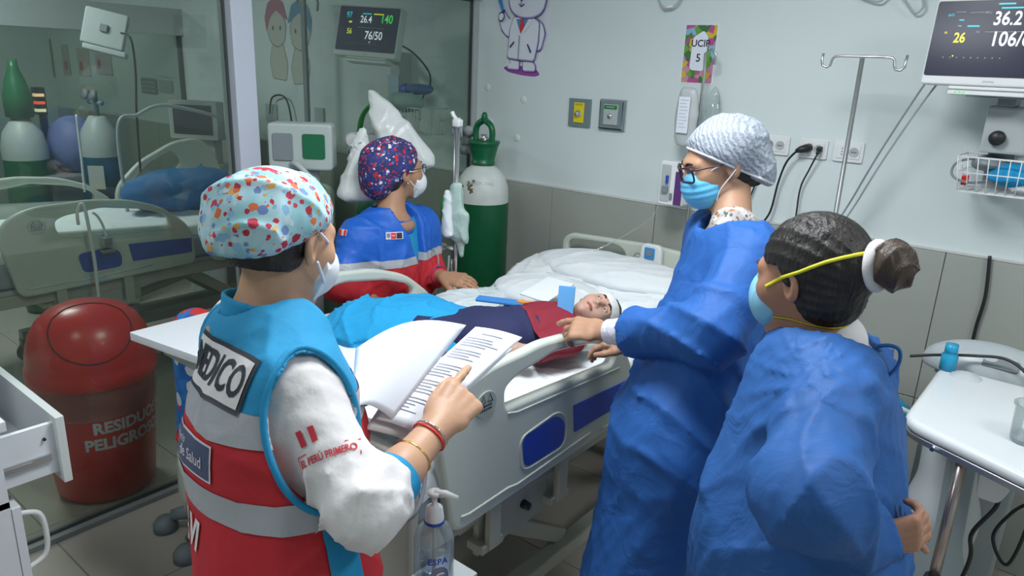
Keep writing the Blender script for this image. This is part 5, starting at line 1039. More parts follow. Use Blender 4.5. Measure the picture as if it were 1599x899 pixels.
def hand_prims(wrist, fwd, dorsal, left, curls, thumb=(0.4, 0.3), sc=1.0, spread=0.05):
    """returns a distance function and the finger tips; curls = bend in radians per joint for index..little"""
    x = unit(fwd); z = np.array(dorsal, float); z = unit(z - x * (z @ x)); y = np.cross(z, x); y = -y if left else y
    w = np.array(wrist, float); P_ = lambda a: w + (x * a[0] + y * a[1] + z * a[2]) * sc
    prim = []
    prim.append(('t', P_((0.0, 0, 0)), P_((0.035, 0.0, 0)), (0.026, 0.019), (0.034, 0.016))); prim.append(('t', P_((0.03, 0.0, 0)), P_((0.082, 0.0, 0.0)), (0.034, 0.0155), (0.041, 0.0125)))
    tips = []
    for (by, L_, r), c in zip(FING, curls):
        a = (0.084, by, 0.0); base = P_(a); ang = 0.0; cs = c if isinstance(c, (tuple, list)) else (c, c * 1.1, c * 0.8); p = np.array(base); yaw = by * spread * 30
        prim.append(('c', P_((0.055, by * 0.85, 0.001)), base, r * 1.1, r * 1.12))
        for k, (fr, bend) in enumerate(zip((0.46, 0.29, 0.25), cs)):
            ang += bend; dv = (x * math.cos(yaw) + y * math.sin(yaw)) * math.cos(ang) - z * math.sin(ang); q = p + dv * L_ * fr * sc
            prim.append(('c', p, q, r * (1.04 - 0.07 * k), r * (0.98 - 0.09 * k))); p = q
        tips.append(p)
    t0 = np.array((0.018, 0.026, -0.006)); a1, a2 = thumb
    t1 = t0 + np.array((math.cos(a1) * 0.036, math.sin(a1) * 0.036, -0.012)); t2 = t1 + np.array((math.cos(a2) * 0.032, math.sin(a2) * 0.032, -0.008)); t3 = t2 + np.array((math.cos(a2 - .2) * 0.026, math.sin(a2 - .2) * 0.026, -0.004))
    prim += [('c', P_(t0), P_(t1), 0.0150, 0.0125), ('c', P_(t1), P_(t2), 0.0118, 0.0105), ('c', P_(t2), P_(t3), 0.0108, 0.0085)]
    def f(P):
        palm = None
        for k, (ty, a, b, ra, rb) in enumerate(prim):
            if ty == 't': d = d_tor(P, a, b, (ra[0] * sc, ra[1] * sc), (rb[0] * sc, rb[1] * sc), y); palm = d if palm is None else smin(palm, d, 0.012 * sc)
        out = palm; fing = None; grp = []
        cs_ = [p for p in prim if p[0] == 'c']; g = [cs_[i * 4:(i + 1) * 4] for i in range(4)] + [cs_[16:]]
        for gg in g:
            d = None
            for (_, a, b, ra, rb) in gg:
                e = d_cone(P, a, b, ra * sc, rb * sc); d = e if d is None else smin(d, e, 0.004 * sc)
            fing = d if fing is None else smin(fing, d, 0.0012)
            grp.append(d)
        return smin(out, fing, 0.010 * sc)
    return f, tips, (x, y, z), P_
def join_pieces(lst):
    V = []; F = []; n = 0
    for v, f in lst: V.append(v); F.append(f + n); n += len(v)
    return np.concatenate(V), np.concatenate(F)
def bb(pts, m): a = np.array(pts, float); return a.min(0) - m, a.max(0) + m
def make_body(H, neck, arms, torso_fn, tlo, thi, skin, label, nails=True, neck_r=0.050, hh=0.0032, name='person'):
    """arms: list of dict(el, wr, hand=(f, tips, ...), r0, r1). One mesh, skin only; clothing is added as children"""
    pieces = []
    nk = np.array(neck, float); n0 = H.w((0, -0.022, -0.055)); n1 = H.w((0, 0.0, -0.075))
    def hf(P):
        d = head_d(H.loc(P)) * H.s; d = smin(d, d_cone(P, n0, nk, neck_r * H.s, neck_r * H.s * 1.08), 0.025)
        return smin(d, d_elp(P, nk - np.array((0, 0, 0.035)), (0.10, 0.10, 0.045)), 0.05)
    lo, hi = bb([H.w((0, 0, 0)), nk - np.array((0, 0, 0.02))], 0.145 * H.s); V, F = sdf_mesh(hf, lo, hi, hh); pieces.append((relax(V, F, 2), F))
    for A_ in arms:
        f, tips = A_['hand'][0], A_['hand'][1]; el, wr = A_['el'], A_['wr']
        x = unit(np.array(wr, float) - np.array(el, float))
        def af(P, f=f, el=el, wr=wr, A_=A_):
            m_ = np.array(el) * .55 + np.array(wr) * .45
            return smin(smin(d_cone(P, el, m_, A_.get('r0', 0.040), 0.034 * A_.get('k', 1)), d_cone(P, m_, wr, 0.034 * A_.get('k', 1), A_.get('r1', 0.0235)), 0.02), f(P), 0.016)
        lo, hi = bb([el, wr] + list(tips), 0.055); V, F = sdf_mesh(af, lo, hi, 0.0030); pieces.append((relax(V, F, 1), F))
    if torso_fn is not None:
        V, F = sdf_mesh(torso_fn, tlo, thi, 0.016); pieces.append((V, F))
    V, F = join_pieces(pieces); me = mesh_np(name, V, F)
    return link(name, me, skin, None, True, label=label, cat='person')
def eyes(H, o, look=(0, 1, -0.2), lid=0.35, skin=None):
    for s in (-1, 1):
        c = (0.0305 * s, 0.0755, 0.002); mb = MB(); mb.lathe([(0, 0.0122), (0.004, 0.0116), (0.008, 0.0095), (0.011, 0.005), (0.0122, 0), (0.011, -0.005), (0, -0.0122)], (0, 0, 0), 20)
        e = mb.build('eye', EYEW, o, True); L_ = Vector(look).normalized(); q = L_.to_track_quat('Z', 'Y').to_matrix().to_4x4(); e.data.transform(H.M(c) @ q)
        mb = MB(); mb.lathe([(0.0, 0.0129), (0.0035, 0.0126), (0.0058, 0.0112)], (0, 0, 0), 18); i = mb.build('iris', IRIS, e, True); i.data.transform(H.M(c) @ q)
def brows(H, o, m=HAIR):
    for s in (-1, 1):
        MB().tube([H.w(p) for p in bez([(0.012 * s, 0.0945, 0.021), (0.028 * s, 0.090, 0.028), (0.045 * s, 0.076, 0.022)], 5)], [0.0022, .003, .0034, .0036, .0036, .0034, .0030, .0026, .002, .0016, .001], 6).build('eyebrow', m, o, True)
def cap_obj(H, o, m, name, c, r, n, p0, folds=0.006, seed=1, droop=None, fr=2.2, band=True):
    n = V3(unit(n)); p0 = V3(p0)
    def f(P):
        q = H.loc(P); d = d_elp(q, c, r)
        if droop: d = smin(d, d_elp(q, droop[0], droop[1]), 0.04)
        d = smin(d, d_elp(q, (0, -0.016, 0.030), (0.081, 0.099, 0.090)), 0.02)
        d = d - folds * crumple(q, seed, fr)
        pl = (q - p0) @ n
        d = d + 0.010 * np.clip(1 + pl / 0.03, 0, 1) ** 2          # gathered in towards the brim
        d = d - 0.0035 * ridge(np.arctan2(q[..., 0], q[..., 1] + 0.02) * 14 + 2 * np.sin(q[..., 2] * 40), 2) * np.clip(1 + pl / 0.07, 0, 1)
        return smax(d, pl, 0.006) * H.s
    lo, hi = bb([H.c], 0.20 * H.s)
    ob = sdf_obj(name, f, lo, hi, 0.004, m, o, rel=1)
    return ob
def hair_obj(H, o, name='hair', m=HAIR, grow=0.008, front=(0.062, 0.055), low=-0.085, extra=None, h=0.0035, strand=0.0025):
    def f(P):
        q = H.loc(P); d = d_elp(q, (0, -0.020, 0.030), (0.074 + grow, 0.092 + grow, 0.084 + grow)); d = smin(d, d_elp(q, (0, -0.045, -0.040), (0.058 + grow, 0.048 + grow, 0.055)), 0.03)
        # hairline: behind a plane that leans back from the forehead to the ear
        hl = (q[..., 1] - front[0]) * 0.80 - (q[..., 2] - front[1]) * 0.60
        ear = q[..., 1] - 0.018 + 0 * q[..., 2]
        face = np.maximum(hl, np.where(q[..., 2] < 0.03, ear + (0.03 - q[..., 2]) * 0.30, -1))
        d = smax(d, face, 0.010); d = smax(d, low - q[..., 2], 0.01)
        d = d - strand * ridge(np.arctan2(np.abs(q[..., 0]) + .02, q[..., 2] + 0.02) * 16 + 4 * q[..., 1] * 10, 1.3)
        if extra is not None: d = smin(d, extra(q), 0.012)
        return d * H.s
    lo, hi = bb([H.c], 0.22 * H.s); return sdf_obj(name, f, lo, hi, h, m, o, rel=1)
def mask_obj(H, o, m, kind):
    def f(P):
        q = H.loc(P)
        if kind == 'cup':
            d = d_elp(q, (0, 0.066, -0.050), (0.060, 0.048, 0.060)); d = smin(d, d_elp(q, (0, 0.086, -0.046), (0.022, 0.034, 0.046)), 0.03)
            d = smax(d, 0.030 - q[..., 1], 0.004); d = d - 0.002 * ridge(q[..., 0] * 60, 8)
        elif kind == 'fold':
            d = d_elp(q, (0, 0.066, -0.052), (0.064, 0.052, 0.058)); rg = np.abs(q[..., 0]) * 0.95 + (q[..., 1] - 0.128) * 0.85 + np.abs(q[..., 2] + 0.045) * 0.42
            d = smin(d, smax(rg, 0.045 - q[..., 1], 0.006), 0.012); d = smax(d, 0.024 - q[..., 1] - 0.5 * (q[..., 2] + 0.05) * (q[..., 2] > -0.05), 0.004); d = smax(d, q[..., 2] - 0.014, 0.004); d = smax(d, -0.110 - q[..., 2], 0.004)
        else:
            d = d_elp(q, (0, 0.060, -0.052), (0.067, 0.057, 0.066)); d = smax(d, np.abs(q[..., 2] + 0.052) - 0.054, 0.006); d = smax(d, 0.032 - q[..., 1], 0.004)
            d = d - 0.0028 * (np.abs(((q[..., 2] + 0.10) * 55) % 1.0 - 0.5) * 2) * (np.abs(q[..., 2] + 0.048) < 0.032)
        return d * H.s
    lo, hi = bb([H.w((0, 0.07, -0.05))], 0.10 * H.s); return sdf_obj('face_mask', f, lo, hi, 0.0030, m, o, rel=1)
def ear_strap(H, o, m, side, top, bot, r=0.0016, name='ear_loop'):
    for p in (top, bot): MB().tube([H.w(q) for q in bez([(p[0] * side, p[1], p[2]), (0.068 * side, 0.035, (p[2] + (0.012 if p is top else -0.024)) * 0.5 + 0.0), (0.082 * side, -0.002, 0.012 if p is top else -0.024), (0.084 * side, -0.016, 0.004 if p is top else -0.012)], 6)], r, 6).build(name, m, o, True)
def surf_path(bv, pts, ctr, off=0.002):
    out = []; c = Vector(ctr)
    for p in pts:
        p = Vector(p); d = (p - c); d.normalize(); h = bv.ray_cast(c + d * 0.5, -d)
        out.append((h[0] + d * off) if h[0] is not None else p)
    return out
def legs(J, o, m, shoe, name='trousers', r=(0.085, 0.055), feet=True, ff=(0, 1, 0)):
    """J: pelvis, [(knee, ankle), (knee, ankle)]"""
    pel, lg = J
    def f(P):
        d = d_elp(P, pel, (0.15, 0.12, 0.12))
        for kn, an in lg:
            hip = (pel[0] + (kn[0] - pel[0]) * 0.8, pel[1] + (kn[1] - pel[1]) * 0.8, pel[2] - 0.04)
            e = smin(d_cone(P, hip, kn, r[0], (r[0] + r[1]) / 2), d_cone(P, kn, an, (r[0] + r[1]) / 2, r[1]), 0.03); d = smin(d, e, 0.04)
        return d - 0.006 * crumple(P, 3, 1.4)
    pts = [pel] + [p for a in lg for p in a]; lo, hi = bb(pts, 0.19); lo[2] = 0.02
    sdf_obj(name, f, lo, hi, 0.011, m, o)
    fv = unit(ff)
    for kn, an in lg:
        a = np.array((an[0], an[1], 0.045)); sdf_obj('shoe', lambda P, a=a: smax(smin(d_cone(P, a - fv * 0.04, a + fv * 0.13, 0.040, 0.034), d_cone(P, a - fv * 0.02, a + np.array((0, 0, .05)), 0.042, 0.040), 0.02), -P[..., 2] + 0.003, 0.004), *bb([a - fv * .05, a + fv * .15, a + np.array((0, 0, .06))], 0.06), 0.008, shoe, o)

# ------------------------------------------------------------------ A: doctor in red and blue vest, back to the camera
HA = Head((-1.075, 0.711, 1.480), yp(100, -12), 0.97); nA = np.array((-1.073, 0.663, 1.354)); pelA = np.array((-0.935, 0.595, 0.929)); pelA[2] = 0.93
RA = yp(76)
shR = nA + RA[:, 0] * 0.152 + np.array((0, 0, -0.075)); shL = nA + (nA - shR) * np.array((1, 1, 0)) + np.array((0, 0, shR[2] - nA[2]))
elR = np.array((-0.746, 0.612, 1.136)); wrR = np.array((-0.793, 0.807, 1.185)); tipR = np.array((-0.811, 0.979, 1.252))
handA = hand_prims(wrR, tipR - wrR, np.array((0.55, -0.50, 0.55)), False, ((0.18, 0.15, 0.1), (0.85, 0.9, 0.5), (1.0, 1.0, 0.6), (1.05, 1.0, 0.6)), (0.35, 0.15), 0.96)
elL = shL + np.array((-0.03, 0.05, -0.26)); wrL = np.array((-1.081, 0.896, 1.143)); wrL[2] = 1.17; wrL = np.array((-1.03, 0.90, 1.16)); handLA = hand_prims(wrL, (0.45, 0.85, 0.1), (-0.6, 0.2, -0.7), True, (0.5, 0.5, 0.55, 0.6), (0.5, 0.4), 1.0)
ctrA = lambda t: nA * (1 - t) + pelA * t
def torsoA(P, g=0.0):
    a = nA + np.array((0, 0, -0.035)); b = ctrA(0.45); c = pelA; rv = RA[:, 0]
    d = d_tor(P, a - np.array((0, 0, .03)), b, (0.135 + g, 0.090 + g), (0.165 + g, 0.122 + g), rv); d = smin(d, d_tor(P, b, c, (0.165 + g, 0.122 + g), (0.175 + g, 0.135 + g), rv), 0.05)
    return smin(d, d_cone(P, shL, shR, 0.050 + g, 0.050 + g), 0.06)
lo, hi = bb([shL, shR, pelA], 0.22)
pA = make_body(HA, nA, [dict(el=elR, wr=wrR, hand=handA, r0=0.042, r1=0.0255), dict(el=elL, wr=wrL, hand=handLA)], lambda P: torsoA(P, -0.02), lo, hi, SK_A, 'doctor in flowered cap and red and blue vest lettered MEDICO, holding papers', neck_r=0.047)
eyes(HA, pA); brows(HA, pA); hair_obj(HA, pA, grow=0.004, low=-0.052)
CAPA = print_mat('flowered_cap_cloth', (0.27, 0.52, 0.57), (0.40, 0.60, 0.66), [(0.42, 0.02, 0.04), (0.62, 0.14, 0.04), (0.50, 0.62, 0.68), (0.14, 0.22, 0.45), (0.5, 0.04, 0.08), (0.62, 0.36, 0.12), (0.22, 0.42, 0.60), (0.36, 0.56, 0.60)], 42, 0.36)
cap_obj(HA, pA, CAPA, 'surgical_cap', (0, -0.034, 0.040), (0.088, 0.108, 0.080), (0, 0.36, -0.933), (0, 0.095, 0.046), 0.014, 3, ((0, -0.088, -0.002), (0.074, 0.050, 0.056)), 1.7)
mA = mask_obj(HA, pA, MASKW, 'fold')
for zt, ze in ((0.000, 0.02), (-0.075, -0.030)): MB().tube([HA.w(q) for q in bez([(0.056, 0.055, zt), (0.072, 0.030, zt * .6 + ze * .4), (0.083, 0.002, ze)], 6)], 0.0026, 6).build('ear_loop', MASKW, pA, True)
# shirt: white, long sleeved; blue under-cuff
upv = unit(elR - shR)
def armA(P, g=0.0, end=0.33):
    e2 = elR + (wrR - elR) * end
    d = d_cone(P, shR, elR, 0.070 + g, 0.058 + g); d2 = d_cone(P, elR, e2, 0.058 + g, 0.054 + g); return smin(d, d2, 0.05)
def shirtA(P):
    d = torsoA(P, -0.014); d = smin(d, d_cone(P, shR - np.array((0, 0, .005)), elR, 0.056, 0.048), 0.04); d = smin(d, d_cone(P, elR, elR + (wrR - elR) * 0.20, 0.048, 0.045), 0.03); d = smin(d, d_cone(P, shL, elL, 0.058, 0.050), 0.04); d = smin(d, d_cone(P, elL, elL + (wrL - elL) * .6, 0.056, 0.045), 0.03)
    u = (P - V3(shR)) @ V3(upv); near = np.clip(1 - np.abs(u - 0.22) / 0.10, 0, 1)
    return d - 0.010 * crumple(P, 4.0, 1.8, (1.3, 1.3, 0.6)) - 0.0045 * crumple(P, 8.0, 4.2) - 0.014 * near * ridge(u * 62 + 2.5 * np.sin(P[..., 2] * 21) + 2.0 * np.sin(P[..., 0] * 30), 2)
lo, hi = bb([shL, shR, pelA, elR, elL, wrL], 0.14); cv_ = elR + (wrR - elR) * 0.30
stA = sdf_obj('shirt', shirtA, lo, hi, 0.0065, WHC, pA, cuts=[(tuple(nA + np.array((0, 0, 0.012))), (0, 0, 1))])
e0 = elR + (wrR - elR) * 0.12; e1 = elR + (wrR - elR) * 0.40
sdf_obj('rolled_cuff', lambda P: d_cone(P, e0, e1, 0.0480, 0.043) - 0.0015 * ridge(P[..., 2] * 50, 2), *bb([e0, e1], 0.08), 0.004, CYAN, pA, cuts=[(tuple(e1), tuple(wrR - elR)), ], label='bright blue rolled cuff')
# flag and slogan on the sleeve
bsh = bvh_of(stA); c0 = Vector(shR + (elR - shR) * 0.58); camd = Vector((0.72, -0.66, 0.20)); nrm = (camd - Vector(upv) * camd.dot(Vector(upv))).normalized(); sup = -Vector(upv); sr = sup.cross(nrm)
def on_sleeve(me, du, dv, tilt=0.0, nm='print', m=None):
    t = math.radians(tilt); r = sr * math.cos(t) + sup * math.sin(t); u = sup * math.cos(t) - sr * math.sin(t)
    o = c0 + sr * du + sup * dv; project(me, bsh, o, nrm, r, u, 0.0018); return link(nm, me, m, pA)
M['print_red'] = mat('sleeve_print_red', (0.55, 0.03, 0.05), rough=0.7)
for k in (-1, 1):
    g_ = grid_patch(0.0095, 0.024, 2, 3); g_.transform(Matrix.Translation((0.0098 * k, 0, 0))); on_sleeve(g_, -0.012, 0.036, -10, 'flag_band', M['print_red'])
on_sleeve(text_mesh('EL PERÚ PRIMERO', 0.0155, 0.0004, sx=0.72), 0.0, -0.004, -14, 'sleeve_lettering', M['print_red'])
for sx_ in (-1, 1):
    g_ = plate_mesh([[(-0.047 * 1, -0.012), (-0.047, 0.013), (-0.030, 0.013), (-0.030, 0.0115), (-0.0455, 0.0115), (-0.0455, -0.012)]], 0.0)
    if sx_ > 0: g_.transform(Matrix.Diagonal((-1, 1, 1, 1)))
    on_sleeve(g_, 0.0, -0.004, -14, 'bracket_mark', M['print_red'])
# vest
def vestA(P):
    d = torsoA(P, 0.012) - 0.006 * crumple(P, 7.0, 1.5) - 0.004 * crumple(P, 2.0, 3.4, (1, 1, .6))
    for sh_, s in ((shR, 1), (shL, -1)):
        q = P - V3(sh_); a = q @ V3(RA[:, 0]); b_ = q @ V3(RA[:, 1]); z = q[..., 2]
        d = smax(d, -np.maximum(np.sqrt(((b_ + 0.005) / 0.068) ** 2 + ((z + 0.045) / 0.108) ** 2) - 1, (0.0 - s * a - 0.040) / 0.068 ) * 0.068, 0.004)
    d = smax(d, -d_cone(P, nA + np.array((0, 0, -0.02)), nA + np.array((0, 0, .2)), 0.066, 0.09), 0.006)
    return d
lo, hi = bb([shL, shR, pelA - np.array((0, 0, .06))], 0.21)
V_, F_ = sdf_mesh(vestA, lo, hi, 0.0052); V_ = relax(V_, F_, 2); me = mesh_np('vest', V_, F_)
Z1, Z2, Z3, Z4 = 1.268, 1.222, 1.140, 1.098
hem = float(pelA[2]) - 0.04
class O_: pass
tmp = O_(); tmp.data = me
vR = piece(tmp, 'vest', [((0, 0, Z1), (0, 0, 1)), ((0, 0, hem), (0, 0, -1))], REDC, pA)
piece(tmp, 'yoke', [((0, 0, Z1), (0, 0, -1))], CYAN, vR, label='bright blue upper part of the vest')
piece(tmp, 'reflective_stripe', [((0, 0, Z1), (0, 0, 1)), ((0, 0, Z2), (0, 0, -1))], GREYR, vR, 0.002); piece(tmp, 'reflective_stripe', [((0, 0, Z3), (0, 0, 1)), ((0, 0, Z4), (0, 0, -1))], GREYR, vR, 0.002)
sc0 = ctrA(0.5) + RA[:, 0] * 0.0
f_ = RA[:, 1]; sp_ = piece(tmp, 'side_strip', [(tuple(sc0 + f_ * 0.045), tuple(f_)), (tuple(sc0 - f_ * 0.008), tuple(-f_)), ((0, 0, Z1 + 0.03), (0, 0, 1)), ((0, 0, hem), (0, 0, -1))], CYAN, vR, 0.0028, label='bright blue strip down the side of the vest')
# armhole and collar bindings
bv = bvh_of(vR, bpy.data.objects['yoke']); bst = bvh_of(stA)
for sh_, s in ((shR, 1), (shL, -1)):
    pts = []
    for k in range(44):
        a = 2 * math.pi * k / 44; c = Vector(sh_) + Vector(RA[:, 1]) * (0.070 * math.cos(a) - 0.005) + Vector((0, 0, -0.045 + 0.110 * math.sin(a))); dv = Vector(RA[:, 0]) * s
        h = bst.ray_cast(c + dv * 0.3, -dv)
        p = c - dv * 0.040
        hv = bv.ray_cast(c + Vector(RA[:, 1]) * 0.006 * math.cos(a) + Vector((0, 0, .008 * math.sin(a))) + dv * 0.3, -dv)
        if hv[0] is not None and (hv[0] - Vector(sh_)).dot(dv) > -0.14: p = hv[0]
        pts.append(p)
    for _ in range(3): pts = [(pts[i - 1] + pts[i] * 2 + pts[(i + 1) % len(pts)]) / 4 for i in range(len(pts))]
    MB().tube(pts, 0.0058, 8, closed=True).build('armhole_binding', CYAN, vR, True, label='bright blue armhole binding')
sdf_obj('collar', lambda P: np.maximum(np.abs(d_cone(P, nA + np.array((0, 0, -.03)), nA + np.array((0, 0.006, .06)), 0.071, 0.064)) - 0.004, np.abs(P[..., 2] - nA[2] - 0.006 - 0.25 * ((P - V3(nA)) @ V3(-RA[:, 1]))) - 0.022), *bb([nA], 0.11), 0.004, CYAN, vR, label='bright blue collar')
# patches: back lettering and chest-height tag, first name lettering
bvv = bvh_of(vR, bpy.data.objects['yoke'], bpy.data.objects['reflective_stripe'], sp_)
bn_ = Vector(-RA[:, 1]) + Vector((0, 0, 0.45)) + Vector(RA[:, 0]) * 0.35; bc_ = Vector(nA) + Vector((0, 0, -0.058)) - Vector(RA[:, 1]) * 0.09 + Vector(RA[:, 0]) * 0.062
def on_back(me, du, dv, nm, m, off_=0.002, tilt=0, par=None, **k):
    t = math.radians(tilt); r = Vector(RA[:, 0]) * math.cos(t) + Vector((0, 0, 1)) * math.sin(t); u = Vector((0, 0, 1)) * math.cos(t) - Vector(RA[:, 0]) * math.sin(t)
    me.transform(Matrix.Rotation(t, 4, 'Z'))
    project(me, bvv, bc_ + Vector(RA[:, 0]) * du + Vector((0, 0, dv)), bn_, RA[:, 0], (0, 0, 1), off_); return link(nm, me, m, par or vR, **k)
pb = on_back(grid_patch(0.196, 0.088, 22, 10), 0.010, 0, 'name_patch', M['text_dark'], 0.0030, -3, label='white back patch with a black edge')
pw = on_back(grid_patch(0.182, 0.074, 22, 10), 0.010, 0, 'patch_ground', WHC, 0.0042, -3)
for e in ((0,), ): pass
tm = text_mesh('MEDICO', 0.070, 0.0016, sx=0.66)
on_back(tm, 0.010, -0.001, 'lettering', M['text_dark'], 0.0056, -3)
b2 = on_back(grid_patch(0.150, 0.060, 14, 6), 0.00, -0.145, 'name_patch', M['text_white'], 0.0028, -2); on_back(grid_patch(0.142, 0.053, 14, 6), 0.00, -0.145, 'patch_ground', mat('slate_blue', (0.07, 0.09, 0.17), rough=0.7), 0.0036, -2)
on_back(text_mesh('de Salud', 0.026, 0.0002, sx=0.9), 0.015, -0.149, 'lettering', M['text_white'], 0.0048, -2); on_back(text_mesh('Ministerio', 0.018, 0.0, sx=0.9), -0.042, -0.135, 'lettering', M['text_white'], 0.0048, -2)
on_back(text_mesh('JAVI', 0.066, 0.0026, sx=0.75), 0.0, -0.285, 'lettering', WHC, 0.003, -6)
legs((tuple(pelA - np.array((0, 0, .06))), [((pelA[0] + .08, pelA[1] + .02, 0.48), (pelA[0] + .08, pelA[1], 0.10)), ((pelA[0] - .09, pelA[1] + .04, 0.48), (pelA[0] - .09, pelA[1] + .03, 0.10))]), pA, NAVY, SHOED, ff=RA[:, 1])
# bracelets
for t, r_, m_, nm, lab in ((0.62, 0.0335, mat('gold', (0.75, 0.5, 0.15), rough=0.25, metal=1.0), 'bangle', 'thin gold bangle'), (0.86, 0.031, M['red'], 'bracelet', 'red beaded bracelet'), (0.90, 0.031, M['chrome'], 'bracelet', 'silver bracelet')):
    x = Vector(unit(wrR - elR)); x = (x + Vector((0.15, 0.1, 0.25)) * (0.6 if t < .7 else 0.9)).normalized(); u = x.orthogonal().normalized(); w = x.cross(u); c = Vector(elR + (wrR - elR) * t)
    MB().tube([c + u * r_ * math.cos(a) + w * r_ * math.sin(a) for a in [2 * math.pi * i / 28 for i in range(28)]], 0.0019, 8, closed=True).build(nm, m_, pA, True, label=lab)

# ------------------------------------------------------------------ papers held over the table
pg1 = [(-0.911, 1.030, 1.277), (-0.857, 1.114, 1.247), (-0.831, 0.795, 1.162), (-0.872, 0.736, 1.197)]
def sheet_mesh(c4, bulge, n=14, nrm=(0, -0.2, 1), prof=None):
    a, b, c, d = [np.array(p) for p in c4]; nv = unit(nrm); V = []
    for j in range(n + 1):
        for i in range(n + 1):
            u, v = i / n, j / n; p = (a * (1 - u) + b * u) * (1 - v) + (d * (1 - u) + c * u) * v; V.append(p + nv * (prof(u, v) if prof else bulge * math.sin(math.pi * u)))
    F = [(j * (n + 1) + i, j * (n + 1) + i + 1, (j + 1) * (n + 1) + i + 1, (j + 1) * (n + 1) + i) for j in range(n) for i in range(n)]
    return V, F
def thick(V, F, name, m, t=0.0012, parent=None, **k):
    o = link(name, mesh_np(name, V, F), m, parent, True, **k); s = o.modifiers.new('s', 'SOLIDIFY'); s.thickness = t; return o
fo = empty('medical_record', pg1[0], label='open medical record with a printed page, held by the doctor in the vest', cat='papers'); oo = np.array(fo.location)
rel = lambda V: [tuple(np.array(v) - oo) for v in V]
V, F = sheet_mesh(pg1, 0.004); thick(rel(V), F, 'printed_page', M['paper'], 0.003, fo)
bp_ = BVHTree.FromPolygons([Vector(v) for v in V], F); a, b, c, d = [np.array(p) for p in pg1]; X_ = unit(b - a); Yd = unit(a - d); Nn = unit(np.cross(X_, Yd)); Wd = np.linalg.norm(b - a); Ht = np.linalg.norm(a - d)
random.seed(11); inkm = mat('ink_grey', (0.16, 0.17, 0.22), rough=0.8)
def ln(u0, u1, v, hgt):
    g_ = grid_patch(1, 1, 8, 1)
    for vert in g_.vertices:
        u = u0 + (vert.co.x + .5) * (u1 - u0); vv_ = v + (vert.co.y + 0.5) * hgt; p = (a * (1 - u) + b * u) * (1 - vv_) + (d * (1 - u) + c * u) * vv_; vert.co = tuple(p + unit((0, -0.2, 1)) * (0.004 * math.sin(math.pi * u) + 0.0052) - oo)
    g_.update(); return g_
for k in range(30):
    v = 0.08 + k * 0.028
    if k in (0,): rngs = ((0.3, 0.75),)
    elif k in (1, 6, 11, 12, 18, 24): continue
    else: rngs = ((0.1, 0.1 + random.uniform(0.35, 0.8)),)
    for r0, r1 in rngs: link('printed_line', ln(r0, r1, v, 0.006), inkm, fo)
# the turned leaf: a big white sheet curling up at the left
pg2 = [(-0.967, 0.775, 1.287), (-0.920, 1.012, 1.284), (-0.857, 0.760, 1.194), (-0.856, 0.673, 1.243)]
V, F = sheet_mesh(pg2, 0, 16, (-0.1, -0.2, 1), lambda u, v: 0.030 * math.sin(math.pi * u) * (1 - 0.4 * v)); thick(rel(V), F, 'turned_page', M['paper'], 0.0015, fo)
V, F = sheet_mesh([tuple(np.array(p) - np.array((0, 0, .008))) for p in ((-0.958, 0.896, 1.236), (-0.875, 1.106, 1.227), (-0.840, 0.798, 1.152), (-0.876, 0.717, 1.192))], 0.0); thick(rel(V), F, 'back_board', M['white'], 0.004, fo)
# ------------------------------------------------------------------ C: tall woman in blue gown and hairnet
HC = Head((-0.827, 1.925, 1.551), yp(222, -20)); nC = np.array((-0.745, 1.873, 1.368)); RC = yp(215)
pelC = np.array((-0.741, 1.666, 0.812)); sLC = np.array((-0.646, 1.758, 1.337)); sRC = 2 * nC - sLC; sRC[2] = sLC[2]
eLC = np.array((-0.649, 1.580, 1.191)); wLC = np.array((-0.963, 1.621, 1.100)); tLC = np.array((-1.125, 1.592, 1.099))
hC = hand_prims(wLC + unit(tLC - wLC) * 0.005, np.array((-1.094, 1.586, 1.090)) - wLC, (0.25, -0.45, 0.85), True, ((0.25, 0.2, 0.1), (0.55, 0.7, 0.4), (0.75, 0.8, 0.5), (0.85, 0.85, 0.5)), (0.35, 0.1), 0.98)
eRC = sRC + np.array((-0.02, 0.0, -0.25)); wRC = np.array((-0.969, 1.801, 1.008)); hCR = hand_prims(wRC, (-0.9, -0.3, -0.1), (0, 0.2, 1), False, (0.4, 0.5, 0.5, 0.5), (0.4, 0.2), 0.95)
def torsoC(P, g=0.0):
    rv = RC[:, 0]; a = nC + np.array((0, 0, -0.07)); b = nC * .45 + pelC * .55; b = b + np.array((0, 0, 0.0))
    d = d_tor(P, a, b, (0.150 + g, 0.10 + g), (0.170 + g, 0.125 + g), rv); d = smin(d, d_tor(P, b, pelC, (0.160 + g, 0.120 + g), (0.175 + g, 0.14 + g), rv), 0.06)
    return smin(d, d_cone(P, sLC, sRC, 0.060 + g, 0.060 + g), 0.07)
pC = make_body(HC, nC, [dict(el=eLC, wr=wLC, hand=hC), dict(el=eRC, wr=wRC, hand=hCR)], lambda P: torsoC(P, -0.03), *bb([sLC, sRC, pelC], 0.2), SK_C, 'tall woman in blue gown, white hairnet and dark glasses, hand on the bed rail')
eyes(HC, pC, (0, 1, -0.45)); brows(HC, pC); hair_obj(HC, pC, grow=0.004)
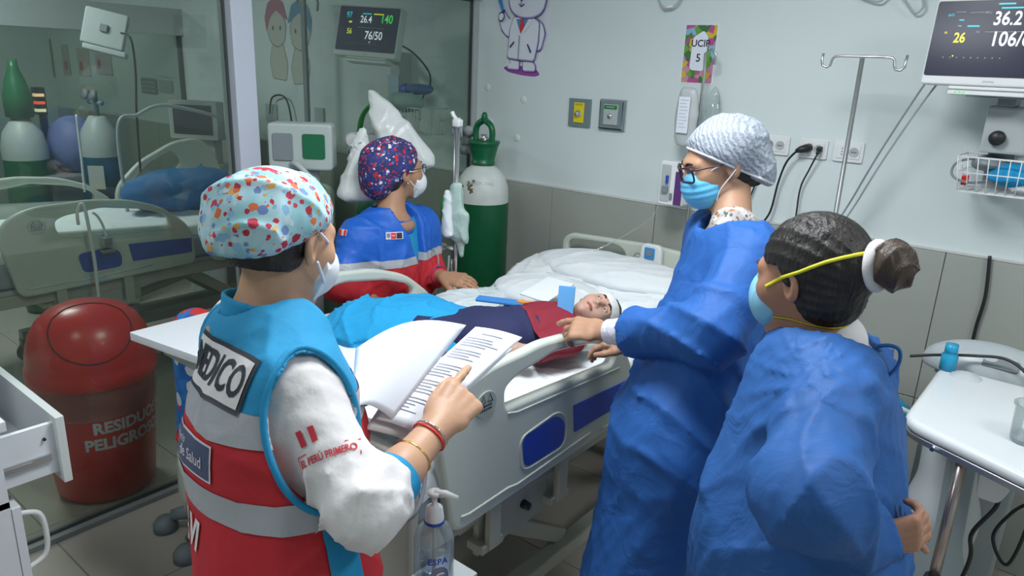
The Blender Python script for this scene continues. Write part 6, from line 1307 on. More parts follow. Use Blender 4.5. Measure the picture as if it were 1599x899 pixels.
def net_mat():
    m = mat('hairnet', (0.42, 0.47, 0.55), rough=0.6); N, L = nodes(m); b = N['Principled BSDF']; tc = N.new('ShaderNodeTexCoord'); mp = N.new('ShaderNodeMapping'); mp.inputs['Rotation'].default_value = (0.3, 0.5, 0.2); L.new(tc.outputs['Object'], mp.inputs[0])
    w = N.new('ShaderNodeTexWave'); w.inputs['Scale'].default_value = 26; w.inputs['Distortion'].default_value = 5; w.inputs['Detail'].default_value = 2; w.inputs['Detail Scale'].default_value = 2.5; L.new(mp.outputs[0], w.inputs['Vector'])
    u = N.new('ShaderNodeBump'); u.inputs['Strength'].default_value = 0.5; u.inputs['Distance'].default_value = 0.004; L.new(w.outputs['Fac'], u.inputs['Height']); L.new(u.outputs[0], b.inputs['Normal'])
    r = N.new('ShaderNodeMapRange'); r.inputs[3].default_value = 0.62; r.inputs[4].default_value = 0.9; L.new(w.outputs['Fac'], r.inputs[0]); L.new(r.outputs[0], b.inputs['Alpha']); return m
hb_ = hair_obj(HC, pC, 'gathered_hair', grow=0.003, front=(0.045, 0.055), low=-0.10, extra=lambda q: d_elp(q, (0, -0.085, -0.045), (0.045, 0.035, 0.05)))
NET = net_mat()
nc_ = cap_obj(HC, pC, NET, 'hairnet', (0, -0.034, 0.034), (0.094, 0.104, 0.082), (0, 0.66, -0.751), (0, 0.080, 0.062), 0.006, 2, ((0, -0.085, -0.045), (0.078, 0.058, 0.082)), 2.5)
bh = bvh_of(nc_)
def brim_loop(H, n, p0, bvh, off=0.001, N_=40, rr=0.14):
    nn = Vector(unit(n)); p0 = Vector(p0); c = Vector((0, 0, 0)); c = c - nn * (c - p0).dot(nn) * 0 ; c = Vector((0, -0.02, 0.0)); c = c - nn * ((c - p0).dot(nn) + 0.006); u = Vector((1, 0, 0)); w = nn.cross(u); pts = []
    for k in range(N_):
        a = 2 * math.pi * k / N_; d = u * math.cos(a) + w * math.sin(a); h = bvh.ray_cast(Vector(H.w(c + d * 0.3)), -Vector(H.d(d)))
        if h[0] is not None: pts.append(h[0] + Vector(H.d(d)) * off)
    return pts
MB().tube(brim_loop(HC, (0, 0.64, -0.768), (0, 0.080, 0.062), bh, -0.001), 0.0042, 6, closed=True).build('hairnet_band', MASKW, pC, True)
mC = mask_obj(HC, pC, MASKB, 'surgical')
for s in (-1, 1): ear_strap(HC, pC, MASKW, s, (0.058, 0.050, -0.006), (0.058, 0.050, -0.095), 0.0018)
def glasses(H, o, m, w=0.027, h=0.019, y=0.108, z=0.0, r=0.0022, gl=True):
    for s in (-1, 1):
        pr = rounded([(-w, -h), (w, -h), (w * 1.05, h), (-w * 1.0, h)], 0.010); pts = [H.w((s * 0.032 + px, y - 0.30 * abs(s * 0.032 + px) * abs(s * 0.032 + px) / 0.06, z + pz)) for px, pz in pr]
        MB().tube(pts, r, 8, closed=True).build('rim', m, o, True)
        MB().tube([H.w(q) for q in bez([(s * 0.060, y - 0.018, z + h * .7), (s * 0.070, y - 0.03, z + h * .7), (s * 0.077, 0.03, z + h * .5), (s * 0.081, -0.005, z + h * .3)], 5)], r * .9, 6).build('temple', m, o, True)
        if gl:
            mb = MB(); vs = [mb.b.verts.new(p) for p in pts]; mb.b.faces.new(vs); mb.build('lens', GLS, o)
    MB().tube([H.w((-0.006, y, z + 0.004)), H.w((0, y + 0.002, z + 0.006)), H.w((0.006, y, z + 0.004))], r, 6).build('bridge', m, o, True)
GLS = glass_mat('spectacle_lens', (0.93, 0.93, 0.95), refl=0.05)
gC = empty('glasses', HC.c); gC.parent = pC; gC.location = (0, 0, 0); glasses(HC, gC, mat('dark_maroon_frame', (0.035, 0.010, 0.022), rough=0.3), 0.0275, 0.0195, 0.110, 0.000, 0.0027)
# earring, patterned neckline
MB().lathe([(0, 0.004), (0.004, 0.002), (0.004, -0.002), (0, -0.004)], HC.w((0.080, -0.006, -0.040)), 10).build('earring', M['chrome'], pC, True)
sdf_obj('patterned_collar', lambda P: smin(d_cone(P, nC + np.array((0, 0, -.035)), nC + np.array((0, 0, .020)), 0.074, 0.061), d_elp(P, nC - np.array((0, 0, .05)), (0.12, 0.11, 0.05)), 0.03) - 0.004 * crumple(P, 2, 3), *bb([nC], 0.15), 0.005, print_mat('patterned_blouse', (0.35, 0.33, 0.32), (0.5, 0.48, 0.46), [(0.35, 0.15, 0.06), (0.1, 0.1, 0.1), (0.6, 0.6, 0.6)], 60, 0.35), pC, label='patterned blouse collar')
hemC = 0.46
def gownC(P):
    rv = RC[:, 0]; fv = RC[:, 1]; d = torsoC(P, 0.014)
    hemc = np.array((pelC[0] - 0.03, pelC[1] - 0.03, 0.36)); d = smin(d, d_tor(P, pelC + np.array((0, 0, 0.05)), hemc, (0.185, 0.155), (0.235, 0.19), rv), 0.08)
    q = P - V3(nC); ang = np.arctan2(q @ V3(fv), q @ V3(rv)); low = np.clip((nC[2] - 0.30 - P[..., 2]) / 0.7, 0, 1)
    d = d - (0.024 * low) * (ridge(ang * 3.5 + 1.1 * np.sin(P[..., 2] * 4 + 1) + 0.7, 1.4) - 0.3)
    # belly pull folds fanning from the waist tie
    wz = np.exp(-((P[..., 2] - 1.02) / 0.16) ** 2); d = d - 0.016 * wz * ridge(P[..., 2] * 26 + ang * 5 + 1.5 * np.sin(ang * 4), 2.2)
    # sleeves
    u = (P - V3(sLC)) @ V3(unit(eLC - sLC)); d1 = d_cone(P, sLC, eLC, 0.078, 0.070); d1 = smin(d1, d_cone(P, eLC, wLC + (eLC - wLC) * 0.30, 0.072, 0.052), 0.05)
    d1 = d1 - 0.013 * ridge(u * 30 + 1.6 * np.sin(P[..., 2] * 13 + P[..., 0] * 9), 1.6) * np.clip((u - 0.03) / 0.12, 0, 1)
    d2 = smin(d_cone(P, sRC, eRC, 0.078, 0.074), d_cone(P, eRC, wRC + (eRC - wRC) * 0.2, 0.074, 0.05), 0.05)
    fl_ = wLC + (eLC - wLC) * 0.25; d1 = smin(d1, d_cone(P, wLC + (eLC - wLC) * 0.42, fl_, 0.050, 0.060), 0.03)
    d = smin(smin(d, d1, 0.010), d2, 0.018)
    d = d - 0.011 * crumple(P, 1.0, 1.5, (1.5, 1.5, .5)) - 0.006 * crumple(P, 6.0, 2.6, (1, 1, .7)) - 0.002 * crumple(P, 3.0, 5.5)
    d = smax(d, -d_cone(P, nC + np.array((0, 0, -0.028)), nC + np.array((0, 0, .2)), 0.082, 0.12), 0.006)
    cfd = unit(wLC - eLC); return smax(d, np.where(d1 < 0.03, (P - V3(wLC + (eLC - wLC) * 0.27)) @ V3(cfd), -1), 0.004)
loC, hiC = bb([sLC, sRC, wLC, pelC], 0.22); loC[2] = 0.36; loC[0] -= .1; hiC[0] += .05
sdf_obj('gown', gownC, loC, hiC, 0.0085, GOWN2, pC, cuts=[((0, 0, hemC), (0, -0.06, -1))], rel=1, label='blue disposable gown')
wc0 = wLC + (eLC - wLC) * 0.34; wc1 = wLC + (eLC - wLC) * 0.045
sdf_obj('knit_cuff', lambda P: d_cone(P, wc0, wc1, 0.041, 0.033) - 0.002 * ridge((P @ V3(unit(wc1 - wc0))) * 110, 1), *bb([wc0, wc1], 0.06), 0.0035, mat('knit_white', (0.68, 0.68, 0.78), rough=0.9, bump=0.3, bscale=120), pC, cuts=[(tuple(wc1), tuple(wc1 - wc0))], label='white knitted cuff')
legs(((pelC[0], pelC[1], 0.85), [((pelC[0] + .05, pelC[1] - .09, 0.46), (pelC[0] + .05, pelC[1] - .09, 0.10)), ((pelC[0] - .05, pelC[1] + .07, 0.46), (pelC[0] - .05, pelC[1] + .07, 0.10))]), pC, TEALP, SHOE, r=(0.095, 0.085), ff=RC[:, 1])
MB().tube(bez([nC + np.array(p) for p in ((0.10, -0.03, 0.0), (0.13, -0.01, -0.05), (0.125, 0.0, -0.12), (0.12, 0.02, -0.20))], 6), [0.008] * 19, 8).build('hair_plait', HAIR, pC, True, label='black plait end behind the shoulder')
MB().tube(bez([nC + np.array(p) for p in ((0.08, 0.0, 0.01), (0.12, 0.0, 0.03), (0.15, 0.0, -0.01), (0.13, 0.0, -0.05))], 6), 0.004, 6).build('gown_tie', GOWN2, pC, True)

# ------------------------------------------------------------------ D: woman in blue gown with a bun, nearest at the right
HD = Head((-0.389, 1.370, 1.428), yp(168, -10, 0), 0.97); nD = np.array((-0.341, 1.378, 1.314)); RD = yp(190)
sLD = np.array((-0.277, 1.229, 1.262)); sRD = 2 * nD - sLD; sRD[2] = sLD[2] + .01
pelD = np.array((-0.286, 1.272, 0.892)); eLD = np.array((-0.248, 1.061, 1.168)); wLD = np.array((-0.173, 1.184, 1.055))
hD = hand_prims(wLD - unit(wLD - eLD) * 0.01, (0.75, 0.55, 0.25), (0.45, -0.75, -0.2), True, (0.5, 0.6, 0.7, 0.8), (0.6, 0.3), 0.92)
wRD = np.array((-0.215, 1.353, 1.024)); eRD = sRD + np.array((0.05, -0.03, -0.25)); hDR = hand_prims(wRD, (0.75, 0.25, -0.50), (-0.2, -0.6, 0.6), False, (0.25, 0.2, 0.3, 0.4), (0.7, 0.5), 0.92)
def torsoD(P, g=0.0):
    rv = RD[:, 0]; a = nD + np.array((0, 0, -0.07)); b = nD * .5 + pelD * .5
    d = d_tor(P, a, b, (0.140 + g, 0.090 + g), (0.145 + g, 0.115 + g), rv); d = smin(d, d_tor(P, b, pelD, (0.145 + g, 0.115 + g), (0.15 + g, 0.13 + g), rv), 0.06); return smin(d, d_cone(P, sLD, sRD, 0.050 + g, 0.050 + g), 0.07)
pD = make_body(HD, nD, [dict(el=eLD, wr=wLD, hand=hD), dict(el=eRD, wr=wRD, hand=hDR)], lambda P: torsoD(P, -0.03), *bb([sLD, sRD, pelD], 0.2), SK_D, 'woman with dark bun and yellow mask straps, hands clasped behind her blue gown')
eyes(HD, pD); brows(HD, pD)
hrD = hair_obj(HD, pD, grow=0.010, front=(0.070, 0.040), low=-0.095, extra=lambda q: d_elp(q, (0, -0.085, 0.018), (0.055, 0.050, 0.055)))
bunc = (0, -0.160, 0.030)
def bunf(P):
    q = HD.loc(P) - V3(bunc); d = d_elp(q, (0, 0, 0), (0.040, 0.034, 0.043)); a = np.arctan2(q[..., 0], q[..., 2]); r = np.linalg.norm(q, axis=-1)
    return (d - 0.006 * ridge(a * 2 + q[..., 1] * 90 + r * 60, 1.2) - 0.002 * crumple(q, 3, 8)) * HD.s
sdf_obj('hair_bun', bunf, *bb([HD.w(bunc)], 0.06), 0.0028, HAIRB, pD, label='twisted dark brown bun')
ringp = []
for k in range(24):
    a = 2 * math.pi * k / 24; ringp.append(HD.w((0.031 * math.cos(a), -0.131, 0.028 + 0.037 * math.sin(a))))
MB().tube(ringp, 0.011, 10, closed=True).build('scrunchie', WHC, pD, True, label='white hair scrunchie')
mask_obj(HD, pD, mat('mask_light_blue', (0.22, 0.52, 0.70), rough=0.8, bump=0.05, bscale=300), 'cup')
YEL = mat('yellow_strap', (0.62, 0.60, 0.02), rough=0.6); bhd = bvh_of(pD, hrD)
def ribbon(name, pts, H, up, w, m, parent, t=0.0012):
    mb = MB(); rings = []; P = [Vector(p) for p in pts]
    for i, p in enumerate(P):
        tt = (P[min(i + 1, len(P) - 1)] - P[max(i - 1, 0)]).normalized(); nn = (p - Vector(H.c)).normalized(); ww = tt.cross(nn).normalized(); nn = ww.cross(tt)
        rings.append([mb.b.verts.new(p + ww * (x * w / 2) + nn * (y * t)) for x, y in ((-1, 0), (1, 0), (1, 1), (-1, 1))])
    for x, y in zip(rings, rings[1:]):
        for k in range(4): mb.b.faces.new((x[k], x[(k + 1) % 4], y[(k + 1) % 4], y[k]))
    return mb.build(name, m, parent, True)
for s in (-1, 1):
    up_ = [(s * 0.064, 0.045, -0.012), (s * 0.080, 0.02, 0.004), (s * 0.088, -0.03, 0.022), (s * 0.08, -0.08, 0.044), (s * 0.05, -0.12, 0.056), (s * 0.022, -0.140, 0.060)]
    ribbon('mask_strap', surf_path(bhd, [HD.w(q) for q in bez(up_, 6)], HD.w((0, -0.02, 0.01)), 0.002), HD, None, 0.0065, YEL, pD)
    lo_ = [(s * 0.055, 0.050, -0.075), (s * 0.066, 0.015, -0.075), (s * 0.07, -0.03, -0.082), (s * 0.055, -0.07, -0.088), (s * 0.0, -0.095, -0.090)]
    ribbon('mask_strap', surf_path(bhd, [HD.w(q) for q in bez(lo_, 6)], HD.w((0, -0.01, -0.08)), 0.002), HD, None, 0.005, YEL, pD)
MB().lathe([(0, 0.005), (0.005, 0.003), (0.005, -0.003), (0, -0.005)], HD.w((0.083, -0.006, -0.040)), 12).build('earring', mat('pearl', (0.6, 0.65, 0.7), rough=0.2), pD, True)
sdf_obj('white_undershirt', lambda P: smin(d_cone(P, nD + np.array((0.01, 0.0, -.04)), nD + np.array((0.015, 0.0, .0)), 0.070, 0.058), d_elp(P, nD - np.array((0, 0, .06)), (0.11, 0.10, 0.05)), 0.03), *bb([nD], 0.15), 0.006, WHC, pD)
def gownD(P):
    rv = RD[:, 0]; fv = RD[:, 1]; d = torsoD(P, 0.016)
    fr = pelD + np.array((-0.02, 0.0, 0.06)); d = smin(d, d_tor(P, nD * .6 + fr * .4, fr, (0.13, 0.11), (0.150, 0.155), rv), 0.09); d = smin(d, d_tor(P, fr, (fr[0], fr[1], 0.42), (0.18, 0.16), (0.215, 0.18), rv), 0.09)
    q = P - V3(nD); ang = np.arctan2(q @ V3(fv), q @ V3(rv)); low = np.clip((nD[2] - 0.10 - P[..., 2]) / 0.5, 0, 1)
    d = d - 0.018 * low * (ridge(ang * 3.2 + 1.3 * np.sin(P[..., 2] * 5), 1.4) - 0.3)
    ua = unit(eLD - sLD); u = (P - V3(sLD)) @ V3(ua); d1 = d_cone(P, sLD, eLD, 0.070, 0.072); wq = wLD + (eLD - wLD) * 0.10; d1 = smin(d1, d_cone(P, eLD, wq, 0.070, 0.048), 0.05)
    d1 = d1 - 0.011 * ridge(u * 21 + 2.0 * np.sin(P[..., 0] * 14 + P[..., 1] * 10) + 0.8, 1.8) * np.clip(u / 0.08, 0, 1)
    d2 = smin(d_cone(P, sRD, eRD, 0.080, 0.080), d_cone(P, eRD, wRD + (eRD - wRD) * 0.15, 0.08, 0.05), 0.05)
    # loose flap of the open back, hanging from the nape
    bk_ = nD - np.array(fv) * 0.085 + np.array((0, 0, -0.04)); d3 = d_tor(P, bk_, bk_ + np.array((0.035, 0.02, -0.30)), (0.06, 0.025), (0.10, 0.04), rv); d3 = d3 - 0.015 * ridge(ang * 9 + 1.0, 1.6)
    d = smin(smin(smin(d, d1, 0.008), d2, 0.02), d3, 0.02)
    sl = np.clip(1 - np.linalg.norm(P - V3(sLD + np.array((-.02, 0, .0))), axis=-1) / 0.17, 0, 1); rr_ = P - V3(nD); a2 = np.arctan2(rr_[..., 2], (rr_ @ V3(fv))); d = d - 0.012 * sl * ridge(a2 * 9, 2)
    d = d - 0.011 * crumple(P, 3.3, 1.6, (1.5, 1.5, .5)) - 0.006 * crumple(P, 5.0, 2.8, (1, 1, .7)) - 0.002 * crumple(P, 1.0, 6)
    return smax(d, -d_cone(P, nD + np.array((0.01, 0.0, -0.030)), nD + np.array((0.01, 0, .2)), 0.078, 0.12), 0.006)
loD, hiD = bb([sLD, sRD, wLD, pelD], 0.26); loD[2] = 0.42
sdf_obj('gown', gownD, loD, hiD, 0.0068, GOWN, pD, cuts=[((0, 0, 0.46), (0, 0, -1))], rel=1, label='blue disposable gown, open at the back')
MB().tube(bez([HD.w(q) for q in ((-0.01, -0.10, -0.150), (0.0, -0.135, -0.118), (0.01, -0.165, -0.120), (0.01, -0.165, -0.150), (0.0, -0.145, -0.175), (0.0, -0.12, -0.178))], 6), 0.0035, 6).build('gown_tie', GOWN, pD, True)
legs(((pelD[0], pelD[1], 0.85), [((pelD[0], pelD[1] - .09, 0.48), (pelD[0], pelD[1] - .09, 0.10)), ((pelD[0], pelD[1] + .09, 0.48), (pelD[0], pelD[1] + .09, 0.10))]), pD, TEALP, SHOE, ff=RD[:, 1])

# ------------------------------------------------------------------ B: nurse with dark printed cap beyond the bed
HB = Head((-2.225, 2.018, 1.358), yp(78, 2), 1.04); nB = np.array((-2.209, 1.961, 1.178)); RB = yp(18)
sRB = np.array((-2.212, 1.797, 1.107)); sLB = 2 * nB - sRB; sLB[2] = sRB[2]; pelB = np.array((nB[0] - 0.03, nB[1] + 0.02, 0.84))
eLB = np.array((-2.169, 2.133, 0.918)); wLB = np.array((-2.015, 2.077, 0.940)); hBh = hand_prims(wLB, np.array((-1.882, 2.103, 0.941)) - wLB, (0.2, -0.4, 0.9), True, (0.15, 0.2, 0.3, 0.35), (0.5, 0.25), 1.0)
eRB = np.array((-2.204, 1.705, 0.954)); wRB = np.array((-2.148, 1.764, 0.889)); hBR = hand_prims(wRB, np.array((0.55, 0.45, -0.45)), (0.0, -0.5, 0.8), False, (0.3, 0.4, 0.4, 0.5), (0.4, 0.2), 1.0)
def torsoB(P, g=0.0):
    rv = RB[:, 0]; a = nB + np.array((0, 0, -0.06)); b = nB * .5 + pelB * .5
    d = d_tor(P, a, b, (0.150 + g, 0.10 + g), (0.175 + g, 0.125 + g), rv); d = smin(d, d_tor(P, b, pelB, (0.175 + g, 0.125 + g), (0.19 + g, 0.14 + g), rv), 0.05); return smin(d, d_cone(P, sLB, sRB, 0.050 + g, 0.050 + g), 0.06)
pB = make_body(HB, nB, [dict(el=eLB, wr=wLB, hand=hBh), dict(el=eRB, wr=wRB, hand=hBR)], lambda P: torsoB(P, -0.03), *bb([sLB, sRB, pelB], 0.2), SK_B, 'nurse in dark printed cap and red and blue jacket, standing beyond the bed')
eyes(HB, pB, (0.1, 1, 0.1)); brows(HB, pB); hair_obj(HB, pB, grow=0.004, front=(0.058, 0.055))
CAPB = print_mat('dark_printed_cap_cloth', (0.020, 0.025, 0.11), (0.03, 0.04, 0.17), [(0.50, 0.02, 0.03), (0.03, 0.05, 0.25), (0.55, 0.03, 0.03), (0.65, 0.65, 0.72), (0.10, 0.13, 0.38), (0.45, 0.02, 0.03)], 46, 0.33)
cap_obj(HB, pB, CAPB, 'surgical_cap', (0, -0.045, 0.036), (0.093, 0.112, 0.090), (0, 0.72, -0.69), (0, 0.082, 0.050), 0.008, 5, ((0, -0.095, -0.030), (0.075, 0.060, 0.075)), 2.0)
mask_obj(HB, pB, MASKW, 'fold')
for zt_, ze in ((0.000, 0.004), (-0.075, -0.030)): MB().tube([HB.w(q) for q in bez([(0.056, 0.055, zt_), (0.072, 0.030, zt_ * .6 + ze * .4), (0.083, 0.002, ze)], 6)], 0.0022, 6).build('ear_loop', MASKW, pB, True)
gB = empty('glasses'); gB.parent = pB; glasses(HB, gB, M['dark'], 0.024, 0.017, 0.108, 0.0, 0.0016)
MB().lathe([(0, 0.004), (0.004, 0.002), (0.004, -0.002), (0, -0.004)], HB.w((0.082, -0.006, -0.040)), 10).build('earring', M['chrome'], pB, True)
slv = lambda P, g: smin(smin(d_cone(P, sRB, eRB, 0.070 + g, 0.070 + g), d_cone(P, eRB, wRB + (eRB - wRB) * .25, 0.072 + g, 0.048 + g), 0.05), smin(d_cone(P, sLB, eLB, 0.068 + g, 0.064 + g), d_cone(P, eLB, wLB + (eLB - wLB) * .45, 0.066 + g, 0.044 + g), 0.05), 0.02)
def jacketB(P):
    rv = RB[:, 0]; fv = RB[:, 1]; d = smin(torsoB(P, 0.018), slv(P, 0.0), 0.03)
    q = P - V3(nB); x = q @ V3(rv); y = q @ V3(fv)
    d = d - 0.014 * crumple(P, 2.0, 1.6, (1.3, 1.3, .7)) - 0.006 * crumple(P, 4.0, 3.6)
    d = smax(d, -d_cone(P, nB + np.array((0, 0, -0.03)), nB + np.array((0, 0, .2)), 0.064, 0.10), 0.006)
    return smax(d, -np.maximum(np.abs(x) - 0.012 - np.clip((P[..., 2] - nB[2] + 0.22) * 0.28, 0, 0.06), -y + 0.02), 0.004)   # open front
lo, hi = bb([sRB, sLB, eRB, eLB, wLB, wRB, pelB], 0.14); V_, F_ = sdf_mesh(jacketB, lo, hi, 0.0065); V_ = relax(V_, F_, 1); me = mesh_np('jacket', V_, F_); tmp = O_(); tmp.data = me
zb = float((-2.099, 1.829, 1.025)[2]); tiltn = Vector((-0.05, 0.10, 1)).normalized(); tiltd = (0.06, -0.10, -1)
zc = Vector((nB[0], nB[1], zb)); nu = Vector((-0.0, 0.0, 1)); nd_ = -nu
jR = piece(tmp, 'jacket', [(zc, nu), ((0, 0, float(pelB[2]) - 0.02), (0, 0, -1))], REDC, pB)
jB = piece(tmp, 'jacket_yoke', [(zc, nd_)], BLUEJ, jR, label='royal blue upper part of the jacket'); jS = piece(tmp, 'reflective_stripe', [(zc + nu * 0.012, nu), (zc - nu * 0.020, nd_)], GREYR, jR, 0.002)
sdf_obj('tunic', lambda P: torsoB(P, -0.010) - 0.004 * crumple(P, 3, 2), *bb([sLB, sRB, pelB], 0.16), 0.009, CYAN, pB, cuts=[(tuple(nB + np.array((0, 0, -0.005))), (0, 0, 1))], label='bright blue tunic under the open jacket')
for s in (-1, 1):
    pts = [nB + RB[:, 0] * s * (0.018 + 0.05 * max(0, 1 - t * 2.5)) + RB[:, 1] * (0.10 + 0.045 * math.sin(min(t, 1) * 1.4)) + np.array((0, 0, -0.04 - 0.42 * t)) for t in [i / 14 for i in range(15)]]
    MB().tube(pts, 0.0032, 6).build('zip_edge', GREYR, jR, True)
sdf_obj('collar', lambda P: np.maximum(np.abs(d_cone(P, nB + np.array((0, 0, -.05)), nB + np.array((0, 0.0, .05)), 0.092, 0.070)) - 0.005, np.abs(P[..., 2] - nB[2] + 0.012 + 0.25 * ((P - V3(nB)) @ V3(RB[:, 1]))) - 0.026), *bb([nB], 0.12), 0.005, BLUEJ, jR)
bj = bvh_of(jR, jB, jS)
def on_jacket(me, px, n, r, nm, m, off_=0.003): project(me, bj, px, n, r, (0, 0, 1), off_); return link(nm, me, m, jR)
cb_ = Vector((-2.075, 1.864, 1.134)); nn_ = Vector((0.75, -0.62, 0.15)); rr = Vector((0.62, 0.75, 0))
on_jacket(grid_patch(0.068, 0.028, 8, 4), cb_, nn_, rr, 'badge', M['text_white'], 0.003); g_ = grid_patch(0.020, 0.022, 3, 3); g_.transform(Matrix.Translation((-0.004, 0, 0))); on_jacket(g_, cb_, nn_, rr, 'badge_red', M['red'], 0.0045)
g_ = grid_patch(0.022, 0.022, 3, 3); g_.transform(Matrix.Translation((0.019, 0, 0))); on_jacket(g_, cb_, nn_, rr, 'badge_dark', M['text_dark'], 0.0045); tm_ = text_mesh('PERÚ', 0.008, 0.0002, sx=.8); tm_.transform(Matrix.Translation((-0.004, 0, 0))); on_jacket(tm_, cb_, nn_, rr, 'lettering', M['text_white'], 0.0058)
g_ = plate_mesh([rounded([(-0.007, 0.009), (0.007, 0.009), (0.006, -0.004), (0, -0.010), (-0.006, -0.004)], 0.002)], 0.0); g_.transform(Matrix.Translation((-0.024, 0, 0))); on_jacket(g_, cb_, nn_, rr, 'crest', M['grey'], 0.0045)
cs_ = Vector((-2.215, 1.729, 1.144)); ns_ = Vector((0.30, -0.93, 0.1)); rs_ = Vector((0.93, 0.30, -0.30))
on_jacket(grid_patch(0.038, 0.024, 5, 4), cs_, ns_, rs_, 'flag_patch', M['text_white'], 0.003)
for k in (-1, 1):
    g_ = grid_patch(0.011, 0.022, 2, 3); g_.transform(Matrix.Translation((0.0115 * k, 0, 0))); on_jacket(g_, cs_, ns_, rs_, 'flag_band', M['red'], 0.0045)
sdf_obj('blue_inner_cuff', lambda P: d_cone(P, wLB + (eLB - wLB) * .62, wLB + (eLB - wLB) * .22, 0.046, 0.038), *bb([wLB, eLB], 0.06), 0.004, BLUEJ, pB, cuts=[(tuple(wLB + (eLB - wLB) * .24), tuple(wLB - eLB))])
legs(((pelB[0], pelB[1], 0.84), [((pelB[0] + .02, pelB[1] - .09, 0.46), (pelB[0], pelB[1] - .09, 0.10)), ((pelB[0] + .02, pelB[1] + .09, 0.46), (pelB[0], pelB[1] + .09, 0.10))]), pB, REDC, SHOED, ff=RB[:, 1])

# ------------------------------------------------------------------ the child lying on the bed
ku = np.array(unit((0.42, 0.88, 0.10))); kf0 = np.array((0.55, -0.42, 0.72)); kf = unit(kf0 - ku * (kf0 @ ku)); kr = np.cross(kf, ku)
HK = Head((-1.250, 2.029, 0.985), np.stack([kr, kf, ku], 1), 0.80)
nK = HK.c - ku * 0.115 - kf * 0.012; nK[2] = 0.945; pK = np.array((-1.435, 1.717, 0.945)); chK = nK * .72 + pK * .28
bu = unit(nK - pK); br_ = unit(np.cross((0.15, -0.1, 1.0), bu)) * -1
shKR = nK - bu * 0.045 + np.array((0.10, -0.05, 0.0)); shKL = nK - bu * 0.045 + np.array((-0.10, 0.05, 0.0))
kneeR = pK + np.array((-0.17, -0.17, 0.0)); kneeL = pK + np.array((-0.23, -0.10, 0.0))
eK = shKR - bu * 0.15 + np.array((0.03, -0.01, -0.02)); wK = np.array((-1.330, 1.953, 0.930)) * 0 + (shKR - bu * 0.26 + np.array((0.0, -0.0, 0.0)))
handK = hand_prims(wK, -bu, (0.3, -0.2, 1), False, (0.3, 0.35, 0.4, 0.45), (0.5, 0.3), 0.68)
def torsoK(P, g=0.0):
    d = d_tor(P, chK + bu * 0.05, pK, (0.105 + g, 0.068 + g), (0.098 + g, 0.066 + g), br_); return smin(d, d_cone(P, shKR, shKL, 0.040 + g, 0.040 + g), 0.05)
pKid = make_body(HK, nK, [dict(el=eK, wr=wK, hand=handK, r0=0.026, r1=0.017, k=0.68)], lambda P: torsoK(P, -0.012), *bb([chK, pK, shKL, shKR], 0.13), SK_K, 'child lying on the bed with bandaged forehead, maroon shirt and navy trousers', neck_r=0.045, hh=0.0028)
eyes(HK, pKid, (0.3, 1, -0.2)); brows(HK, pKid)
MB().tube([HK.w(q) for q in bez([(-0.019, 0.0875, -0.063), (0, 0.0985, -0.063), (0.019, 0.0875, -0.063)], 5)], [0.002] + [0.0042] * 9 + [0.002], 8).build('lips', LIP, pKid, True)
for s in (-1, 1): sdf_obj('eyelid', lambda P, s=s: smax(d_sph(HK.loc(P), (0.0305 * s, 0.0755, 0.002), 0.0138), 0.0005 - HK.loc(P)[..., 2], 0.001) * HK.s, *bb([HK.w((0.0305 * s, 0.0755, 0.002))], 0.016), 0.0012, SK_K, pKid)
hair_obj(HK, pKid, grow=0.010, front=(0.058, 0.045), low=-0.06, h=0.003, extra=lambda q: d_elp(q, (0.06, -0.05, 0.085), (0.045, 0.05, 0.05)))
def bandage(P):
    q = HK.loc(P); d = d_elp(q, (0, -0.016, 0.032), (0.087, 0.106, 0.096)); d = d - 0.0015 * ridge(q[..., 2] * 130 + 14 * q[..., 0], 2); return smax(d, np.abs(q[..., 2] - 0.052 + 0.25 * q[..., 1] * 0) - 0.026, 0.006) * HK.s
sdf_obj('head_bandage', bandage, *bb([HK.c], 0.13), 0.0035, mat('bandage_white', (0.74, 0.74, 0.72), rough=0.9, bump=0.25, bscale=140), pKid, label='white bandage across the forehead')
sdf_obj('shirt', lambda P: smin(smin(torsoK(P, 0.006), d_cone(P, shKR, eK, 0.046, 0.042), 0.03), d_cone(P, shKL, shKL - bu * 0.14 + np.array((-.03, 0, -0.02)), 0.046, 0.042), 0.03) - 0.008 * crumple(P, 3, 2.4), *bb([chK + bu * .05, pK, shKR, shKL, eK], 0.12), 0.0055, MAROON, pKid, cuts=[(tuple(pK + bu * 0.10), tuple(-bu))], label='maroon T-shirt')
def trK(P):
    d = d_tor(P, pK + bu * 0.13, pK - bu * 0.03, (0.104, 0.070), (0.108, 0.072), br_)
    d = smin(d, smin(d_cone(P, pK + np.array((0.045, 0, 0)), kneeR, 0.062, 0.050), d_cone(P, kneeR, kneeR + np.array((-0.14, -0.12, -0.03)), 0.048, 0.035), 0.03), 0.04)
    d = smin(d, smin(d_cone(P, pK + np.array((-0.05, 0, 0)), kneeL, 0.062, 0.050), d_cone(P, kneeL, kneeL + np.array((-0.14, -0.12, -0.03)), 0.048, 0.035), 0.03), 0.04); return d - 0.008 * crumple(P, 5, 2)
sdf_obj('trousers', trK, *bb([pK + bu * .14, kneeR + np.array((-.16, -.18, 0)), kneeL + np.array((-.1, -.2, 0))], 0.11), 0.0065, NAVY, pKid, label='navy trousers')

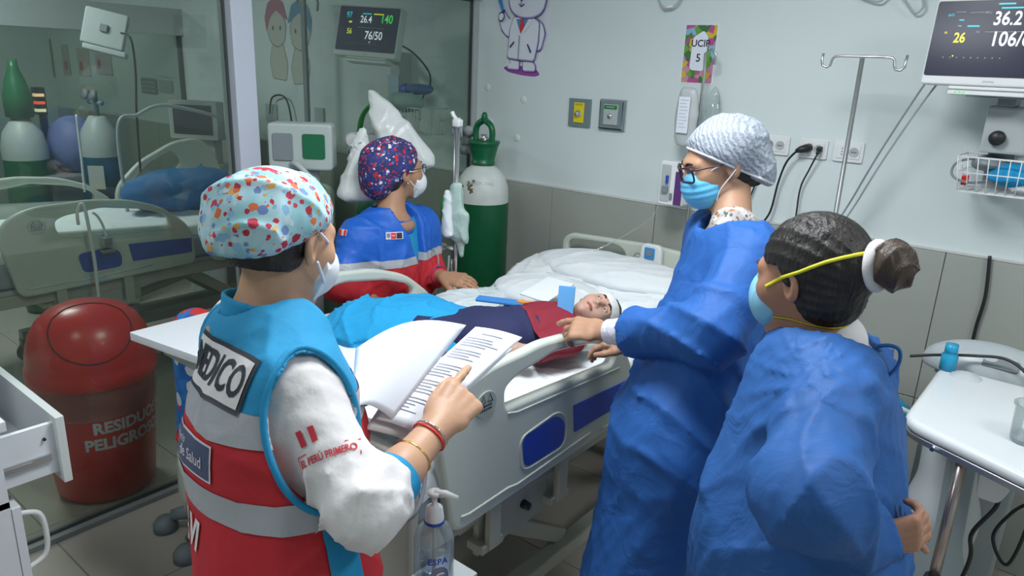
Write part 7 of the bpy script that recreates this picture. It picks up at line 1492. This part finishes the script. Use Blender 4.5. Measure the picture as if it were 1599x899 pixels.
# ================================================================== NEIGHBOURING CUBICLE, seen through the glass
m2w, m2h = 0.385, 0.265
mo2 = monitor('patient_monitor', m2w, m2h, 0.06, 'patient monitor reading 26.4, 140 and 76/50, seen through the glass')
scr_items(mo2, m2w, m2h, 0.06, [('140', 0.075, 0.066, 0.062, 'scr_green', 0.0008), ('26.4', -0.050, 0.060, 0.052, 'scr_white', 0.0006), ('76/50', -0.010, -0.022, 0.060, 'scr_white', 0.0006), ('97', -0.140, 0.080, 0.044, 'scr_cyan', 0.0006), ('56', -0.125, -0.005, 0.040, 'scr_yellow', 0.0006),
    ('#.055', -0.04, 0.088, 0.006, 'scr_cyan', 0), ('#.06', 0.03, 0.088, 0.006, 'scr_yellow', 0), ('#.02', -0.120, 0.040, 0.010, 'scr_yellow', 0), ('#.16', -0.06, 0.018, 0.0015, 'ltgrey', 0), ('61', 0.02, -0.055, 0.016, 'scr_white', 0)] + [('#.003', -0.12 + 0.018 * k, -0.068, 0.003, 'ltgrey', 0) for k in range(12)])
mo2.location = (-3.19, 2.70, 1.915); mo2.rotation_euler = (math.radians(-14), math.radians(2), math.radians(16))
b2_ = empty('monitor_bracket', (-3.33, 3.0, 1.75), label='grey wall bracket and note card beneath the far monitor', cat='bracket')
MB().bb((-0.02, -0.24, 0.02), (0.02, 0.08, 0.05), 0.004).bb((-0.04, 0.0, -0.2), (0.04, 0.088, 0.08), 0.006).build('arm', M['ltgrey'], b2_)
MB().bb((-0.045, -0.015, -0.20), (0.045, -0.01, -0.05)).build('note_card', mat('card_pale_blue', (0.40, 0.55, 0.66), rough=0.6), b2_)
cable('monitor_lead', [(-3.22, 2.80, 1.90), (-3.10, 2.90, 1.84), (-3.06, 3.0, 1.74), (-3.08, 3.04, 1.66), (-3.14, 3.04, 1.58), (-3.16, 3.04, 1.45)], 0.005, M['dark'], 'black lead dropping from the far monitor behind the glass')
bk2 = basket(0.26, 0.18, 0.14, 'wire_basket', 'white wire basket under the far monitor, behind the glass', M['white'], 10); bk2.location = (-3.02, 2.90, 1.40)
o = bundle('folded_cloth', None, (0.12, 0.07, 0.05), mat('pale_green_cloth', (0.30, 0.45, 0.42), rough=0.8), 'pale green cloth spilling over the far wire basket', 'cloth', 3); o.location = (-3.08, 2.86, 1.565)
o = bundle('blue_cuff', None, (0.09, 0.05, 0.03), mat('blue_cuff_cloth', (0.05, 0.16, 0.42), rough=0.8), 'dark blue cuff lying on top in the far wire basket', 'pressure cuff', 6); o.location = (-3.05, 2.93, 1.635)
MB().lathe([(0, 0.02), (0.035, 0.018), (0.04, 0.0), (0.035, -0.018), (0, -0.02)], (-3.22, 2.98, 1.62), 18, Matrix.Rotation(math.pi / 2, 4, 'X')).build('blue_rosette', M['blue'], None, True, label='small blue round hanging piece left of the far wire basket', cat='ornament')
# unicorn stickers
def UP(*pts): return [((x - 190) * 0.0042 / 2 * 1.15, (230 - y) * 0.0042 / 2 * 1.15) for x, y in pts]
M['un_w'] = mat('unicorn_cream', (0.50, 0.52, 0.46), rough=0.6); M['un_p'] = mat('unicorn_pink', (0.40, 0.14, 0.20), rough=0.6); M['un_b'] = mat('unicorn_blue', (0.10, 0.26, 0.42), rough=0.6); M['un_y'] = mat('unicorn_yellow', (0.45, 0.38, 0.12), rough=0.6); M['un_l'] = mat('unicorn_line', (0.12, 0.11, 0.13), rough=0.6)
def unicorn(dx, mane, lab, flip=1):
    S = lambda *p: [(flip * (a[0]) + dx, a[1]) for a in UP(*p)]
    hd = S((155, 45), (210, 40), (235, 80), (225, 125), (190, 140), (155, 125), (140, 85)); bd = S((165, 130), (215, 130), (235, 185), (225, 230), (160, 225), (150, 180)); mn = S((150, 20), (190, 5), (225, 20), (245, 70), (225, 60), (190, 40), (160, 60), (140, 100), (132, 60)); hn = S((180, 15), (196, 14), (186, -25))
    if flip < 0: hd, bd, mn, hn = hd[::-1], bd[::-1], mn[::-1], hn[::-1]
    L_ = [('body_outline', off(bd, .006), M['un_l'], .02), ('body', bd, M['un_w'], .02), ('head_outline', off(hd, .006), M['un_l'], .03), ('head', hd, M['un_w'], .03), ('mane', mn, M[mane], .02), ('horn', hn, M['un_y'], .003)]
    for ex in (172, 208): L_.append(('eye', ellipse(S((ex, 88))[0][0], S((ex, 88))[0][1], .010, .016, 14), M['un_l'], 0.0))
    return L_
sticker('unicorn_sticker', -4.62, 1.62, unicorn(0.0, 'un_p', ''), 'faded wall sticker of a cream unicorn with a pink mane, behind the glass')
sticker('unicorn_sticker', -4.36, 1.60, unicorn(0.0, 'un_b', '', -1), 'faded wall sticker of a unicorn with a blue mane, beside the pink one')
# items along the far wall
def wallbox(name, x0, z0, x1, z1, th, m, lab, cat, **k): return wallplate(name, x0, z0, x1, z1, th, m, None, 0.004, label=lab, cat=cat, **k)
text_o = []
pz = empty('wall_letters', (-4.96, DY, 1.42), label='dark cut-out letter E on the far wall behind the glass', cat='sign'); text('letter', 'E', 0.20, frame((0, -0.002, 0), (1, 0, 0), (0, 0, 1)), M['un_l'], pz, bold=0.003)
pz = empty('wall_letters', (-5.02, DY, 1.80), label='dark cut-out letter F above the E on the far wall', cat='sign'); text('letter', 'F', 0.20, frame((0, -0.002, 0), (1, 0, 0), (0, 0, 1)), M['un_l'], pz, bold=0.003)
def dev(name, c, w, h, d, lab, cat, rz=0, tilt=0):
    r = empty(name, c, rz, label=lab, cat=cat); r.rotation_euler = (math.radians(tilt), 0, rz)
    plate('casing', [rounded(rect(-w / 2, -h / 2, w / 2, h / 2), 0.015)], d, frame((0, 0, 0), (1, 0, 0), (0, 0, 1)), mat('casing_grey', (0.40, 0.44, 0.42), rough=0.5), r, 0.006)
    plate('screen', [rounded(rect(-w * .40, -h * .36, w * .40, h * .40), 0.008)], 0.004, frame((0, -d / 2 - 0.001, 0), (1, 0, 0), (0, 0, 1)), mat('dark_screen', (0.03, 0.035, 0.045), rough=0.25), r, 0.001); return r
d1_ = dev('infusion_pump', (-4.05, 2.85, 1.22), 0.15, 0.30, 0.10, 'grey upright infusion pump with pink display, behind the glass', 'infusion pump')
plate('pink_display', [rounded(rect(-0.05, 0.02, 0.05, 0.10), 0.003)], 0.002, frame((0, -0.056, 0), (1, 0, 0), (0, 0, 1)), mat('pink_screen', (0.4, 0.2, 0.25), emit=(0.6, 0.35, 0.4), estr=0.3), d1_)
MB().bb((-0.02, 0.04, -1.2), (0.02, 0.06, 0.9), 0.004).tube([(-0.06, 0.05, 0.88), (-0.04, 0.05, 0.92), (0.12, 0.05, 0.92), (0.15, 0.05, 0.88), (0.14, 0.05, 0.83)], 0.007, 8).build('pole', M['grey'], d1_)
cable('black_wall_lead', [(-4.72, 3.06, 1.38), (-4.66, 3.05, 1.50), (-4.50, 3.05, 1.50), (-4.44, 3.05, 1.30), (-4.46, 3.05, 1.0), (-4.6, 3.05, .9)], 0.006, M['dark'], 'black lead looping from the wall socket beneath the unicorns')
wallbox('power_socket', -4.80, 1.33, -4.66, 1.45, 0.012, M['ltgrey'], 'grey wall socket with the black lead, behind the glass', 'power socket')
wallbox('power_socket', -4.22, 1.36, -4.12, 1.46, 0.012, M['ltgrey'], 'grey wall socket above the upright pump, behind the glass', 'power socket')
# back of a white monitor high up, its lead
dev2 = empty('patient_monitor', (-4.900, 2.074, 1.893), label='back of a pale monitor high behind the left glass pane', cat='monitor')
dev2.scale = (0.72, 0.72, 0.72); dev2.rotation_euler = (math.radians(-12), math.radians(12), math.radians(48))
plate('rear_casing', [rounded(rect(-0.17, -0.15, 0.17, 0.15), 0.02)], 0.06, frame((0, 0, 0), (1, 0, 0), (0, 0, 1)), M['ltgrey'], dev2, 0.012)
MB().bb((-0.14, -0.04, -0.20), (0.20, 0.05, -0.155), 0.01).build('tray', M['ltgrey'], dev2); MB().bb((-0.03, -0.05, -0.03), (0.03, -0.03, 0.03), 0.004).build('mount_plate', M['grey'], dev2)
cable('hanging_lead', [(-4.800, 2.122, 1.874), (-4.700, 2.130, 1.839), (-4.700, 2.138, 1.662), (-4.700, 2.117, 1.397), (-4.700, 2.103, 1.044)], 0.007, M['dark'], 'long black lead hanging from the pale monitor behind the glass')
dv3 = dev('transport_monitor', (-4.950, 2.635, 1.333), 0.36, 0.26, 0.10, 'grey monitor with blank dark screen standing behind the raised bed rail', 'monitor', math.radians(30))
MB().bb((-0.12, 0.0, -0.30), (0.12, 0.10, -0.13), 0.01).bb((-0.15, -0.02, -1.3), (0.15, 0.18, -0.30), 0.02).build('stand', M['ltgrey'], dv3)
cable('jointed_arm', [((-4.500, 1.913, 1.343)[0], (-4.500, 1.913, 1.343)[1], 0.02), ((-4.500, 1.913, 1.343)[0], (-4.500, 1.913, 1.343)[1], 0.8), (-4.500, 1.913, 1.343), (-4.500, 2.031, 1.413), (-4.500, 2.169, 1.466), (-4.500, 2.367, 1.437), (-4.500, 2.556, 1.385)], 0.011, M['ltgrey'], 'pale jointed arm reaching right above the far bed, behind the glass', cat='arm')
def bigcyl(c, r, h, body, sh, lab, cap=None, top=True):
    g = empty('gas_cylinder', (c[0], c[1], 0), label=lab, cat='gas cylinder')
    MB().lathe([(0, 0.005), (r - 0.02, 0.005), (r, 0.03), (r, h * .80)], (0, 0, 0), 36).build('cylinder_body', body, g, True)
    MB().lathe([(r, h * .80), (r, h * .86), (r * .85, h * .93), (r * .5, h * .985), (0.05, h), (0, h)], (0, 0, 0), 36).build('shoulder', sh, g, True)
    if cap: MB().lathe([(0.05, h), (r * .6, h + 0.01), (r * .62, h + 0.14), (r * .45, h + 0.24), (0.03, h + 0.32), (0.03, h + 0.37), (0, h + 0.37)], (0, 0, 0), 24).build('valve_guard', cap, g, True)
    else:
        MB().tube([(0, 0, h), (0, 0, h + 0.14)], 0.02, 10).tube([(-0.10, 0, h + 0.09), (0.10, 0, h + 0.09)], 0.016, 10).lathe([(0, 0.012), (0.035, 0.012), (0.035, -0.012), (0, -0.012)], (-0.07, -0.03, h + 0.14), 16, Matrix.Rotation(1.2, 4, 'X')).lathe([(0, 0.012), (0.035, 0.012), (0.035, -0.012), (0, -0.012)], (0.05, -0.03, h + 0.14), 16, Matrix.Rotation(1.2, 4, 'X')).build('regulator', M['grey'], g, True)
    return g
teal = mat('dark_teal_paint', (0.012, 0.085, 0.13), rough=0.4); wsh = mat('pale_shoulder_paint', (0.42, 0.47, 0.45), rough=0.45)
g1 = bigcyl((-5.400, 2.165, 1.043), 0.125, 1.34, teal, wsh, 'dark teal gas cylinder with pale shoulder and regulator, behind the glass')
plate('label', [rounded(rect(-0.05, 0.86, 0.05, 1.02), 0.003)], 0.002, frame((0.10, -0.088, 0), (0.66, 0.75, 0), (0, 0, 1)), M['un_w'], g1)
bigcyl((-5.600, 1.770, 1.048), 0.135, 1.32, M['green'], wsh, 'dark green gas cylinder with tall green valve guard, left of the teal one', M['green2'])
# drapes of blue wrapping and a figure beyond
def heap(name, c, r, m, lab, cat, seed, z0=None):
    o = sdf_obj(name, lambda P: d_elp(P, (0, 0, 0), r) - 0.03 * crumple(P, seed, 1.0, (1, 1, .5)), (-r[0] - .08, -r[1] - .08, -r[2] - .08), (r[0] + .08, r[1] + .08, r[2] + .08), 0.014, m, None, label=lab, cat=cat); o.location = c; return o
lilac = mat('lilac_wrap', (0.14, 0.17, 0.36), rough=0.6, bump=0.3, bscale=20)
ct = empty('equipment_cart', ((-5.600, 2.008, 0.809)[0], (-5.600, 2.008, 0.809)[1], 0), label='dim equipment cart carrying a lilac wrapped bundle, between the two far cylinders', cat='cart')
MB().bb((-0.15, -0.15, 0.1), (0.15, 0.15, 0.9), 0.02).bb((-0.2, -0.2, 0.9), (0.2, 0.2, 0.95), 0.01).build('cart_body', M['grey'], ct)
for q in ((-.12, -.12), (.12, -.12), (.12, .12), (-.12, .12)): MB().lathe([(0, .1), (.03, .09), (.04, .04), (.03, 0), (0, 0)], (q[0], q[1], 0), 12).build('castor', M['dark'], ct, True)
cc = (-5.600, 2.072, 1.325); heap('lilac_bundle', (cc[0], cc[1], 1.13), (0.17, 0.15, 0.20), lilac, 'lilac plastic wrapped bundle standing on the far cart', 'bundle', 3)
# far wall notices
for i, (u0, v0, u1, v1, c, lab) in enumerate(((57, 60, 88, 122, (0.30, 0.22, 0.14), 'brown framed board on the far wall, leftmost behind the glass'), (97, 70, 112, 118, (0.45, 0.42, 0.38), 'narrow pale notice beside the brown board'), (121, 76, 144, 120, (0.52, 0.45, 0.38), 'pale notice with red figure, second from the brown board'), (150, 84, 178, 118, (0.50, 0.44, 0.42), 'pinkish notice above the teal cylinder'))):
    p0 = (-9.853, 3.088, 2.248) ; 
for i, (a_, b_, c_, lab) in enumerate((((-8.959, 3.088, 1.855), (-8.576, 3.088, 1.472), (0.24, 0.17, 0.11), 'brown framed board on the far wall, leftmost behind the glass'), ((-8.317, 3.088, 1.801), (-8.165, 3.088, 1.513), (0.45, 0.42, 0.38), 'narrow pale notice beside the brown board'), ((-7.961, 3.088, 1.771), (-7.704, 3.088, 1.519), (0.52, 0.45, 0.38), 'pale notice with a red mark, second from the brown board'), ((-7.558, 3.088, 1.732), (-7.232, 3.088, 1.549), (0.50, 0.42, 0.42), 'pinkish notice above the teal cylinder'), ((-6.684, 3.088, 1.549), (-6.410, 3.088, 1.424), (0.16, 0.18, 0.18), 'small dark notice right of the hanging lead'), ((-6.362, 3.088, 1.547), (-6.141, 3.088, 1.449), (0.40, 0.42, 0.40), 'small grey notice nearest the second partition'))):
    w = wallbox('wall_notice', a_[0], b_[2], b_[0], a_[2], 0.012, mat('notice_%d' % i, c_, rough=0.7), lab, 'notice')
    if i in (1, 2, 3): wallplate('red_mark', a_[0] + .05, b_[2] + .05, a_[0] + .11, b_[2] + .13, 0.002, M['print_red'], w, 0.002, 0.013, 0)
    if i == 0: plate('blue_round_sign', [ellipse(0, 0, 0.09, 0.09)], 0.004, on_wall(a_[0] + .22, (a_[2] + b_[2]) / 2 - .02, 0.016), M['un_b'], w)
    if i in (4, 5):
        for k in range(4): wallplate('printed_row', a_[0] + .02, b_[2] + .02 + .035 * k, b_[0] - .03, b_[2] + .03 + .035 * k, 0.002, M['ltgrey'], w, 0.001, 0.013, 0)
st = empty('indicator_box', (-5.700, 1.930, 1.423), label='black box with orange and red glowing indicators, behind the glass', cat='indicator')
MB().bb((-0.04, -0.03, -0.09), (0.04, 0.03, 0.09), 0.005).bb((-0.02, -0.01, -1.2), (0.02, 0.03, -0.09), 0.004).build('casing', M['dark'], st)
for k, c in enumerate(((0.9, 0.6, 0.3), (0.9, 0.1, 0.05), (0.8, 0.8, 0.5))): MB().bb((0.0, -0.036, 0.03 - 0.05 * k), (0.042, 0.02, 0.05 - 0.05 * k)).build('indicator_light', scr('ind_%d' % k, c, 0.8), st)
# patient under a blue blanket in the far bed; bedding of that bed
def sh2():
    def f(P):
        d = smax(np.maximum(np.abs(P[..., 0] + 4.31) - 0.40, np.abs(P[..., 1] - 1.93) - 0.93), np.abs(P[..., 2] - 0.79) - 0.06, 0.03); return d - 0.02 * crumple(P, 4, 1.2)
    return sdf_obj('bed_sheet', f, (-4.8, 0.9, 0.68), (-3.8, 2.95, 0.92), 0.014, M['sheet'], None, label='white sheet on the neighbouring bed seen through the glass', cat='bed sheet')
sh2()
heap('blanket', (-4.38, 2.20, 0.97), (0.19, 0.36, 0.13), mat('deep_blue_blanket', (0.01, 0.13, 0.34), rough=0.85), 'deep blue blanket over the patient in the neighbouring bed', 'blanket', 5)
HP = Head((-4.36, 2.62, 1.03), np.stack([unit(np.cross((0.3, -0.5, 0.8), (0.0, 0.85, 0.5))), unit((0.3, -0.45, 0.84)), unit(np.cross(unit(np.cross((0.3, -0.45, 0.84), (0.0, 0.85, 0.5))), (0.3, -0.45, 0.84)))], 1))
HP.R[:, 0] = np.cross(HP.R[:, 1], HP.R[:, 2])
pP = make_body(HP, np.array(HP.w((0, -0.02, -0.15))), [], None, None, None, SK_D, 'patient lying in the neighbouring bed under the deep blue blanket', hh=0.006); hair_obj(HP, pP, h=0.006)
heap('pillow', (-4.33, 2.70, 0.93), (0.30, 0.17, 0.07), M['sheet'], 'white pillow on the neighbouring bed', 'pillow', 7)
# white drip lines hanging over the neighbouring bed rail
cable('feeding_line', [(-3.80, 1.38, 0.96), (-3.795, 1.38, 1.02), (-3.79, 1.40, 1.06), (-3.775, 1.41, 1.02), (-3.77, 1.42, 0.75), (-3.77, 1.41, 0.40)], 0.008, M['white'], 'thick white line hanging over the neighbouring bed rail')
cable('drip_line', [(-4.200, 1.585, 1.445), (-4.100, 1.545, 1.260), (-4.000, 1.502, 1.079)], 0.006, M['white'], 'thin white line hanging in front of the teal cylinder')
cl = empty('line_clamp', (-3.80, 1.50, 0.86), label='small steel clamp with a white tube on the blue panel of the neighbouring bed', cat='clamp')
MB().bb((-0.02, -0.02, -0.03), (0.02, 0.02, 0.02), 0.004).bb((-0.015, -0.035, -0.06), (0.015, 0.035, -0.045), 0.003).build('clamp_body', M['steel'], cl); MB().tube(bez([(0, 0, 0.02), (0.0, -0.01, 0.08), (0, -0.03, 0.13), (0, -0.05, 0.15)], 5), 0.006, 8).build('tube', M['white'], cl, True)


# ================================================================== groups of repeats
GR = {'power_socket': 'white wall sockets', 'gas_outlet': 'square wall outlets', 'power_cable': 'black leads in the wall sockets', 'wall_patch': 'plugged screw holes in the wall', 'ceiling_lamp': 'square ceiling lamps',
      'wall_notice': 'notices on the far wall', 'unicorn_sticker': 'unicorn stickers', 'wall_letters': 'cut-out wall letters', 'hospital_bed': 'hospital beds', 'monitor_cable': 'grey cables of the large monitor', 'wire_basket': 'wire baskets under monitors', 'gas_cylinder': 'gas cylinders behind the glass'}
for o in C.objects:
    if o.parent is None and o.name.split('.')[0] in GR: o['group'] = GR[o.name.split('.')[0]]
